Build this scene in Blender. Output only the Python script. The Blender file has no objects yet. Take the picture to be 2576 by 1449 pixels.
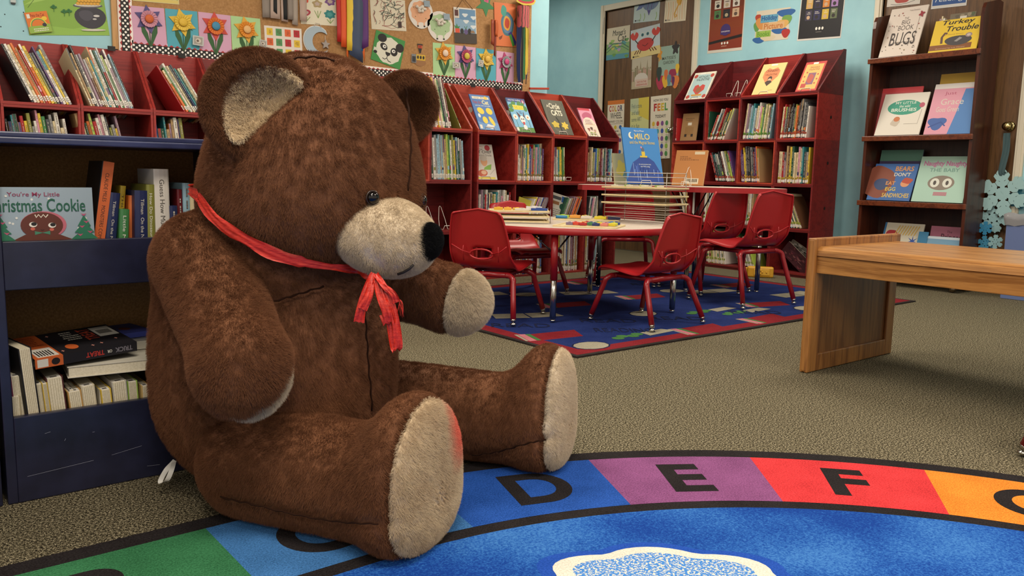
import bpy, bmesh, math, random
import numpy as np
from mathutils import Vector, Matrix, Euler
from mathutils.geometry import tessellate_polygon
S = bpy.context.scene
COL = S.collection
PI = math.pi
rad = math.radians

# ------------------------------------------------------------ camera, world, exposure, lights
S.view_settings.view_transform = 'Standard'
S.view_settings.look = 'None'
S.view_settings.gamma = 1.0
S.view_settings.use_curve_mapping = False
S.view_settings.exposure = 0.17
S.cycles.use_denoising = True
S.cycles.use_adaptive_sampling = True
S.cycles.adaptive_threshold = 0.04
S.cycles.max_bounces = 6
S.cycles.diffuse_bounces = 3
S.cycles.glossy_bounces = 2
S.cycles.transmission_bounces = 3
S.cycles.transparent_max_bounces = 6
S.cycles.caustics_reflective = False
S.cycles.caustics_refractive = False

cam_d = bpy.data.cameras.new('camera')
cam = bpy.data.objects.new('camera', cam_d)
COL.objects.link(cam)
cam_d.sensor_width = 36.0
cam_d.lens = 2069.18 * 36.0 / 2576.0
cam_d.clip_start = 0.05
CR = Vector((0.78260038, -0.62219639, 0.02020662))
CU = Vector((0.06952618, 0.11961417, 0.99038304))
CF = Vector((0.61862975, 0.77366925, -0.13686903))
m3 = Matrix((CR, CU, -CF)).transposed()
cam.matrix_world = Matrix.Translation((0, 0, 0.7734)) @ m3.to_4x4()
S.camera = cam

world = bpy.data.worlds.new('world')
S.world = world
world.use_nodes = True
bg = world.node_tree.nodes['Background']
bg.inputs[0].default_value = (1.0, 0.90, 0.78, 1)
bg.inputs[1].default_value = 0.72

def area(name, loc, sx, sy, power, col=(1.0, 0.9, 0.76)):
    d = bpy.data.lights.new(name, 'AREA')
    d.shape = 'RECTANGLE'; d.size = sx; d.size_y = sy
    d.energy = power; d.color = col
    o = bpy.data.objects.new(name, d)
    o.location = loc
    COL.objects.link(o)
    return o
for (x, y, p) in ((0.2, 0.5, 56), (2.6, -0.6, 50), (1.6, 3.0, 46), (4.3, 1.8, 50), (4.9, 4.2, 44), (-0.9, 3.4, 42), (-0.8, -1.4, 50), (5.0, 7.0, 20)):  # ceiling panels; the last entry is an unseen lamp added to lighten the recess
    area('ceiling_and_fill_light', (x, y, 2.84), 1.2, 0.6, p)

# ------------------------------------------------------------ materials
def lin(c):
    c = c / 255.0
    return c / 12.92 if c <= 0.04045 else ((c + 0.055) / 1.055) ** 2.4
def hexc(h):
    h = h.lstrip('#')
    return tuple(lin(int(h[i:i + 2], 16)) for i in (0, 2, 4)) + (1.0,)
_mats = {}
def M(h, rough=0.6, metal=0.0, spec=0.5):
    """plain coloured material"""
    key = (h, rough, metal, spec)
    if key in _mats: return _mats[key]
    m = bpy.data.materials.new('paint_' + h.lstrip('#'))
    m.use_nodes = True
    b = m.node_tree.nodes['Principled BSDF']
    b.inputs['Base Color'].default_value = hexc(h)
    b.inputs['Roughness'].default_value = rough
    b.inputs['Metallic'].default_value = metal
    b.inputs['Specular IOR Level'].default_value = spec
    _mats[key] = m
    return m
class NT:
    """small node-tree helper"""
    def __init__(s, name, rough=0.6, metal=0.0, spec=0.5):
        s.m = bpy.data.materials.new(name); s.m.use_nodes = True
        s.t = s.m.node_tree; s.b = s.t.nodes['Principled BSDF']
        s.b.inputs['Roughness'].default_value = rough
        s.b.inputs['Metallic'].default_value = metal
        s.b.inputs['Specular IOR Level'].default_value = spec
        s.tc = s.t.nodes.new('ShaderNodeTexCoord')
    def n(s, typ, **kw):
        nd = s.t.nodes.new('ShaderNode' + typ)
        for k, v in kw.items():
            if k.startswith('i_'):
                nd.inputs[int(k[2:])].default_value = v
            else: setattr(nd, k, v)
        return nd
    def l(s, a, b): s.t.links.new(a, b)
    def mapping(s, scale, coord='Object'):
        mp = s.n('Mapping'); mp.inputs['Scale'].default_value = scale
        s.l(s.tc.outputs[coord], mp.inputs[0]); return mp.outputs[0]
    def noise(s, vec, scale, detail=2, rough=0.5, dist=0.0):
        nd = s.n('TexNoise'); nd.inputs['Scale'].default_value = scale
        nd.inputs['Detail'].default_value = detail; nd.inputs['Roughness'].default_value = rough
        nd.inputs['Distortion'].default_value = dist
        s.l(vec, nd.inputs['Vector']); return nd.outputs['Fac']
    def ramp(s, fac, stops):
        r = s.n('ValToRGB'); e = r.color_ramp.elements
        while len(e) < len(stops): e.new(0.5)
        for k, (p, c) in enumerate(stops):
            e[k].position = p; e[k].color = hexc(c) if isinstance(c, str) else c
        s.l(fac, r.inputs[0]); return r.outputs[0]
    def bump(s, fac, dist, strength=1.0):
        b = s.n('Bump'); b.inputs['Distance'].default_value = dist; b.inputs['Strength'].default_value = strength
        s.l(fac, b.inputs['Height']); s.l(b.outputs[0], s.b.inputs['Normal'])
    def mix(s, fac, a, b, mode='MIX'):
        m = s.n('Mix'); m.data_type = 'RGBA'; m.blend_type = mode
        for k, v in ((0, fac), (6, a), (7, b)):
            if hasattr(v, 'is_output') or hasattr(v, 'links'): s.l(v, m.inputs[k])
            else: m.inputs[k].default_value = v if k == 0 else (hexc(v) if isinstance(v, str) else v)
        return m.outputs[2]
    def base(s, col): s.l(col, s.b.inputs['Base Color'])

def wood(name, c0, c1, axis='x', scale=1.0, rough=0.4):
    w = NT(name, rough)
    sc = {'x': (1.2, 22, 22), 'y': (22, 1.2, 22), 'z': (22, 22, 1.2)}[axis]
    v = w.mapping(tuple(k * scale for k in sc))
    f1 = w.noise(v, 1.6, 5, 0.6, 0.9); f2 = w.noise(v, 9, 3, 0.6)
    mm = w.n('Math', operation='MULTIPLY_ADD'); w.l(f2, mm.inputs[0]); mm.inputs[1].default_value = 0.35; w.l(f1, mm.inputs[2])
    w.base(w.ramp(mm.outputs[0], [(0.42, c0), (0.62, c1), (0.78, c0)]))
    w.bump(f2, 0.0006, 0.4)
    return w.m
def carpet_mat():
    w = NT('speckled_carpet', 0.95, spec=0.1)
    v = w.mapping((1, 1, 1))
    f = w.noise(v, 190, 3, 0.8); f2 = w.noise(v, 420, 1, 0.6)
    a = w.n('Math', operation='MULTIPLY_ADD'); w.l(f2, a.inputs[0]); a.inputs[1].default_value = 0.5; w.l(f, a.inputs[2])
    w.base(w.ramp(a.outputs[0], [(0.66, '#120f0a'), (0.735, '#463f2f'), (0.80, '#786f57'), (0.88, '#b3a88c')]))
    w.bump(a.outputs[0], 0.004, 0.6)
    return w.m
def pile(h, vary=0.35, scale=260):
    """tufted rug yarn in one colour"""
    key = ('pile', h, vary)
    if key in _mats: return _mats[key]
    w = NT('rug_yarn_' + h.lstrip('#'), 0.95, spec=0.1)
    v = w.mapping((1, 1, 1))
    f = w.noise(v, scale, 2, 0.7); g = w.noise(v, 9, 3, 0.6)
    c = hexc(h)
    dk = tuple(k * (1 - vary) for k in c[:3]) + (1,); lt = tuple(min(1, k * (1 + vary) + 0.01) for k in c[:3]) + (1,)
    a = w.n('Math', operation='MULTIPLY_ADD'); w.l(g, a.inputs[0]); a.inputs[1].default_value = 0.35; w.l(f, a.inputs[2])
    w.base(w.ramp(a.outputs[0], [(0.5, dk), (0.85, lt)]))
    w.bump(f, 0.003, 0.7)
    _mats[key] = w.m
    return w.m
def sky_yarn():
    w = NT('rug_yarn_mottled_blue', 0.95, spec=0.1)
    v = w.mapping((1, 1, 1))
    g = w.noise(v, 3.2, 2, 0.5); f = w.noise(v, 210, 2, 0.7)
    a = w.n('Math', operation='MULTIPLY_ADD'); w.l(g, a.inputs[0]); a.inputs[1].default_value = 1.0; w.l(f, a.inputs[2])
    b2 = w.n('Math', operation='MULTIPLY'); w.l(a.outputs[0], b2.inputs[0]); b2.inputs[1].default_value = 0.6; a = b2
    w.base(w.ramp(a.outputs[0], [(0.5, '#123b8c'), (0.62, '#2358a6'), (0.76, '#4179bd')]))
    w.bump(f, 0.003, 0.7)
    return w.m
def fur_mat(name, c0, c1, stain=False):
    w = NT(name, 0.75, spec=0.15)
    v = w.mapping((1, 1, 1))
    f = w.noise(v, 5, 3, 0.6); f2 = w.noise(v, 220, 2, 0.6)
    a = w.n('Math', operation='MULTIPLY_ADD'); w.l(f2, a.inputs[0]); a.inputs[1].default_value = 0.45; w.l(f, a.inputs[2])
    col = w.ramp(a.outputs[0], [(0.25, c0), (1.2, c1)])
    w.base(col)
    w.b.inputs['Sheen Weight'].default_value = 0.25
    w.b.inputs['Sheen Roughness'].default_value = 0.4
    w.b.inputs['Sheen Tint'].default_value = hexc(c1)
    w.bump(f2, 0.004, 0.5)
    return w.m
def noisy(name, c0, c1, scale=20, rough=0.6, lo=0.35, hi=0.65, bump=0.0, spec=0.5, sc3=(1, 1, 1)):
    w = NT(name, rough, spec=spec); f = w.noise(w.mapping(sc3), scale, 4, 0.6)
    w.base(w.ramp(f, [(lo, c0), (hi, c1)]))
    if bump: w.bump(f, bump, 0.6)
    return w.m

# ------------------------------------------------------------ mesh building
class MB:
    """collects shapes, then links them as ONE mesh object"""
    def __init__(s): s.v = []; s.f = []; s.mi = []; s.mats = []; s.T = Matrix.Identity(4); s.smooth = []
    def _m(s, mat):
        if isinstance(mat, str): mat = M(mat)
        for k, m in enumerate(s.mats):
            if m is mat: return k
        s.mats.append(mat); return len(s.mats) - 1
    def add(s, vs, fs, mat, smooth=False, T=None):
        k = s._m(mat); n = len(s.v)
        TT = s.T @ T if T is not None else s.T
        for p in vs: s.v.append(TT @ Vector(p))
        for f in fs:
            s.f.append([i + n for i in f]); s.mi.append(k); s.smooth.append(smooth)
    def box(s, x0, x1, y0, y1, z0, z1, mat, bev=0.0, T=None):
        if bev <= 0:
            v = [(x, y, z) for z in (z0, z1) for y in (y0, y1) for x in (x0, x1)]
            s.add(v, [(0, 2, 3, 1), (4, 5, 7, 6), (0, 1, 5, 4), (2, 6, 7, 3), (0, 4, 6, 2), (1, 3, 7, 5)], mat, T=T)
        else:
            bm = bmesh.new(); bmesh.ops.create_cube(bm, size=1)
            for q in bm.verts:
                q.co = Vector(((x0 + x1) / 2 + q.co.x * (x1 - x0), (y0 + y1) / 2 + q.co.y * (y1 - y0), (z0 + z1) / 2 + q.co.z * (z1 - z0)))
            bmesh.ops.bevel(bm, geom=bm.edges[:], offset=bev, segments=2, affect='EDGES', profile=0.5)
            s.addbm(bm, mat, T=T)
    def addbm(s, bm, mat, smooth=False, T=None):
        bm.verts.ensure_lookup_table()
        bm.verts.index_update()
        s.add([q.co.copy() for q in bm.verts], [[q.index for q in f.verts] for f in bm.faces], mat, smooth, T)
        bm.free()
    def prism(s, pts, z0, z1, mat, T=None, smooth=False):
        """2-D outline extruded along local z"""
        n = len(pts)
        v = [(p[0], p[1], z0) for p in pts] + [(p[0], p[1], z1) for p in pts]
        tri = tessellate_polygon([[Vector((p[0], p[1], 0)) for p in pts]])
        f = [tuple(t) for t in tri] + [tuple(i + n for i in t) for t in tri]
        f += [(i, (i + 1) % n, (i + 1) % n + n, i + n) for i in range(n)]
        s.add(v, f, mat, smooth, T)
    def poly(s, pts, z, mat, T=None):
        tri = tessellate_polygon([[Vector((p[0], p[1], 0)) for p in pts]])
        s.add([(p[0], p[1], z) for p in pts], [tuple(t) for t in tri], mat, T=T)
    def tube(s, path, r, mat, n=8, closed=False, cap=True, T=None):
        P = [Vector(p) for p in path]; m = len(P)
        rs = r if isinstance(r, (list, tuple)) else [r] * m
        vs = []; up = None
        for i in range(m):
            if closed: t = P[(i + 1) % m] - P[i - 1]
            else: t = P[min(i + 1, m - 1)] - P[max(i - 1, 0)]
            t.normalize()
            if up is None:
                up = t.orthogonal().normalized()
            up = (up - t * up.dot(t)).normalized()
            w = t.cross(up)
            for k in range(n):
                a = 2 * PI * k / n
                vs.append(P[i] + (up * math.cos(a) + w * math.sin(a)) * rs[i])
        fs = []
        for i in range(m if closed else m - 1):
            for k in range(n):
                a = i * n + k; b = i * n + (k + 1) % n; j = (i + 1) % m
                fs.append((a, b, j * n + (k + 1) % n, j * n + k))
        if cap and not closed:
            fs.append(tuple(range(n - 1, -1, -1))); fs.append(tuple((m - 1) * n + k for k in range(n)))
        s.add(vs, fs, mat, True, T)
    def lathe(s, prof, mat, n=16, T=None, sx=1, sy=1):
        vs = []; m = len(prof)
        for (r, z) in prof:
            for k in range(n):
                a = 2 * PI * k / n; vs.append((r * math.cos(a) * sx, r * math.sin(a) * sy, z))
        fs = [(i * n + k, i * n + (k + 1) % n, (i + 1) * n + (k + 1) % n, (i + 1) * n + k) for i in range(m - 1) for k in range(n)]
        fs.append(tuple(range(n - 1, -1, -1))); fs.append(tuple((m - 1) * n + k for k in range(n)))
        s.add(vs, fs, mat, True, T)
    def ball(s, c, r, mat, n=12, sc=(1, 1, 1), T=None):
        prof = [(max(1e-4, math.sin(PI * i / n)) * r, -math.cos(PI * i / n) * r) for i in range(n + 1)]
        TT = Matrix.Translation(c) @ Matrix.Diagonal((sc[0], sc[1], sc[2], 1))
        s.lathe(prof, mat, n, T=(T @ TT if T is not None else TT))
    def build(s, name, parent=None, mat_world=None):
        me = bpy.data.meshes.new(name)
        me.from_pydata([tuple(p) for p in s.v], [], s.f)
        for m in s.mats: me.materials.append(m)
        me.polygons.foreach_set('material_index', s.mi)
        me.polygons.foreach_set('use_smooth', s.smooth)
        me.update()
        o = bpy.data.objects.new(name, me); COL.objects.link(o)
        if parent is not None: o.parent = parent
        if mat_world is not None: o.matrix_world = mat_world
        return o
def tag(o, label=None, cat=None, group=None, kind=None):
    if label: o['label'] = label
    if cat: o['category'] = cat
    if group: o['group'] = group
    if kind: o['kind'] = kind
    return o
def thing(name, label, cat, loc=(0, 0, 0), rz=0.0, group=None, mat=None):
    o = bpy.data.objects.new(name, None); COL.objects.link(o)
    o.empty_display_size = 0.1
    if mat is not None: o.matrix_world = mat
    else: o.location = loc; o.rotation_euler = (0, 0, rz)
    return tag(o, label, cat, group)
def dup(root, mat=None, label=None, group=None):
    def rec(o, par):
        c = o.copy(); COL.objects.link(c)
        if par is not None: c.parent = par
        for ch in list(o.children): rec(ch, c)
        return c
    r = rec(root, None)
    if mat is not None: r.matrix_world = mat
    if label: r['label'] = label
    if group: r['group'] = group
    return r
def frame(o, x, y, z):
    """matrix from origin and three axes"""
    m = Matrix((Vector(x), Vector(y), Vector(z))).transposed().to_4x4()
    m.translation = Vector(o); return m
BR = Vector((0.7810193, -0.62450689, 0)); BF = Vector((0.62450689, 0.7810193, 0))
YA, XB = 5.19, 6.36          # the two walls
def FA(x, z, y=YA): return frame((x, y, z), (1, 0, 0), (0, 0, 1), (0, -1, 0))
def FB(y, z, x=XB): return frame((x, y, z), (0, -1, 0), (0, 0, 1), (-1, 0, 0))
def Rz(a): return Matrix.Rotation(rad(a), 4, 'Z')
def Rx(a): return Matrix.Rotation(rad(a), 4, 'X')
def Ry(a): return Matrix.Rotation(rad(a), 4, 'Y')
def Tr(x, y, z): return Matrix.Translation((x, y, z))

_txt = {}
def text_geo(s, bold=0.0, shear=0.0):
    k = (s, bold, shear)
    if k in _txt: return _txt[k]
    cu = bpy.data.curves.new('t', 'FONT'); cu.body = s; cu.offset = bold; cu.resolution_u = 10 if (len(s) == 1 and bold > 0.03) else 3; cu.shear = shear
    cu.align_x = 'LEFT'
    o = bpy.data.objects.new('t', cu); COL.objects.link(o)
    dg = bpy.context.evaluated_depsgraph_get(); ev = o.evaluated_get(dg); me = ev.to_mesh()
    v = [(p.co.x, p.co.y) for p in me.vertices]; f = [tuple(p.vertices) for p in me.polygons]
    ev.to_mesh_clear(); bpy.data.objects.remove(o); bpy.data.curves.remove(cu)
    if not v: v = [(0, 0)]
    _txt[k] = (v, f); return _txt[k]

class Art:
    """flat printed or cut-paper design on a rectangle; all coordinates in percent of width and height, origin lower left"""
    def __init__(s, mb, w, h, T=None, lift=0.00006, z=0.0):
        s.mb = mb; s.w = w; s.h = h; s.T = T if T is not None else Matrix.Identity(4); s.z = z; s.dl = lift
    def _p(s, p): return (p[0] * s.w / 100 - s.w / 2, p[1] * s.h / 100 - s.h / 2)
    def poly(s, pts, c):
        s.z += s.dl; s.mb.poly([s._p(p) for p in pts], s.z, c, T=s.T)
    def rect(s, x0, y0, x1, y1, c): s.poly([(x0, y0), (x1, y0), (x1, y1), (x0, y1)], c)
    def ell(s, cx, cy, rx, ry, c, n=16, a0=0, a1=360, rot=0):
        pts = [(cx + rx * math.cos(rad(a0 + (a1 - a0) * i / n)), cy + ry * math.sin(rad(a0 + (a1 - a0) * i / n))) for i in range(n + (a1 - a0 < 360))]
        if rot:
            ar = s.h / s.w; cr, sr = math.cos(rad(rot)), math.sin(rad(rot))
            pts = [(cx + (p[0] - cx) * cr - (p[1] - cy) * sr * ar, cy + (p[0] - cx) * sr / ar + (p[1] - cy) * cr) for p in pts]
        s.poly(pts, c)
    def line(s, pts, wd, c):
        """stroke of width wd (percent of w)"""
        P = [Vector(s._p(p)) for p in pts]; hw = wd * s.w / 200
        L = []; R = []
        for i, p in enumerate(P):
            t = (P[min(i + 1, len(P) - 1)] - P[max(i - 1, 0)])
            if t.length < 1e-9: t = Vector((1, 0))
            t.normalize(); nrm = Vector((-t.y, t.x)) * hw
            L.append(p + nrm); R.append(p - nrm)
        s.z += s.dl; n = len(P)
        s.mb.add([(q.x, q.y, s.z) for q in L + R], [(i, i + 1, n + i + 1, n + i) for i in range(n - 1)], c, T=s.T)
    def text(s, st, x0, y0, x1, y1, c, bold=0.0, rot=0, shear=0.0):
        """text stretched to fill a box; rot in degrees about the box centre (box given before turning)"""
        v, f = text_geo(st, bold, shear)
        ax = [p[0] for p in v]; ay = [p[1] for p in v]
        bx, by = min(ax), min(ay); sx = max(ax) - bx or 1; sy = max(ay) - by or 1
        a = s._p((x0, y0)); b = s._p((x1, y1)); cx, cy = (a[0] + b[0]) / 2, (a[1] + b[1]) / 2
        w, h = b[0] - a[0], b[1] - a[1]
        if abs(rot) in (90, 270): w, h = h, w
        cr, sr = math.cos(rad(rot)), math.sin(rad(rot))
        s.z += s.dl
        out = []
        for p in v:
            px = ((p[0] - bx) / sx - 0.5) * w; py = ((p[1] - by) / sy - 0.5) * h
            out.append((cx + px * cr - py * sr, cy + px * sr + py * cr, s.z))
        s.mb.add(out, f, c, T=s.T)
    def scribble(s, x0, y0, x1, y1, rows, c, wd=1.0, seed=1, fill=0.85):
        """lines of print too small to read"""
        r = random.Random(seed); s.z += s.dl
        dy = (y1 - y0) / rows
        for k in range(rows):
            y = y1 - dy * (k + 0.5); x = x0 + r.uniform(0, 4)
            xe = x1 - r.uniform(0, (x1 - x0) * (1 - fill) * 2)
            while x < xe:
                l = r.uniform(3, 8) * (x1 - x0) / 60
                a = s._p((x, y - dy * 0.22)); b = s._p((min(x + l, xe), y + dy * 0.22))
                s.mb.add([(a[0], a[1], s.z), (b[0], a[1], s.z), (b[0], b[1], s.z), (a[0], b[1], s.z)], [(0, 1, 2, 3)], c, T=s.T)
                x += l + 1.6 * (x1 - x0) / 60

def band(mb, pts, wds, up, mat, th=0.0012, fold=0.0, seed=1):
    """pleated strip along pts; wds = width at each point"""
    P = [Vector(p) for p in pts]; r = random.Random(seed); n = len(P); m = 7
    vs = []
    for i, p in enumerate(P):
        t = (P[min(i + 1, n - 1)] - P[max(i - 1, 0)]).normalized(); u = Vector(up[i] if isinstance(up, list) else up)
        u = (u - t * u.dot(t)).normalized(); w = t.cross(u)
        for k in range(m):
            a = (k / (m - 1) - 0.5) * wds[i]
            vs.append(p + u * a + w * (fold * math.sin(k * 2.4 + i * 0.5) + r.uniform(-1, 1) * fold * 0.3))
    mb.add(vs, [(i * m + k, i * m + k + 1, (i + 1) * m + k + 1, (i + 1) * m + k) for i in range(n - 1) for k in range(m - 1)], mat, True)
def spline(pts, n=6):
    P = [Vector(p) for p in pts]; P = [P[0] * 2 - P[1]] + P + [P[-1] * 2 - P[-2]]; out = []
    for i in range(1, len(P) - 2):
        for k in range(n):
            t = k / n
            out.append(0.5 * ((2 * P[i]) + (P[i + 1] - P[i - 1]) * t + (2 * P[i - 1] - 5 * P[i] + 4 * P[i + 1] - P[i + 2]) * t * t + (3 * P[i] - P[i - 1] - 3 * P[i + 1] + P[i + 2]) * t ** 3))
    out.append(P[-2]); return out

# ------------------------------------------------------------ soft-toy shapes (distance fields turned into meshes)
def nrm(v): v = np.array(v, float); return v / np.linalg.norm(v)
def basis(n, up=(0, 0, 1)):
    n = nrm(n); u = nrm(np.cross(up, n)); return np.array([u, np.cross(n, u), n])   # rows: side, up, normal
def ell(P, c, r, R=None):
    q = P - np.array(c)
    if R is not None: q = q @ R.T
    r = np.array(r); k0 = np.linalg.norm(q / r, axis=1); k1 = np.linalg.norm(q / (r * r), axis=1) + 1e-9
    return k0 * (k0 - 1) / k1
def cone(P, a, b, ra, rb):
    a = np.array(a); b = np.array(b); ba = b - a; q = P - a
    t = np.clip(q @ ba / (ba @ ba), 0, 1)
    return np.linalg.norm(q - t[:, None] * ba, axis=1) - (ra + (rb - ra) * t)
def smin(a, b, k):
    h = np.clip(0.5 + 0.5 * (b - a) / k, 0, 1); return b + (a - b) * h - k * h * (1 - h)
def smax(a, b, k): return -smin(-a, -b, k)
def seam(P, f, pts, depth=0.020, w=0.011):
    """press a stitched groove into field f along a polyline"""
    d = np.full(len(P), 9.0)
    for a, b in zip(pts[:-1], pts[1:]): d = np.minimum(d, cone(P, a, b, 0, 0))
    return f + depth * np.exp(-(d / w) ** 2)
FACE = nrm((0.80, -0.56, -0.28))
EARN = basis((0.46, -0.87, -0.14)); EARF = basis((0.62, -0.72, -0.30))
EN_C = np.array((-0.520, 1.696, 0.903)); EF_C = np.array((-0.268, 2.03, 0.930))
MUZ = basis(FACE)
MZ_C = np.array((-0.284, 1.765, 0.640))
SEAMS = {}
EAR_A = np.array((-0.4116, 1.66, 0.965)); EAR_NN = nrm((0.70, 0.0, -0.714))
def ear_cav(P):
    g = ell(P, EN_C + EARN[2] * 0.058, (0.104 * 0.93, 0.104 * 0.93, 0.066), EARN)
    return smax(g, (P - EAR_A) @ EAR_NN, 0.008)
def f_head(P):
    return smax(f_head0(P), -ear_cav(P), 0.012)
def f_head0(P):
    f = ell(P, (-0.455, 1.90, 0.80), (0.233, 0.243, 0.240))
    f = smin(f, ell(P, (-0.45, 1.885, 0.70), (0.236, 0.232, 0.165)), 0.08)
    f = smin(f, ell(P, (-0.55, 1.93, 0.70), (0.155, 0.18, 0.18)), 0.08)
    for s in SEAMS.get('head', []): f = seam(P, f, s)
    return f
def cup(P, c, R, s=1.0):
    f = ell(P, c, (0.125 * s, 0.125 * s, 0.062), R)
    g = ell(P, c + R[2] * 0.058, (0.104 * s, 0.104 * s, 0.066), R)
    return f, g
def f_earN(P):
    f, g = cup(P, EN_C, EARN, 0.93); return smax(smax(f, -g, 0.02), -f_head(P) - 0.02, 0.01)
def f_earF(P):
    f, g = cup(P, EF_C, EARF, 0.74); return smax(smax(f, -g, 0.02), -f_head(P) - 0.02, 0.01)
def f_padN(P):
    f, g = cup(P, EN_C, EARN, 0.93)
    q = ell(P, EN_C + np.array((0.022, 0, -0.022)), (0.095, 0.100, 0.11), EARN)
    return smax(smax(np.abs(g) - 0.006, q, 0.005), (P - EAR_A) @ EAR_NN - 0.006, 0.004)
def f_padF(P):
    f, g = cup(P, EF_C, EARF, 0.74)
    q = ell(P, EF_C + np.array((0.02, 0, -0.02)), (0.045, 0.05, 0.06), EARF)
    return smax(np.abs(g) - 0.005, q, 0.005)
def f_muz(P):
    f = ell(P, MZ_C, (0.110, 0.083, 0.118), MUZ)
    f = smin(f, ell(P, MZ_C + FACE * 0.045 + np.array((0, 0, 0.010)), (0.080, 0.070, 0.088), MUZ), 0.04)
    for s in SEAMS.get('muzzle', []): f = seam(P, f, s, 0.008, 0.007)
    return f
NOSE_C = MZ_C + nrm((0.90, -0.42, -0.06)) * 0.118
def f_nose(P): return ell(P, NOSE_C, (0.042, 0.040, 0.026), basis((0.90, -0.42, -0.1)))
def f_torso(P):
    f = ell(P, (-0.57, 1.945, 0.24), (0.29, 0.222, 0.25))
    f = smin(f, ell(P, (-0.565, 1.94, 0.42), (0.285, 0.213, 0.24)), 0.10)
    f = smin(f, ell(P, (-0.60, 1.92, 0.575), (0.235, 0.212, 0.13)), 0.08)
    for s in SEAMS.get('torso', []): f = seam(P, f, s)
    return smax(f, 0.004 - P[:, 2], 0.03)
def f_armN(P):
    f = cone(P, (-0.680, 1.80, 0.575), (-0.540, 1.605, 0.400), 0.112, 0.092)
    f = smin(f, ell(P, (-0.531, 1.592, 0.378), (0.090, 0.084, 0.098)), 0.05)
    for s in SEAMS.get('armN', []): f = seam(P, f, s)
    return f
AN_N = nrm((0.36, 0.62, -0.70)); AN_C = np.array((-0.533, 1.592, 0.37))
def c_armN(P): return (P - AN_C) @ AN_N - 0.040
def f_armF(P):
    f = cone(P, (-0.36, 2.05, 0.52), (-0.145, 2.10, 0.455), 0.10, 0.082)
    return smin(f, ell(P, (-0.15, 2.10, 0.447), (0.095, 0.07, 0.08)), 0.04)
AF_N = nrm((0.93, -0.30, -0.18)); AF_C = np.array((-0.160, 2.04, 0.45))
def c_armF(P): return (P - AF_C) @ AF_N + 0.004
def leg(P, fc, L, ln, rr, fz=0.168, fw=0.15):
    B = basis((L[0], L[1], 0))
    hip = np.array(fc) - np.array((L[0], L[1], 0)) * ln; hip[2] = 0.128
    a = np.array(fc) - np.array((L[0], L[1], 0)) * 0.10; a[2] = 0.125
    f = cone(P, hip, a, rr * 1.02, rr * 0.97)
    f = smin(f, ell(P, np.array(fc) - np.array((L[0], L[1], 0)) * 0.03, (fw, fz, 0.10), B), 0.07)
    f = smin(f, ell(P, np.array(fc) - np.array((L[0], L[1], 0)) * 0.03 - np.array((0, 0, 0.065)), (fw * 0.97, 0.10, 0.10), B), 0.03)
    q = (P - np.array(fc)) @ B[2]
    f = smax(f, q - 0.035, 0.035)
    return smax(f, 0.004 - P[:, 2], 0.03), q
LN = nrm((0.925, -0.38)); LF = nrm((0.957, -0.29))
FN_C = (-0.168, 1.615, 0.165); FF_C = (0.128, 2.105, 0.170)
def f_legN(P):
    f, q = leg(P, FN_C, LN, 0.43, 0.128)
    for s in SEAMS.get('legN', []): f = seam(P, f, s)
    return f
def c_legN(P): return leg(P, FN_C, LN, 0.43, 0.128)[1] + 0.008
def f_legF(P):
    f, q = leg(P, FF_C, LF, 0.46, 0.125, 0.17, 0.14)
    for s in SEAMS.get('legF', []): f = seam(P, f, s)
    return f
def c_legF(P): return leg(P, FF_C, LF, 0.46, 0.125, 0.17, 0.14)[1] + 0.008

def nets(F, lo, st):
    """surface nets on a sampled field"""
    s = F < 0; nx, ny, nz = F.shape
    corner = [(i, j, k) for i in (0, 1) for j in (0, 1) for k in (0, 1)]
    cs = lambda A, c: A[c[0]:nx - 1 + c[0], c[1]:ny - 1 + c[1], c[2]:nz - 1 + c[2]]
    cnt = sum(cs(s, c).astype(int) for c in corner); mask = (cnt > 0) & (cnt < 8)
    acc = np.zeros((nx - 1, ny - 1, nz - 1, 3)); num = np.zeros((nx - 1, ny - 1, nz - 1))
    for a in corner:
        for ax in range(3):
            if a[ax]: continue
            b = list(a); b[ax] = 1; b = tuple(b)
            fa, fb = cs(F, a), cs(F, b); x = (fa < 0) != (fb < 0)
            t = np.where(x, fa / np.where(x, fa - fb, 1), 0)
            for k in range(3):
                acc[..., k] += np.where(x, a[k] + (t if k == ax else 0), 0)
            num += x
    idx = -np.ones(mask.shape, int); ii = np.argwhere(mask); idx[mask] = np.arange(len(ii))
    V = (acc[mask] / num[mask][:, None] + ii) * st + np.array(lo)
    Q = []
    for ax in range(3):
        sh = [slice(1, None)] * 3; sh[ax] = slice(None)
        a = F[tuple(slice(0, n - 1) if k == ax else slice(1, n - 1) for k, n in enumerate(F.shape))] < 0
        b = F[tuple(slice(1, n) if k == ax else slice(1, n - 1) for k, n in enumerate(F.shape))] < 0
        e = np.argwhere(a != b); flip = a[a != b]
        u, w = [k for k in range(3) if k != ax]
        e2 = e.copy(); e2[:, u] += 1; e2[:, w] += 1
        def at(du, dw):
            q = e2.copy(); q[:, u] -= du; q[:, w] -= dw; return idx[q[:, 0], q[:, 1], q[:, 2]]
        q = np.stack([at(1, 1), at(0, 1), at(0, 0), at(1, 0)], 1)
        if ax == 1: flip = ~flip
        q[~flip] = q[~flip][:, ::-1]
        Q.append(q)
    return V, np.concatenate(Q)
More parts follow.
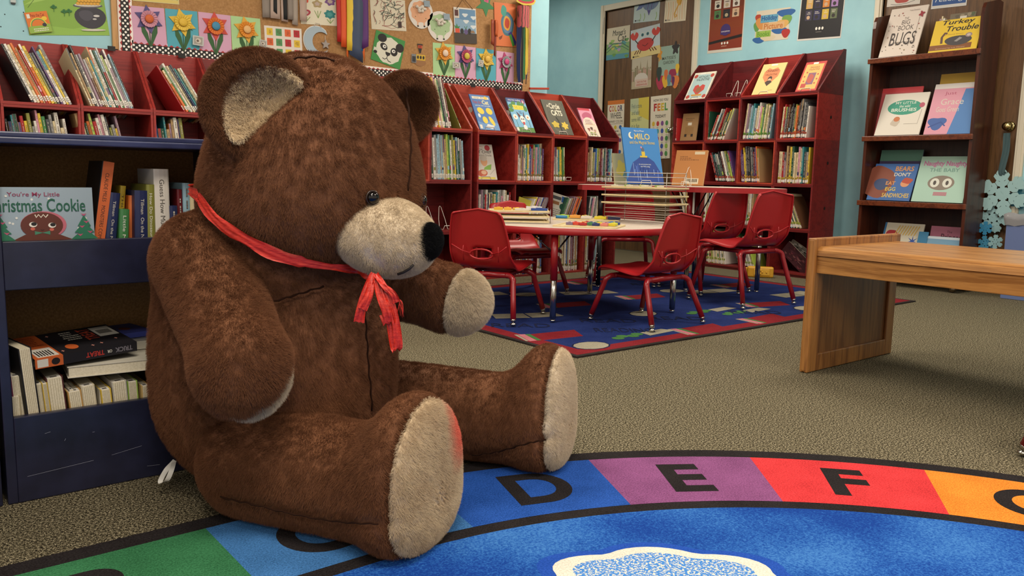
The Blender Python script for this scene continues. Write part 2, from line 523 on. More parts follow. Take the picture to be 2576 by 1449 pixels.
def field_mesh(fn, lo, hi, st, smooth=2):
    lo = np.array(lo, float); hi = np.array(hi, float); n = np.ceil((hi - lo) / st).astype(int) + 1
    g = np.stack(np.meshgrid(*[lo[k] + st * np.arange(n[k]) for k in range(3)], indexing='ij'), -1).reshape(-1, 3)
    V, Q = nets(fn(g).reshape(n), lo, st)
    for _ in range(smooth):
        A = np.zeros_like(V); c = np.zeros(len(V))
        for k in range(4):
            for m in (1, 3):
                np.add.at(A, Q[:, k], V[Q[:, (k + m) % 4]]); np.add.at(c, Q[:, k], 1)
        V = 0.5 * V + 0.5 * A / np.maximum(c, 1)[:, None]
    return V, Q

BEAR_O = np.array((-0.60, 1.85, 0.0))
bear_m = frame(BR * BEAR_O[0] + BF * BEAR_O[1], BR, BF, (0, 0, 1))
FUR_B = fur_mat('brown_plush', '#5f3b26', '#80553a')
FUR_C = fur_mat('cream_plush', '#bda88c', '#ddccb0')
FUR_L = fur_mat('ear_fleece_lightened', '#cfb48c', '#e3cda8')  # cream plush made brighter to offset the shade inside the ear cup
FUR_K = fur_mat('black_plush', '#060606', '#17171a')
def sole_mat():
    w = NT('cream_plush_with_red_stain', 0.75, spec=0.15)
    v = w.mapping((1, 1, 1)); f = w.noise(v, 10, 4, 0.65)
    c = w.ramp(f, [(0.3, '#b3997a'), (0.7, '#d9c5a4')])
    # a red rub mark near the upper outer rim of the sole
    sc = w.n('Vector Math'.replace(' ', ''), operation='DISTANCE'); w.l(w.tc.outputs['Object'], sc.inputs[0])
    sc.inputs[1].default_value = STAIN
    g = w.noise(v, 30, 4, 0.7)
    a = w.n('Math', operation='MULTIPLY_ADD'); w.l(g, a.inputs[0]); a.inputs[1].default_value = 0.06; w.l(sc.outputs['Value'], a.inputs[2])
    k = w.ramp(a.outputs[0], [(0.065, (0.75, 0.75, 0.75, 1)), (0.125, (0, 0, 0, 1))])
    w.base(w.mix(k, c, '#d8352c'))
    return w.m
STAIN = tuple(np.array((-0.1033, 1.7119, 0.2320)) - BEAR_O)
SEAMS.update({'head': [[(-0.2586, 1.9136, 0.9551), (-0.2455, 1.8436, 0.8886), (-0.2376, 1.8108, 0.8358), (-0.2358, 1.7849, 0.7844), (-0.2326, 1.7748, 0.7338)], [(-0.4949, 1.7545, 0.9873), (-0.4255, 1.7757, 1.0036), (-0.3682, 1.7810, 0.9891)], [(-0.5741, 1.6810, 0.7925), (-0.5812, 1.6780, 0.7286), (-0.5856, 1.6926, 0.6632)]], 'torso': [[(-0.3376, 1.8401, 0.5162), (-0.3321, 1.8178, 0.4474), (-0.3276, 1.8107, 0.3762), (-0.3233, 1.8155, 0.3018), (-0.3203, 1.8276, 0.2333)], [(-0.5458, 1.7229, 0.4896), (-0.4814, 1.7352, 0.5061), (-0.4201, 1.7639, 0.5232), (-0.3691, 1.8102, 0.5375)], [(-0.7320, 1.7565, 0.3883), (-0.7380, 1.7557, 0.3084), (-0.7399, 1.7650, 0.2155), (-0.7281, 1.7900, 0.1244)]], 'muzzle': [[(-0.2932, 1.6564, 0.6071), (-0.2740, 1.6619, 0.5891), (-0.2617, 1.6763, 0.5730)]], 'legN': [[(-0.6163, 1.6639, 0.0927), (-0.5256, 1.6292, 0.0896), (-0.4159, 1.5875, 0.0855), (-0.3165, 1.5347, 0.0955), (-0.2263, 1.4801, 0.1182)], [(-0.6679, 1.7058, 0.1644), (-0.6229, 1.6783, 0.1881), (-0.6127, 1.6998, 0.2207)]], 'legF': [[(-0.1037, 2.0768, 0.0470), (-0.0201, 2.0299, 0.0757), (0.0494, 1.9778, 0.1136), (0.1139, 1.9852, 0.1248)]]})

random.seed(5)
def plush(name, fn, lo, hi, st, mat, parent, cut=None, hair=9000, length=0.012, sub=11, seed=1, rad_=0.0005, fall=0.35):
    """one stuffed piece: skin mesh with short pile; cut = (field, side) keeps one side of a seam plane"""
    f = fn if cut is None else (lambda P: smax(fn(P), cut[0](P) * cut[1], 0.006))
    V, Q = field_mesh(lambda P: f(P) + (0.55 * length if hair else 0), lo, hi, st)
    V = V - BEAR_O
    me = bpy.data.meshes.new(name)
    me.from_pydata(V.tolist(), [], Q.tolist())
    me.materials.append(mat)
    me.polygons.foreach_set('use_smooth', [True] * len(me.polygons))
    me.update()
    o = bpy.data.objects.new(name, me); COL.objects.link(o); o.parent = parent
    if hair:
        sk = SEAMS.get(SEAMKEY.get(fn, ''), [])
        if sk:
            W_ = V + BEAR_O; dd = np.full(len(W_), 9.0)
            for pl in sk:
                for a, b in zip(pl[:-1], pl[1:]): dd = np.minimum(dd, cone(W_, a, b, 0, 0))
            vg = o.vertex_groups.new(name='pile'); near = dd < 0.012
            vg.add(np.nonzero(~near)[0].tolist(), 1.0, 'REPLACE'); vg.add(np.nonzero(near)[0].tolist(), 0.0, 'REPLACE')
        md = o.modifiers.new('pile', 'PARTICLE_SYSTEM'); ps = o.particle_systems[0]; s = ps.settings
        ps.seed = seed
        s.type = 'HAIR'; s.count = int(hair * 2.0); s.hair_length = length; s.hair_step = 3
        s.display_step = 2; s.render_step = 2
        s.emit_from = 'FACE'; s.use_even_distribution = True; s.distribution = 'JIT'; s.userjit = 1; s.use_emit_random = True
        s.normal_factor = 0.19 * length; s.tangent_factor = 0.0; s.factor_random = 0.05 * length
        s.object_align_factor = (0.03 * length, -0.02 * length, -0.10 * length)
        s.child_type = 'SIMPLE'; s.rendered_child_count = sub; s.child_percent = 1
        s.child_radius = 0.011; s.child_length = 1.0; s.clump_factor = 0.15
        s.roughness_1 = 0.0015; s.roughness_1_size = 0.5; s.roughness_endpoint = 0.002; s.roughness_2 = 0.0015
        s.radius_scale = 1.0; s.root_radius = rad_; s.tip_radius = rad_ * 0.25; s.shape = 0
        s.material = 1
        if sk: ps.vertex_group_density = 'pile'
    return o

SEAMKEY = {f_head: 'head', f_torso: 'torso', f_muz: 'muzzle', f_legN: 'legN', f_legF: 'legF'}
bear = thing('teddy_bear', 'giant brown plush teddy bear sitting on the floor with a red ribbon', 'teddy bear', mat=bear_m)
ST = 0.007
head = plush('head', f_head, (-0.78, 1.6, 0.48), (-0.15, 2.2, 1.1), ST, FUR_B, bear, hair=9000, seed=1)
torso = plush('torso', f_torso, (-0.92, 1.66, -0.02), (-0.22, 2.26, 0.78), ST, FUR_B, bear, hair=10000, seed=2)
earn = plush('ear', f_earN, (-0.76, 1.6, 0.74), (-0.4, 1.95, 1.08), 0.006, FUR_B, bear, hair=3600, length=0.014, seed=3)
earf = plush('ear', f_earF, (-0.42, 1.88, 0.76), (-0.1, 2.2, 1.08), 0.006, FUR_B, bear, hair=2600, length=0.014, seed=4)
tag(plush('ear_lining', f_padN, (-0.76, 1.6, 0.74), (-0.4, 1.95, 1.08), 0.0045, FUR_L, earn, hair=1500, length=0.006, seed=5), 'cream fleece lining of near ear')
muz = plush('muzzle', f_muz, (-0.48, 1.55, 0.42), (-0.08, 1.95, 0.82), 0.006, FUR_C, bear, hair=3200, length=0.007, seed=7)
tag(muz, 'cream plush muzzle')
tag(plush('nose', f_nose, (-0.26, 1.6, 0.5), (-0.06, 1.85, 0.72), 0.004, FUR_K, muz, hair=1200, length=0.008, seed=8), 'black fuzzy nose')
armn = plush('arm', f_armN, (-0.85, 1.42, 0.2), (-0.38, 2.0, 0.74), ST, FUR_B, bear, (c_armN, 1), hair=5500, seed=9)
tag(plush('paw_pad', f_armN, (-0.85, 1.42, 0.2), (-0.38, 2.0, 0.74), ST, FUR_C, armn, (c_armN, -1), hair=1500, seed=10), 'cream paw pad')
armf = plush('arm', f_armF, (-0.52, 1.9, 0.3), (-0.0, 2.25, 0.68), ST, FUR_B, bear, (c_armF, 1), hair=3500, seed=11)
tag(plush('paw_pad', f_armF, (-0.52, 1.9, 0.3), (-0.0, 2.25, 0.68), ST, FUR_C, armf, (c_armF, -1), hair=2200, length=0.014, seed=12), 'cream paw pad')
legn = plush('leg', f_legN, (-0.82, 1.35, -0.02), (-0.0, 2.05, 0.38), ST, FUR_B, bear, (c_legN, 1), hair=8500, seed=13)
tag(plush('sole', f_legN, (-0.40, 1.35, -0.02), (0.05, 1.85, 0.38), ST, sole_mat(), legn, (c_legN, -1), hair=3600, length=0.009, seed=14), 'cream sole with red rub mark')
legf = plush('leg', f_legF, (-0.6, 1.85, -0.02), (0.3, 2.5, 0.40), ST, FUR_B, bear, (c_legF, 1), hair=6500, seed=15)
tag(plush('sole', f_legF, (-0.1, 1.85, -0.02), (0.3, 2.4, 0.40), ST, FUR_C, legf, (c_legF, -1), hair=2600, length=0.009, seed=16), 'cream sole')
EYE = M('#0a0605', 0.08); EYER = M('#2a170c', 0.3)
for p, n in (((-0.2924, 1.7006, 0.7202), (0.6458, -0.7634, -0.0122)), ((-0.2046, 1.8783, 0.7099), (0.9968, -0.0460, -0.0649))):
    p = Vector(p) - Vector(BEAR_O); n = Vector(n).normalized()
    T = Matrix.Translation(p + n * (0.004 if n.x < 0.8 else -0.004)) @ n.to_track_quat('Z', 'Y').to_matrix().to_4x4()
    e = MB(); e.ball((0, 0, 0.002), 0.0130, EYE, 20, (1, 1, 0.75), T=T)
    e.tube([(0.0138 * math.cos(a * PI / 12), 0.0138 * math.sin(a * PI / 12), -0.001) for a in range(24)], 0.0025, EYER, 6, True, T=T)
    e.build('eye', head)
# ribbon round the neck and its hanging bow
RIB = noisy('red_ribbon', '#b52016', '#e03c28', 60, 0.45, sc3=(1, 1, 6))
rb = MB()
front = [Vector(p) - Vector(BEAR_O) for p in [(-0.6606, 1.7265, 0.7161), (-0.6242, 1.6989, 0.6785), (-0.5866, 1.6829, 0.6516), (-0.5434, 1.6736, 0.6304), (-0.4964, 1.6774, 0.6050), (-0.4508, 1.6885, 0.5884), (-0.4060, 1.7069, 0.5774), (-0.3621, 1.7353, 0.5692), (-0.3354, 1.7724, 0.5603)]]
loop = front + [Vector(p) - Vector(BEAR_O) for p in ((-0.30, 1.72, 0.555), (-0.235, 1.85, 0.575), (-0.27, 2.02, 0.60), (-0.42, 2.12, 0.64), (-0.58, 2.11, 0.68), (-0.70, 1.98, 0.715), (-0.725, 1.85, 0.725))]
loop = spline(loop + [loop[0]], 4)
band(rb, loop, [(0.026 if i < 22 or i > 44 else 0.016) + 0.003 * math.sin(i * 0.9) for i in range(len(loop))], (0.1, -0.15, 1), RIB, fold=0.0022)
ribbon = rb.build('ribbon', bear)
bw = MB(); kn = Vector((-0.2820, 1.6600, 0.5570)) - Vector(BEAR_O)
def hang(pts, w0, w1, sd):
    q = spline([kn + Vector(p) for p in pts], 5)
    band(bw, q, [w0 + (w1 - w0) * i / (len(q) - 1) for i in range(len(q))], (1, 0.15, 0.1), RIB, fold=0.004, seed=sd)
hang([(0, 0, 0.012), (-0.012, -0.012, -0.02), (-0.022, -0.014, -0.055), (-0.028, -0.012, -0.088)], 0.012, 0.022, 1)
hang([(-0.002, 0, 0.010), (-0.006, -0.016, -0.03), (-0.020, -0.018, -0.06)], 0.012, 0.020, 2)
hang([(0.004, 0, 0.010), (0.016, -0.014, -0.03), (0.030, -0.018, -0.065), (0.034, -0.012, -0.09), (0.026, -0.006, -0.07)], 0.014, 0.028, 3)
hang([(0.004, 0, 0.010), (0.026, -0.010, -0.02), (0.044, -0.014, -0.07), (0.052, -0.012, -0.13), (0.046, -0.008, -0.142), (0.038, -0.006, -0.09)], 0.012, 0.022, 4)
hang([(0.004, 0, 0.008), (0.022, -0.016, -0.01), (0.042, -0.018, -0.028), (0.050, -0.016, -0.045)], 0.010, 0.016, 5)
for k in range(9):
    a = kn + Vector((0.046, -0.012, -0.036)); r = random.Random(k)
    bw.tube(spline([a, a + Vector((0.006 + r.uniform(0, .008), 0, -0.008)), a + Vector((0.006 + r.uniform(-.004, .012), r.uniform(-.004, .004), -0.03 - r.uniform(0, .012)))], 4), 0.0005, RIB, 4)
bw.build('bow', ribbon)
# white sewn-in care tag at the hip
tg = MB(); tp = [Vector(p) - Vector(BEAR_O) for p in [(-0.8020, 1.9000, 0.0760), (-0.8150, 1.8800, 0.0590), (-0.8260, 1.8700, 0.0330), (-0.8060, 1.8600, 0.0410), (-0.7970, 1.8700, 0.0650), (-0.8040, 1.9000, 0.0740)]]
q = spline(tp, 6); band(tg, q, [0.011] * len(q), (0.9, 0.4, 0.2), M('#d9d6cf', 0.6), fold=0.0)
tag(tg.build('care_tag', bear), 'white folded care tag')
SEAMO = {'head': [[(-0.2508, 1.9137, 0.9640), (-0.2474, 1.9191, 0.9329), (-0.2355, 1.8589, 0.8925), (-0.2286, 1.8328, 0.8561), (-0.2257, 1.8095, 0.8208), (-0.2246, 1.7875, 0.7774), (-0.2260, 1.7713, 0.7342)], [(-0.4796, 1.7519, 0.9979), (-0.4477, 1.7614, 1.0056), (-0.4159, 1.7720, 1.0084), (-0.3830, 1.7790, 1.0033)]], 'torso': [[(-0.3284, 1.8238, 0.4838), (-0.3260, 1.8140, 0.4486), (-0.3234, 1.8087, 0.4127), (-0.3206, 1.8079, 0.3761), (-0.3189, 1.8082, 0.3392), (-0.3162, 1.8129, 0.3010), (-0.3145, 1.8187, 0.2620), (-0.3137, 1.8242, 0.2320)], [(-0.5366, 1.7161, 0.4896), (-0.5035, 1.7219, 0.4973), (-0.4712, 1.7314, 0.5062), (-0.4394, 1.7444, 0.5157), (-0.4084, 1.7628, 0.5248)]], 'legN': [[(-0.6044, 1.6515, 0.0888), (-0.5661, 1.6372, 0.0875), (-0.5282, 1.6226, 0.0874), (-0.4729, 1.6021, 0.0840), (-0.4185, 1.5809, 0.0831), (-0.3699, 1.5620, 0.0839), (-0.3215, 1.5294, 0.0937), (-0.2780, 1.4879, 0.1104), (-0.2429, 1.4740, 0.1163)]], 'legF': [[(-0.0947, 2.0660, 0.0444), (-0.0580, 2.0459, 0.0581), (-0.0233, 2.0239, 0.0726), (0.0111, 1.9916, 0.0942), (0.0472, 1.9707, 0.1130), (0.0736, 1.9656, 0.1206), (0.0920, 1.9671, 0.1238)]]}
STC = M('#2a170d', 0.95, 0.0, 0.1)
for key, par in (('head', head), ('torso', torso), ('legN', legn), ('legF', legf)):
    for pl in SEAMO[key]:
        q = spline([Vector(p) - Vector(BEAR_O) for p in pl], 4); q = [p + Vector((0.0012 * math.sin(i * 1.3), 0, 0.0014 * math.cos(i * 1.9))) for i, p in enumerate(q)]
        m = MB(); m.tube(q, [0.0017 + 0.0009 * math.sin(i * 0.9) ** 2 for i in range(len(q))], STC, 6); m.build('seam', par)
# stitched mouth line
mo = MB(); mo.tube([Vector(p) - Vector(BEAR_O) for p in [(-0.2359, 1.6781, 0.5651), (-0.2234, 1.6763, 0.5697), (-0.2107, 1.6728, 0.5777), (-0.2024, 1.6708, 0.5863)]], 0.0028, M('#1c1410', 0.8), 5)
mo.build('mouth_stitch', muz)

# ------------------------------------------------------------ the room
X0, X1, Y0, Y1, HC = -3.2, XB, -3.0, 8.6, 2.9
b = MB(); b.box(X0, X1 + 0.1, Y0, Y1, -0.06, 0, carpet_mat()); tag(b.build('floor'), kind='structure')
b = MB(); b.box(X0, X1 + 0.1, Y0, Y1, HC, HC + 0.05, '#cfc9bb'); tag(b.build('ceiling'), kind='structure')
BLUE = noisy('pale_blue_wall_paint', '#93c2cd', '#9ecdd6', 3, 0.55)
XC = 4.472
b = MB(); b.box(X0, XC, YA, YA + 0.12, 0, HC, BLUE); tag(b.build('wall_left'), kind='structure')
b = MB(); b.box(X0, X1, Y1 - 0.1, Y1, 0, HC, BLUE); tag(b.build('wall_back'), kind='structure')
# right-hand wall with two door openings
D1a, D1b = 5.264, 6.462      # brown door with pictures (y range)
D2a, D2b = 2.366, 3.411      # brown door behind the display rack
DH = 2.5
w = MB()
for (a, c, z0, z1) in ((Y0, D2a, 0, HC), (D2a, D2b, DH, HC), (D2b, D1a, 0, HC), (D1a, D1b, DH, HC), (D1b, Y1, 0, HC)):
    w.box(X1, X1 + 0.1, a, c, z0, z1, BLUE)
tag(w.build('wall_right'), kind='structure')
CREAM = M('#d6cdb8', 0.5)
DWOOD = wood('brown_door_veneer', '#54391f', '#6a4a2b', 'z', 1.0, 0.45)
def door(n, a, c, knob_y, knob_z):
    d = MB(); d.box(X1 + 0.02, X1 + 0.06, a, c, 0.006, DH, DWOOD); dr = tag(d.build('door_%d' % n), kind='structure')
    f = MB()
    for (y0, y1, z0, z1) in ((a - 0.06, a, 0, DH + 0.06), (c, c + 0.06, 0, DH + 0.06), (a, c, DH, DH + 0.06)):
        f.box(X1 - 0.018, X1 + 0.06, y0, y1, z0, z1, CREAM, 0.004)
        if z0 == 0: f.box(X1 - 0.026, X1 - 0.016, y0 + 0.016, y1 - 0.016, z0, z1, CREAM, 0.003)
    tag(f.build('trim_%d' % n), kind='structure')
    k = MB(); T = frame((X1 + 0.02, knob_y, knob_z), (0, -1, 0), (0, 0, 1), (-1, 0, 0))
    BR_ = M('#c9b37a' if n == 2 else '#d9d2c4', 0.18, 1.0)
    k.lathe([(0.036, 0), (0.036, 0.004), (0.03, 0.010), (0.012, 0.014), (0.012, 0.035), (0.024, 0.042), (0.031, 0.055), (0.028, 0.068), (0.012, 0.076)], BR_, 24, T=T)
    k.build('door_knob', dr)
    return dr
door(1, D1a, D1b, 5.4765, 1.2343)
d2 = door(2, D2a, D2b, 2.4247, 1.1757)
h = MB(); h.box(X1 - 0.022, X1 - 0.012, D1b + 0.002, D1b + 0.03, 2.271, 2.436, M('#cfc8ba', 0.3, 0.8)); h.build('hinge', bpy.data.objects['door_1'])
# wooden edge of the notice board and its cork
xs = 1.219
b = MB(); b.box(xs - 0.012, xs + 0.016, YA - 0.022, YA - 0.0005, 1.432, 2.45, wood('pale_oak_strip', '#a5773f', '#c2935a', 'z')); b.build('oak_batten')
tag(bpy.data.objects['oak_batten'], 'narrow oak batten along the left edge of the cork board', 'batten')
CORK = noisy('cork', '#9a7145', '#b58a5b', 90, 0.9, 0.3, 0.7, 0.001)
xe = 4.285
b = MB(); b.box(xs + 0.016, xe, YA - 0.007, YA - 0.0005, 1.18, 2.45, CORK); nb = b.build('notice_board')
tag(nb, 'long brown cork notice board on the wall above the red shelves', 'notice board')
# dotted paper border: one upright run, one run along the bottom
def border(name, x, z, L, vert, label):
    m = MB(); wd = 0.078
    m.prism([(0, 0), (L, 0), (L, wd), (0, wd)], 0, 0.0012, '#efe3dc'); ns = int(L / 0.0335)
    for sgn in (0, 1):
        pts = []
        for i in range(ns * 4 + 1):
            u = L * i / (ns * 4); a = 0.5 - 0.5 * math.cos(2 * PI * i / 4)
            pts.append((u, 0.018 - 0.012 * a if sgn == 0 else wd - 0.018 + 0.012 * a))
        pts += [(L, wd / 2), (0, wd / 2)] if True else []
        m.poly(pts, 0.0015, '#a82a2c')
    m.poly([(0, 0.0165), (L, 0.0165), (L, wd - 0.0165), (0, wd - 0.0165)], 0.0018, '#16110f')
    for i in range(int(L / 0.0160)):
        u = (i + 0.5) * 0.0160
        for vv in ((wd / 2,) if i % 2 else (wd / 2 - 0.0125, wd / 2 + 0.0125)):
            m.poly([(u + 0.0066 * math.cos(k * PI / 4), vv + 0.0066 * math.sin(k * PI / 4)) for k in range(8)], 0.0021, '#f4efe8')
    T = FA(x, z, YA - 0.0075)
    if vert: T = T @ Rz(90) @ Tr(0, -wd, 0)
    tag(m.build('paper_border', mat_world=T), label, 'paper border', 'dotted paper border strips round the notice board')
border('b', 1.242, 1.285, 1.15, True, 'upright black and white dotted border strip beside the oak edge')
border('b', 1.313, 1.415, 2.893, False, 'level black and white dotted border strip along the cork bottom')

# ------------------------------------------------------------ red modular book cubes
AX0, AY = 3.5226, 4.834; BXf, BY0 = 5.860, 5.040; CW, RH, DP = 0.36, 0.3566, 0.348
def redwood(name, a, c_, r=0.42): return wood(name, a, c_, 'x', 0.7, r)
RED_A = redwood('cherry_red_stain', '#7d1f1c', '#982c26'); RED_B = redwood('orange_red_stain', '#8f2f20', '#ad4330')
RED_C = redwood('maroon_stain', '#4e1417', '#64191c'); RED_D = redwood('deep_red_stain', '#651a1b', '#7c2422')
def cube_mesh(w, h, mat, hole=False, div=None):
    m = MB(); t = 0.014; d = DP
    m.box(0.001, t, 0, d, 0, h, mat, 0.0015); m.box(w - t, w - 0.001, 0, d, 0, h, mat, 0.0015)
    m.box(t, w - t, 0, d, 0, t, mat); m.box(t, w - t, 0, d, h - t, h - 0.001, mat)
    m.box(t, w - t, d - 0.008, d, t, h - t, mat)
    if div: m.box(div - 0.006, div + 0.006, 0.004, d - 0.008, t, h - t, mat)
    return m
def tilt_mesh(w, h, mat):
    m = MB(); t = 0.014; d = DP
    side = [(0, 0), (d, 0), (d, h), (d - 0.03, h), (0, 0.022)]
    T0 = frame((0.001, 0, 0), (0, 1, 0), (0, 0, 1), (1, 0, 0)); T1 = frame((w - t, 0, 0), (0, 1, 0), (0, 0, 1), (1, 0, 0))
    m.prism(side, 0, t - 0.001, mat, T=T0); m.prism(side, 0, t - 0.001, mat, T=T1)
    m.box(t, w - t, 0, d, 0, t, mat); m.box(t, w - t, d - 0.009, d, t, h, mat)
    return m
def disc(parent, c, n, r, mat, name, up=(0, 0, 1)):
    n = Vector(n); u = Vector(up).cross(n).normalized()
    q = MB(); q.prism([(r * math.cos(k * PI / 10), r * math.sin(k * PI / 10)) for k in range(20)], 0, 0.0015, mat)
    o = q.build(name, parent); o.matrix_local = frame(c, u, n.cross(u), n); return o
ORD = ['first', 'second', 'third', 'fourth', 'fifth', 'sixth', 'seventh', 'eighth', 'ninth', 'tenth', 'eleventh', 'twelfth', 'thirteenth', 'fourteenth', 'fifteenth', 'sixteenth', 'seventeenth', 'eighteenth', 'nineteenth', 'twentieth', 'twenty-first', 'twenty-second', 'twenty-third', 'twenty-fourth']
WHITE_D = M('#a59d93', 0.6); BLACK_D = M('#180607', 0.8)
def acol(i): return AX0 + i * CW if i >= 0 else AX0 - 0.0434 + i * CW
ROWN = ['bottom row', 'lower middle row', 'upper middle row', 'row below the sloping top', 'top']
GA = 'red book cubes along the notice board wall'; GB = 'red book cubes along the right wall'
def colname_a(i): return ORD[i + 9]
tiltmats_a = {-9: RED_A, -8: RED_A, -7: RED_A, -6: RED_A, -5: RED_D, -4: RED_A, -3: RED_D, -2: RED_A, -1: RED_B, 0: RED_B, 1: RED_C, 2: RED_B, 3: RED_C}
for i in range(-9, 4):
    x = acol(i); cn = colname_a(i)
    for r in range(3):
        if r == 0 and False: continue
        if r == 1 and i in (-2, 0): wd, dv = 2 * CW, (CW if i == 0 else None)
        elif r == 1 and i in (-1, 1): continue
        else: wd, dv = CW, None
        mt = RED_A if i < -3 else (RED_B if (i + r) % 3 == 0 and r == 2 else RED_D if (i + r) % 2 else RED_A)
        o = cube_mesh(wd, RH, mt, div=dv).build('book_cube'); o.location = (x, AY, r * RH)
        tag(o, '%s red wooden book cube, %s, %s column from the left' % ('double-width' if wd > CW else 'square', ['floor level', 'middle row', 'row under the sloping tops'][r], cn), 'bookshelf', GA)
    o = tilt_mesh(CW, RH, tiltmats_a[i]).build('display_cube'); o.location = (x, AY, 3 * RH + 0.0005)
    tag(o, 'sloping-front red display cube on top of the %s column from the left' % cn, 'bookshelf', 'sloping red display cubes on the notice board wall')
for (x, z) in ((3.6961, 1.2511), (4.0559, 1.2494), (4.3955, 1.2512), (4.0008, 0.9063), (4.7457, 0.8912)):
    disc(None, (x, AY + DP - 0.0095, z), (0, -1, 0), 0.021, WHITE_D, 'paper_dot')
for k, o in enumerate([o for o in bpy.data.objects if o.name.startswith('paper_dot')]):
    tag(o, 'round grey felt dot on the back of the %s' % ['cube of the yellow cat book', 'cube of the dog book', 'cube of the dark circle book', 'cube of the chef book', 'cube with the empty wire stand'][k], 'dot', 'round dots in the shelves')
# black tape tabs holding the sloping tops
for k, (px) in enumerate(((1.1941, 1.4732), (1.5782, 1.4199), (3.7026, 1.4173), (3.9327, 1.4236))):
    m = MB(); m.box(-0.02, 0.02, -0.004, 0.0, -0.014, 0.012, '#15110f'); o = m.build('tape_tab'); o.location = (px[0], AY + DP - 0.032, RH * 4 + 0.004)
    tag(o, 'small black tape tab on the top edge of the %s sloping cube' % ['second', 'third', 'tenth', 'eleventh'][k], 'tape', 'black tape tabs')
# right-hand block, seen face on: local x runs along -y
def put_b(m, i, z, name):
    o = m.build(name); o.matrix_world = frame((BXf, BY0 - i * CW, z), (0, -1, 0), (1, 0, 0), (0, 0, 1)); return o
ZB = 0.0197
bp = MB(); bp.box(0.004, 4 * CW - 0.004, 0.004, DP, 0, ZB, RED_C); tag(put_b(bp, 0, 0, 'shelf_plinth'), 'low maroon plinth under the right-hand red cubes', 'plinth')
tm = [RED_C, RED_C, RED_A, RED_C]
for i in range(4):
    for r in range(4):
        wd = CW; dv = None
        if r in (0, 1):
            if i == 1: wd = 2 * CW
            if i == 2: continue
        mt = [RED_D, RED_C, RED_B, RED_A][(i * 2 + r * 3) % 4] if r > 1 else RED_D
        o = put_b(cube_mesh(wd, RH, mt), i, ZB + r * RH, 'book_cube')
        tag(o, '%s red cube of the right-wall block, %s row up, %s column' % ('double-width' if wd > CW else 'square', ORD[r], ORD[i]), 'bookshelf', GB)
        if i == 3:
            disc(o, (CW + 0.0002, 0.19, RH * 0.5), (1, 0, 0), 0.012, BLACK_D, 'finger_hole')
    o = put_b(tilt_mesh(CW, RH, tm[i]), i, ZB + 4 * RH + 0.0005, 'display_cube')
    tag(o, 'sloping red display cube on the right-wall block, holding %s' % ['the pale blue valentine book', 'only two wire stands', 'the yellow cranberry book', 'the red-bordered book'][i], 'bookshelf', 'sloping red display cubes on the right wall')
    disc(o, (0.24, DP - 0.0095, 0.17), (0, -1, 0), 0.018, BLACK_D if i == 1 else WHITE_D, 'round_hole')

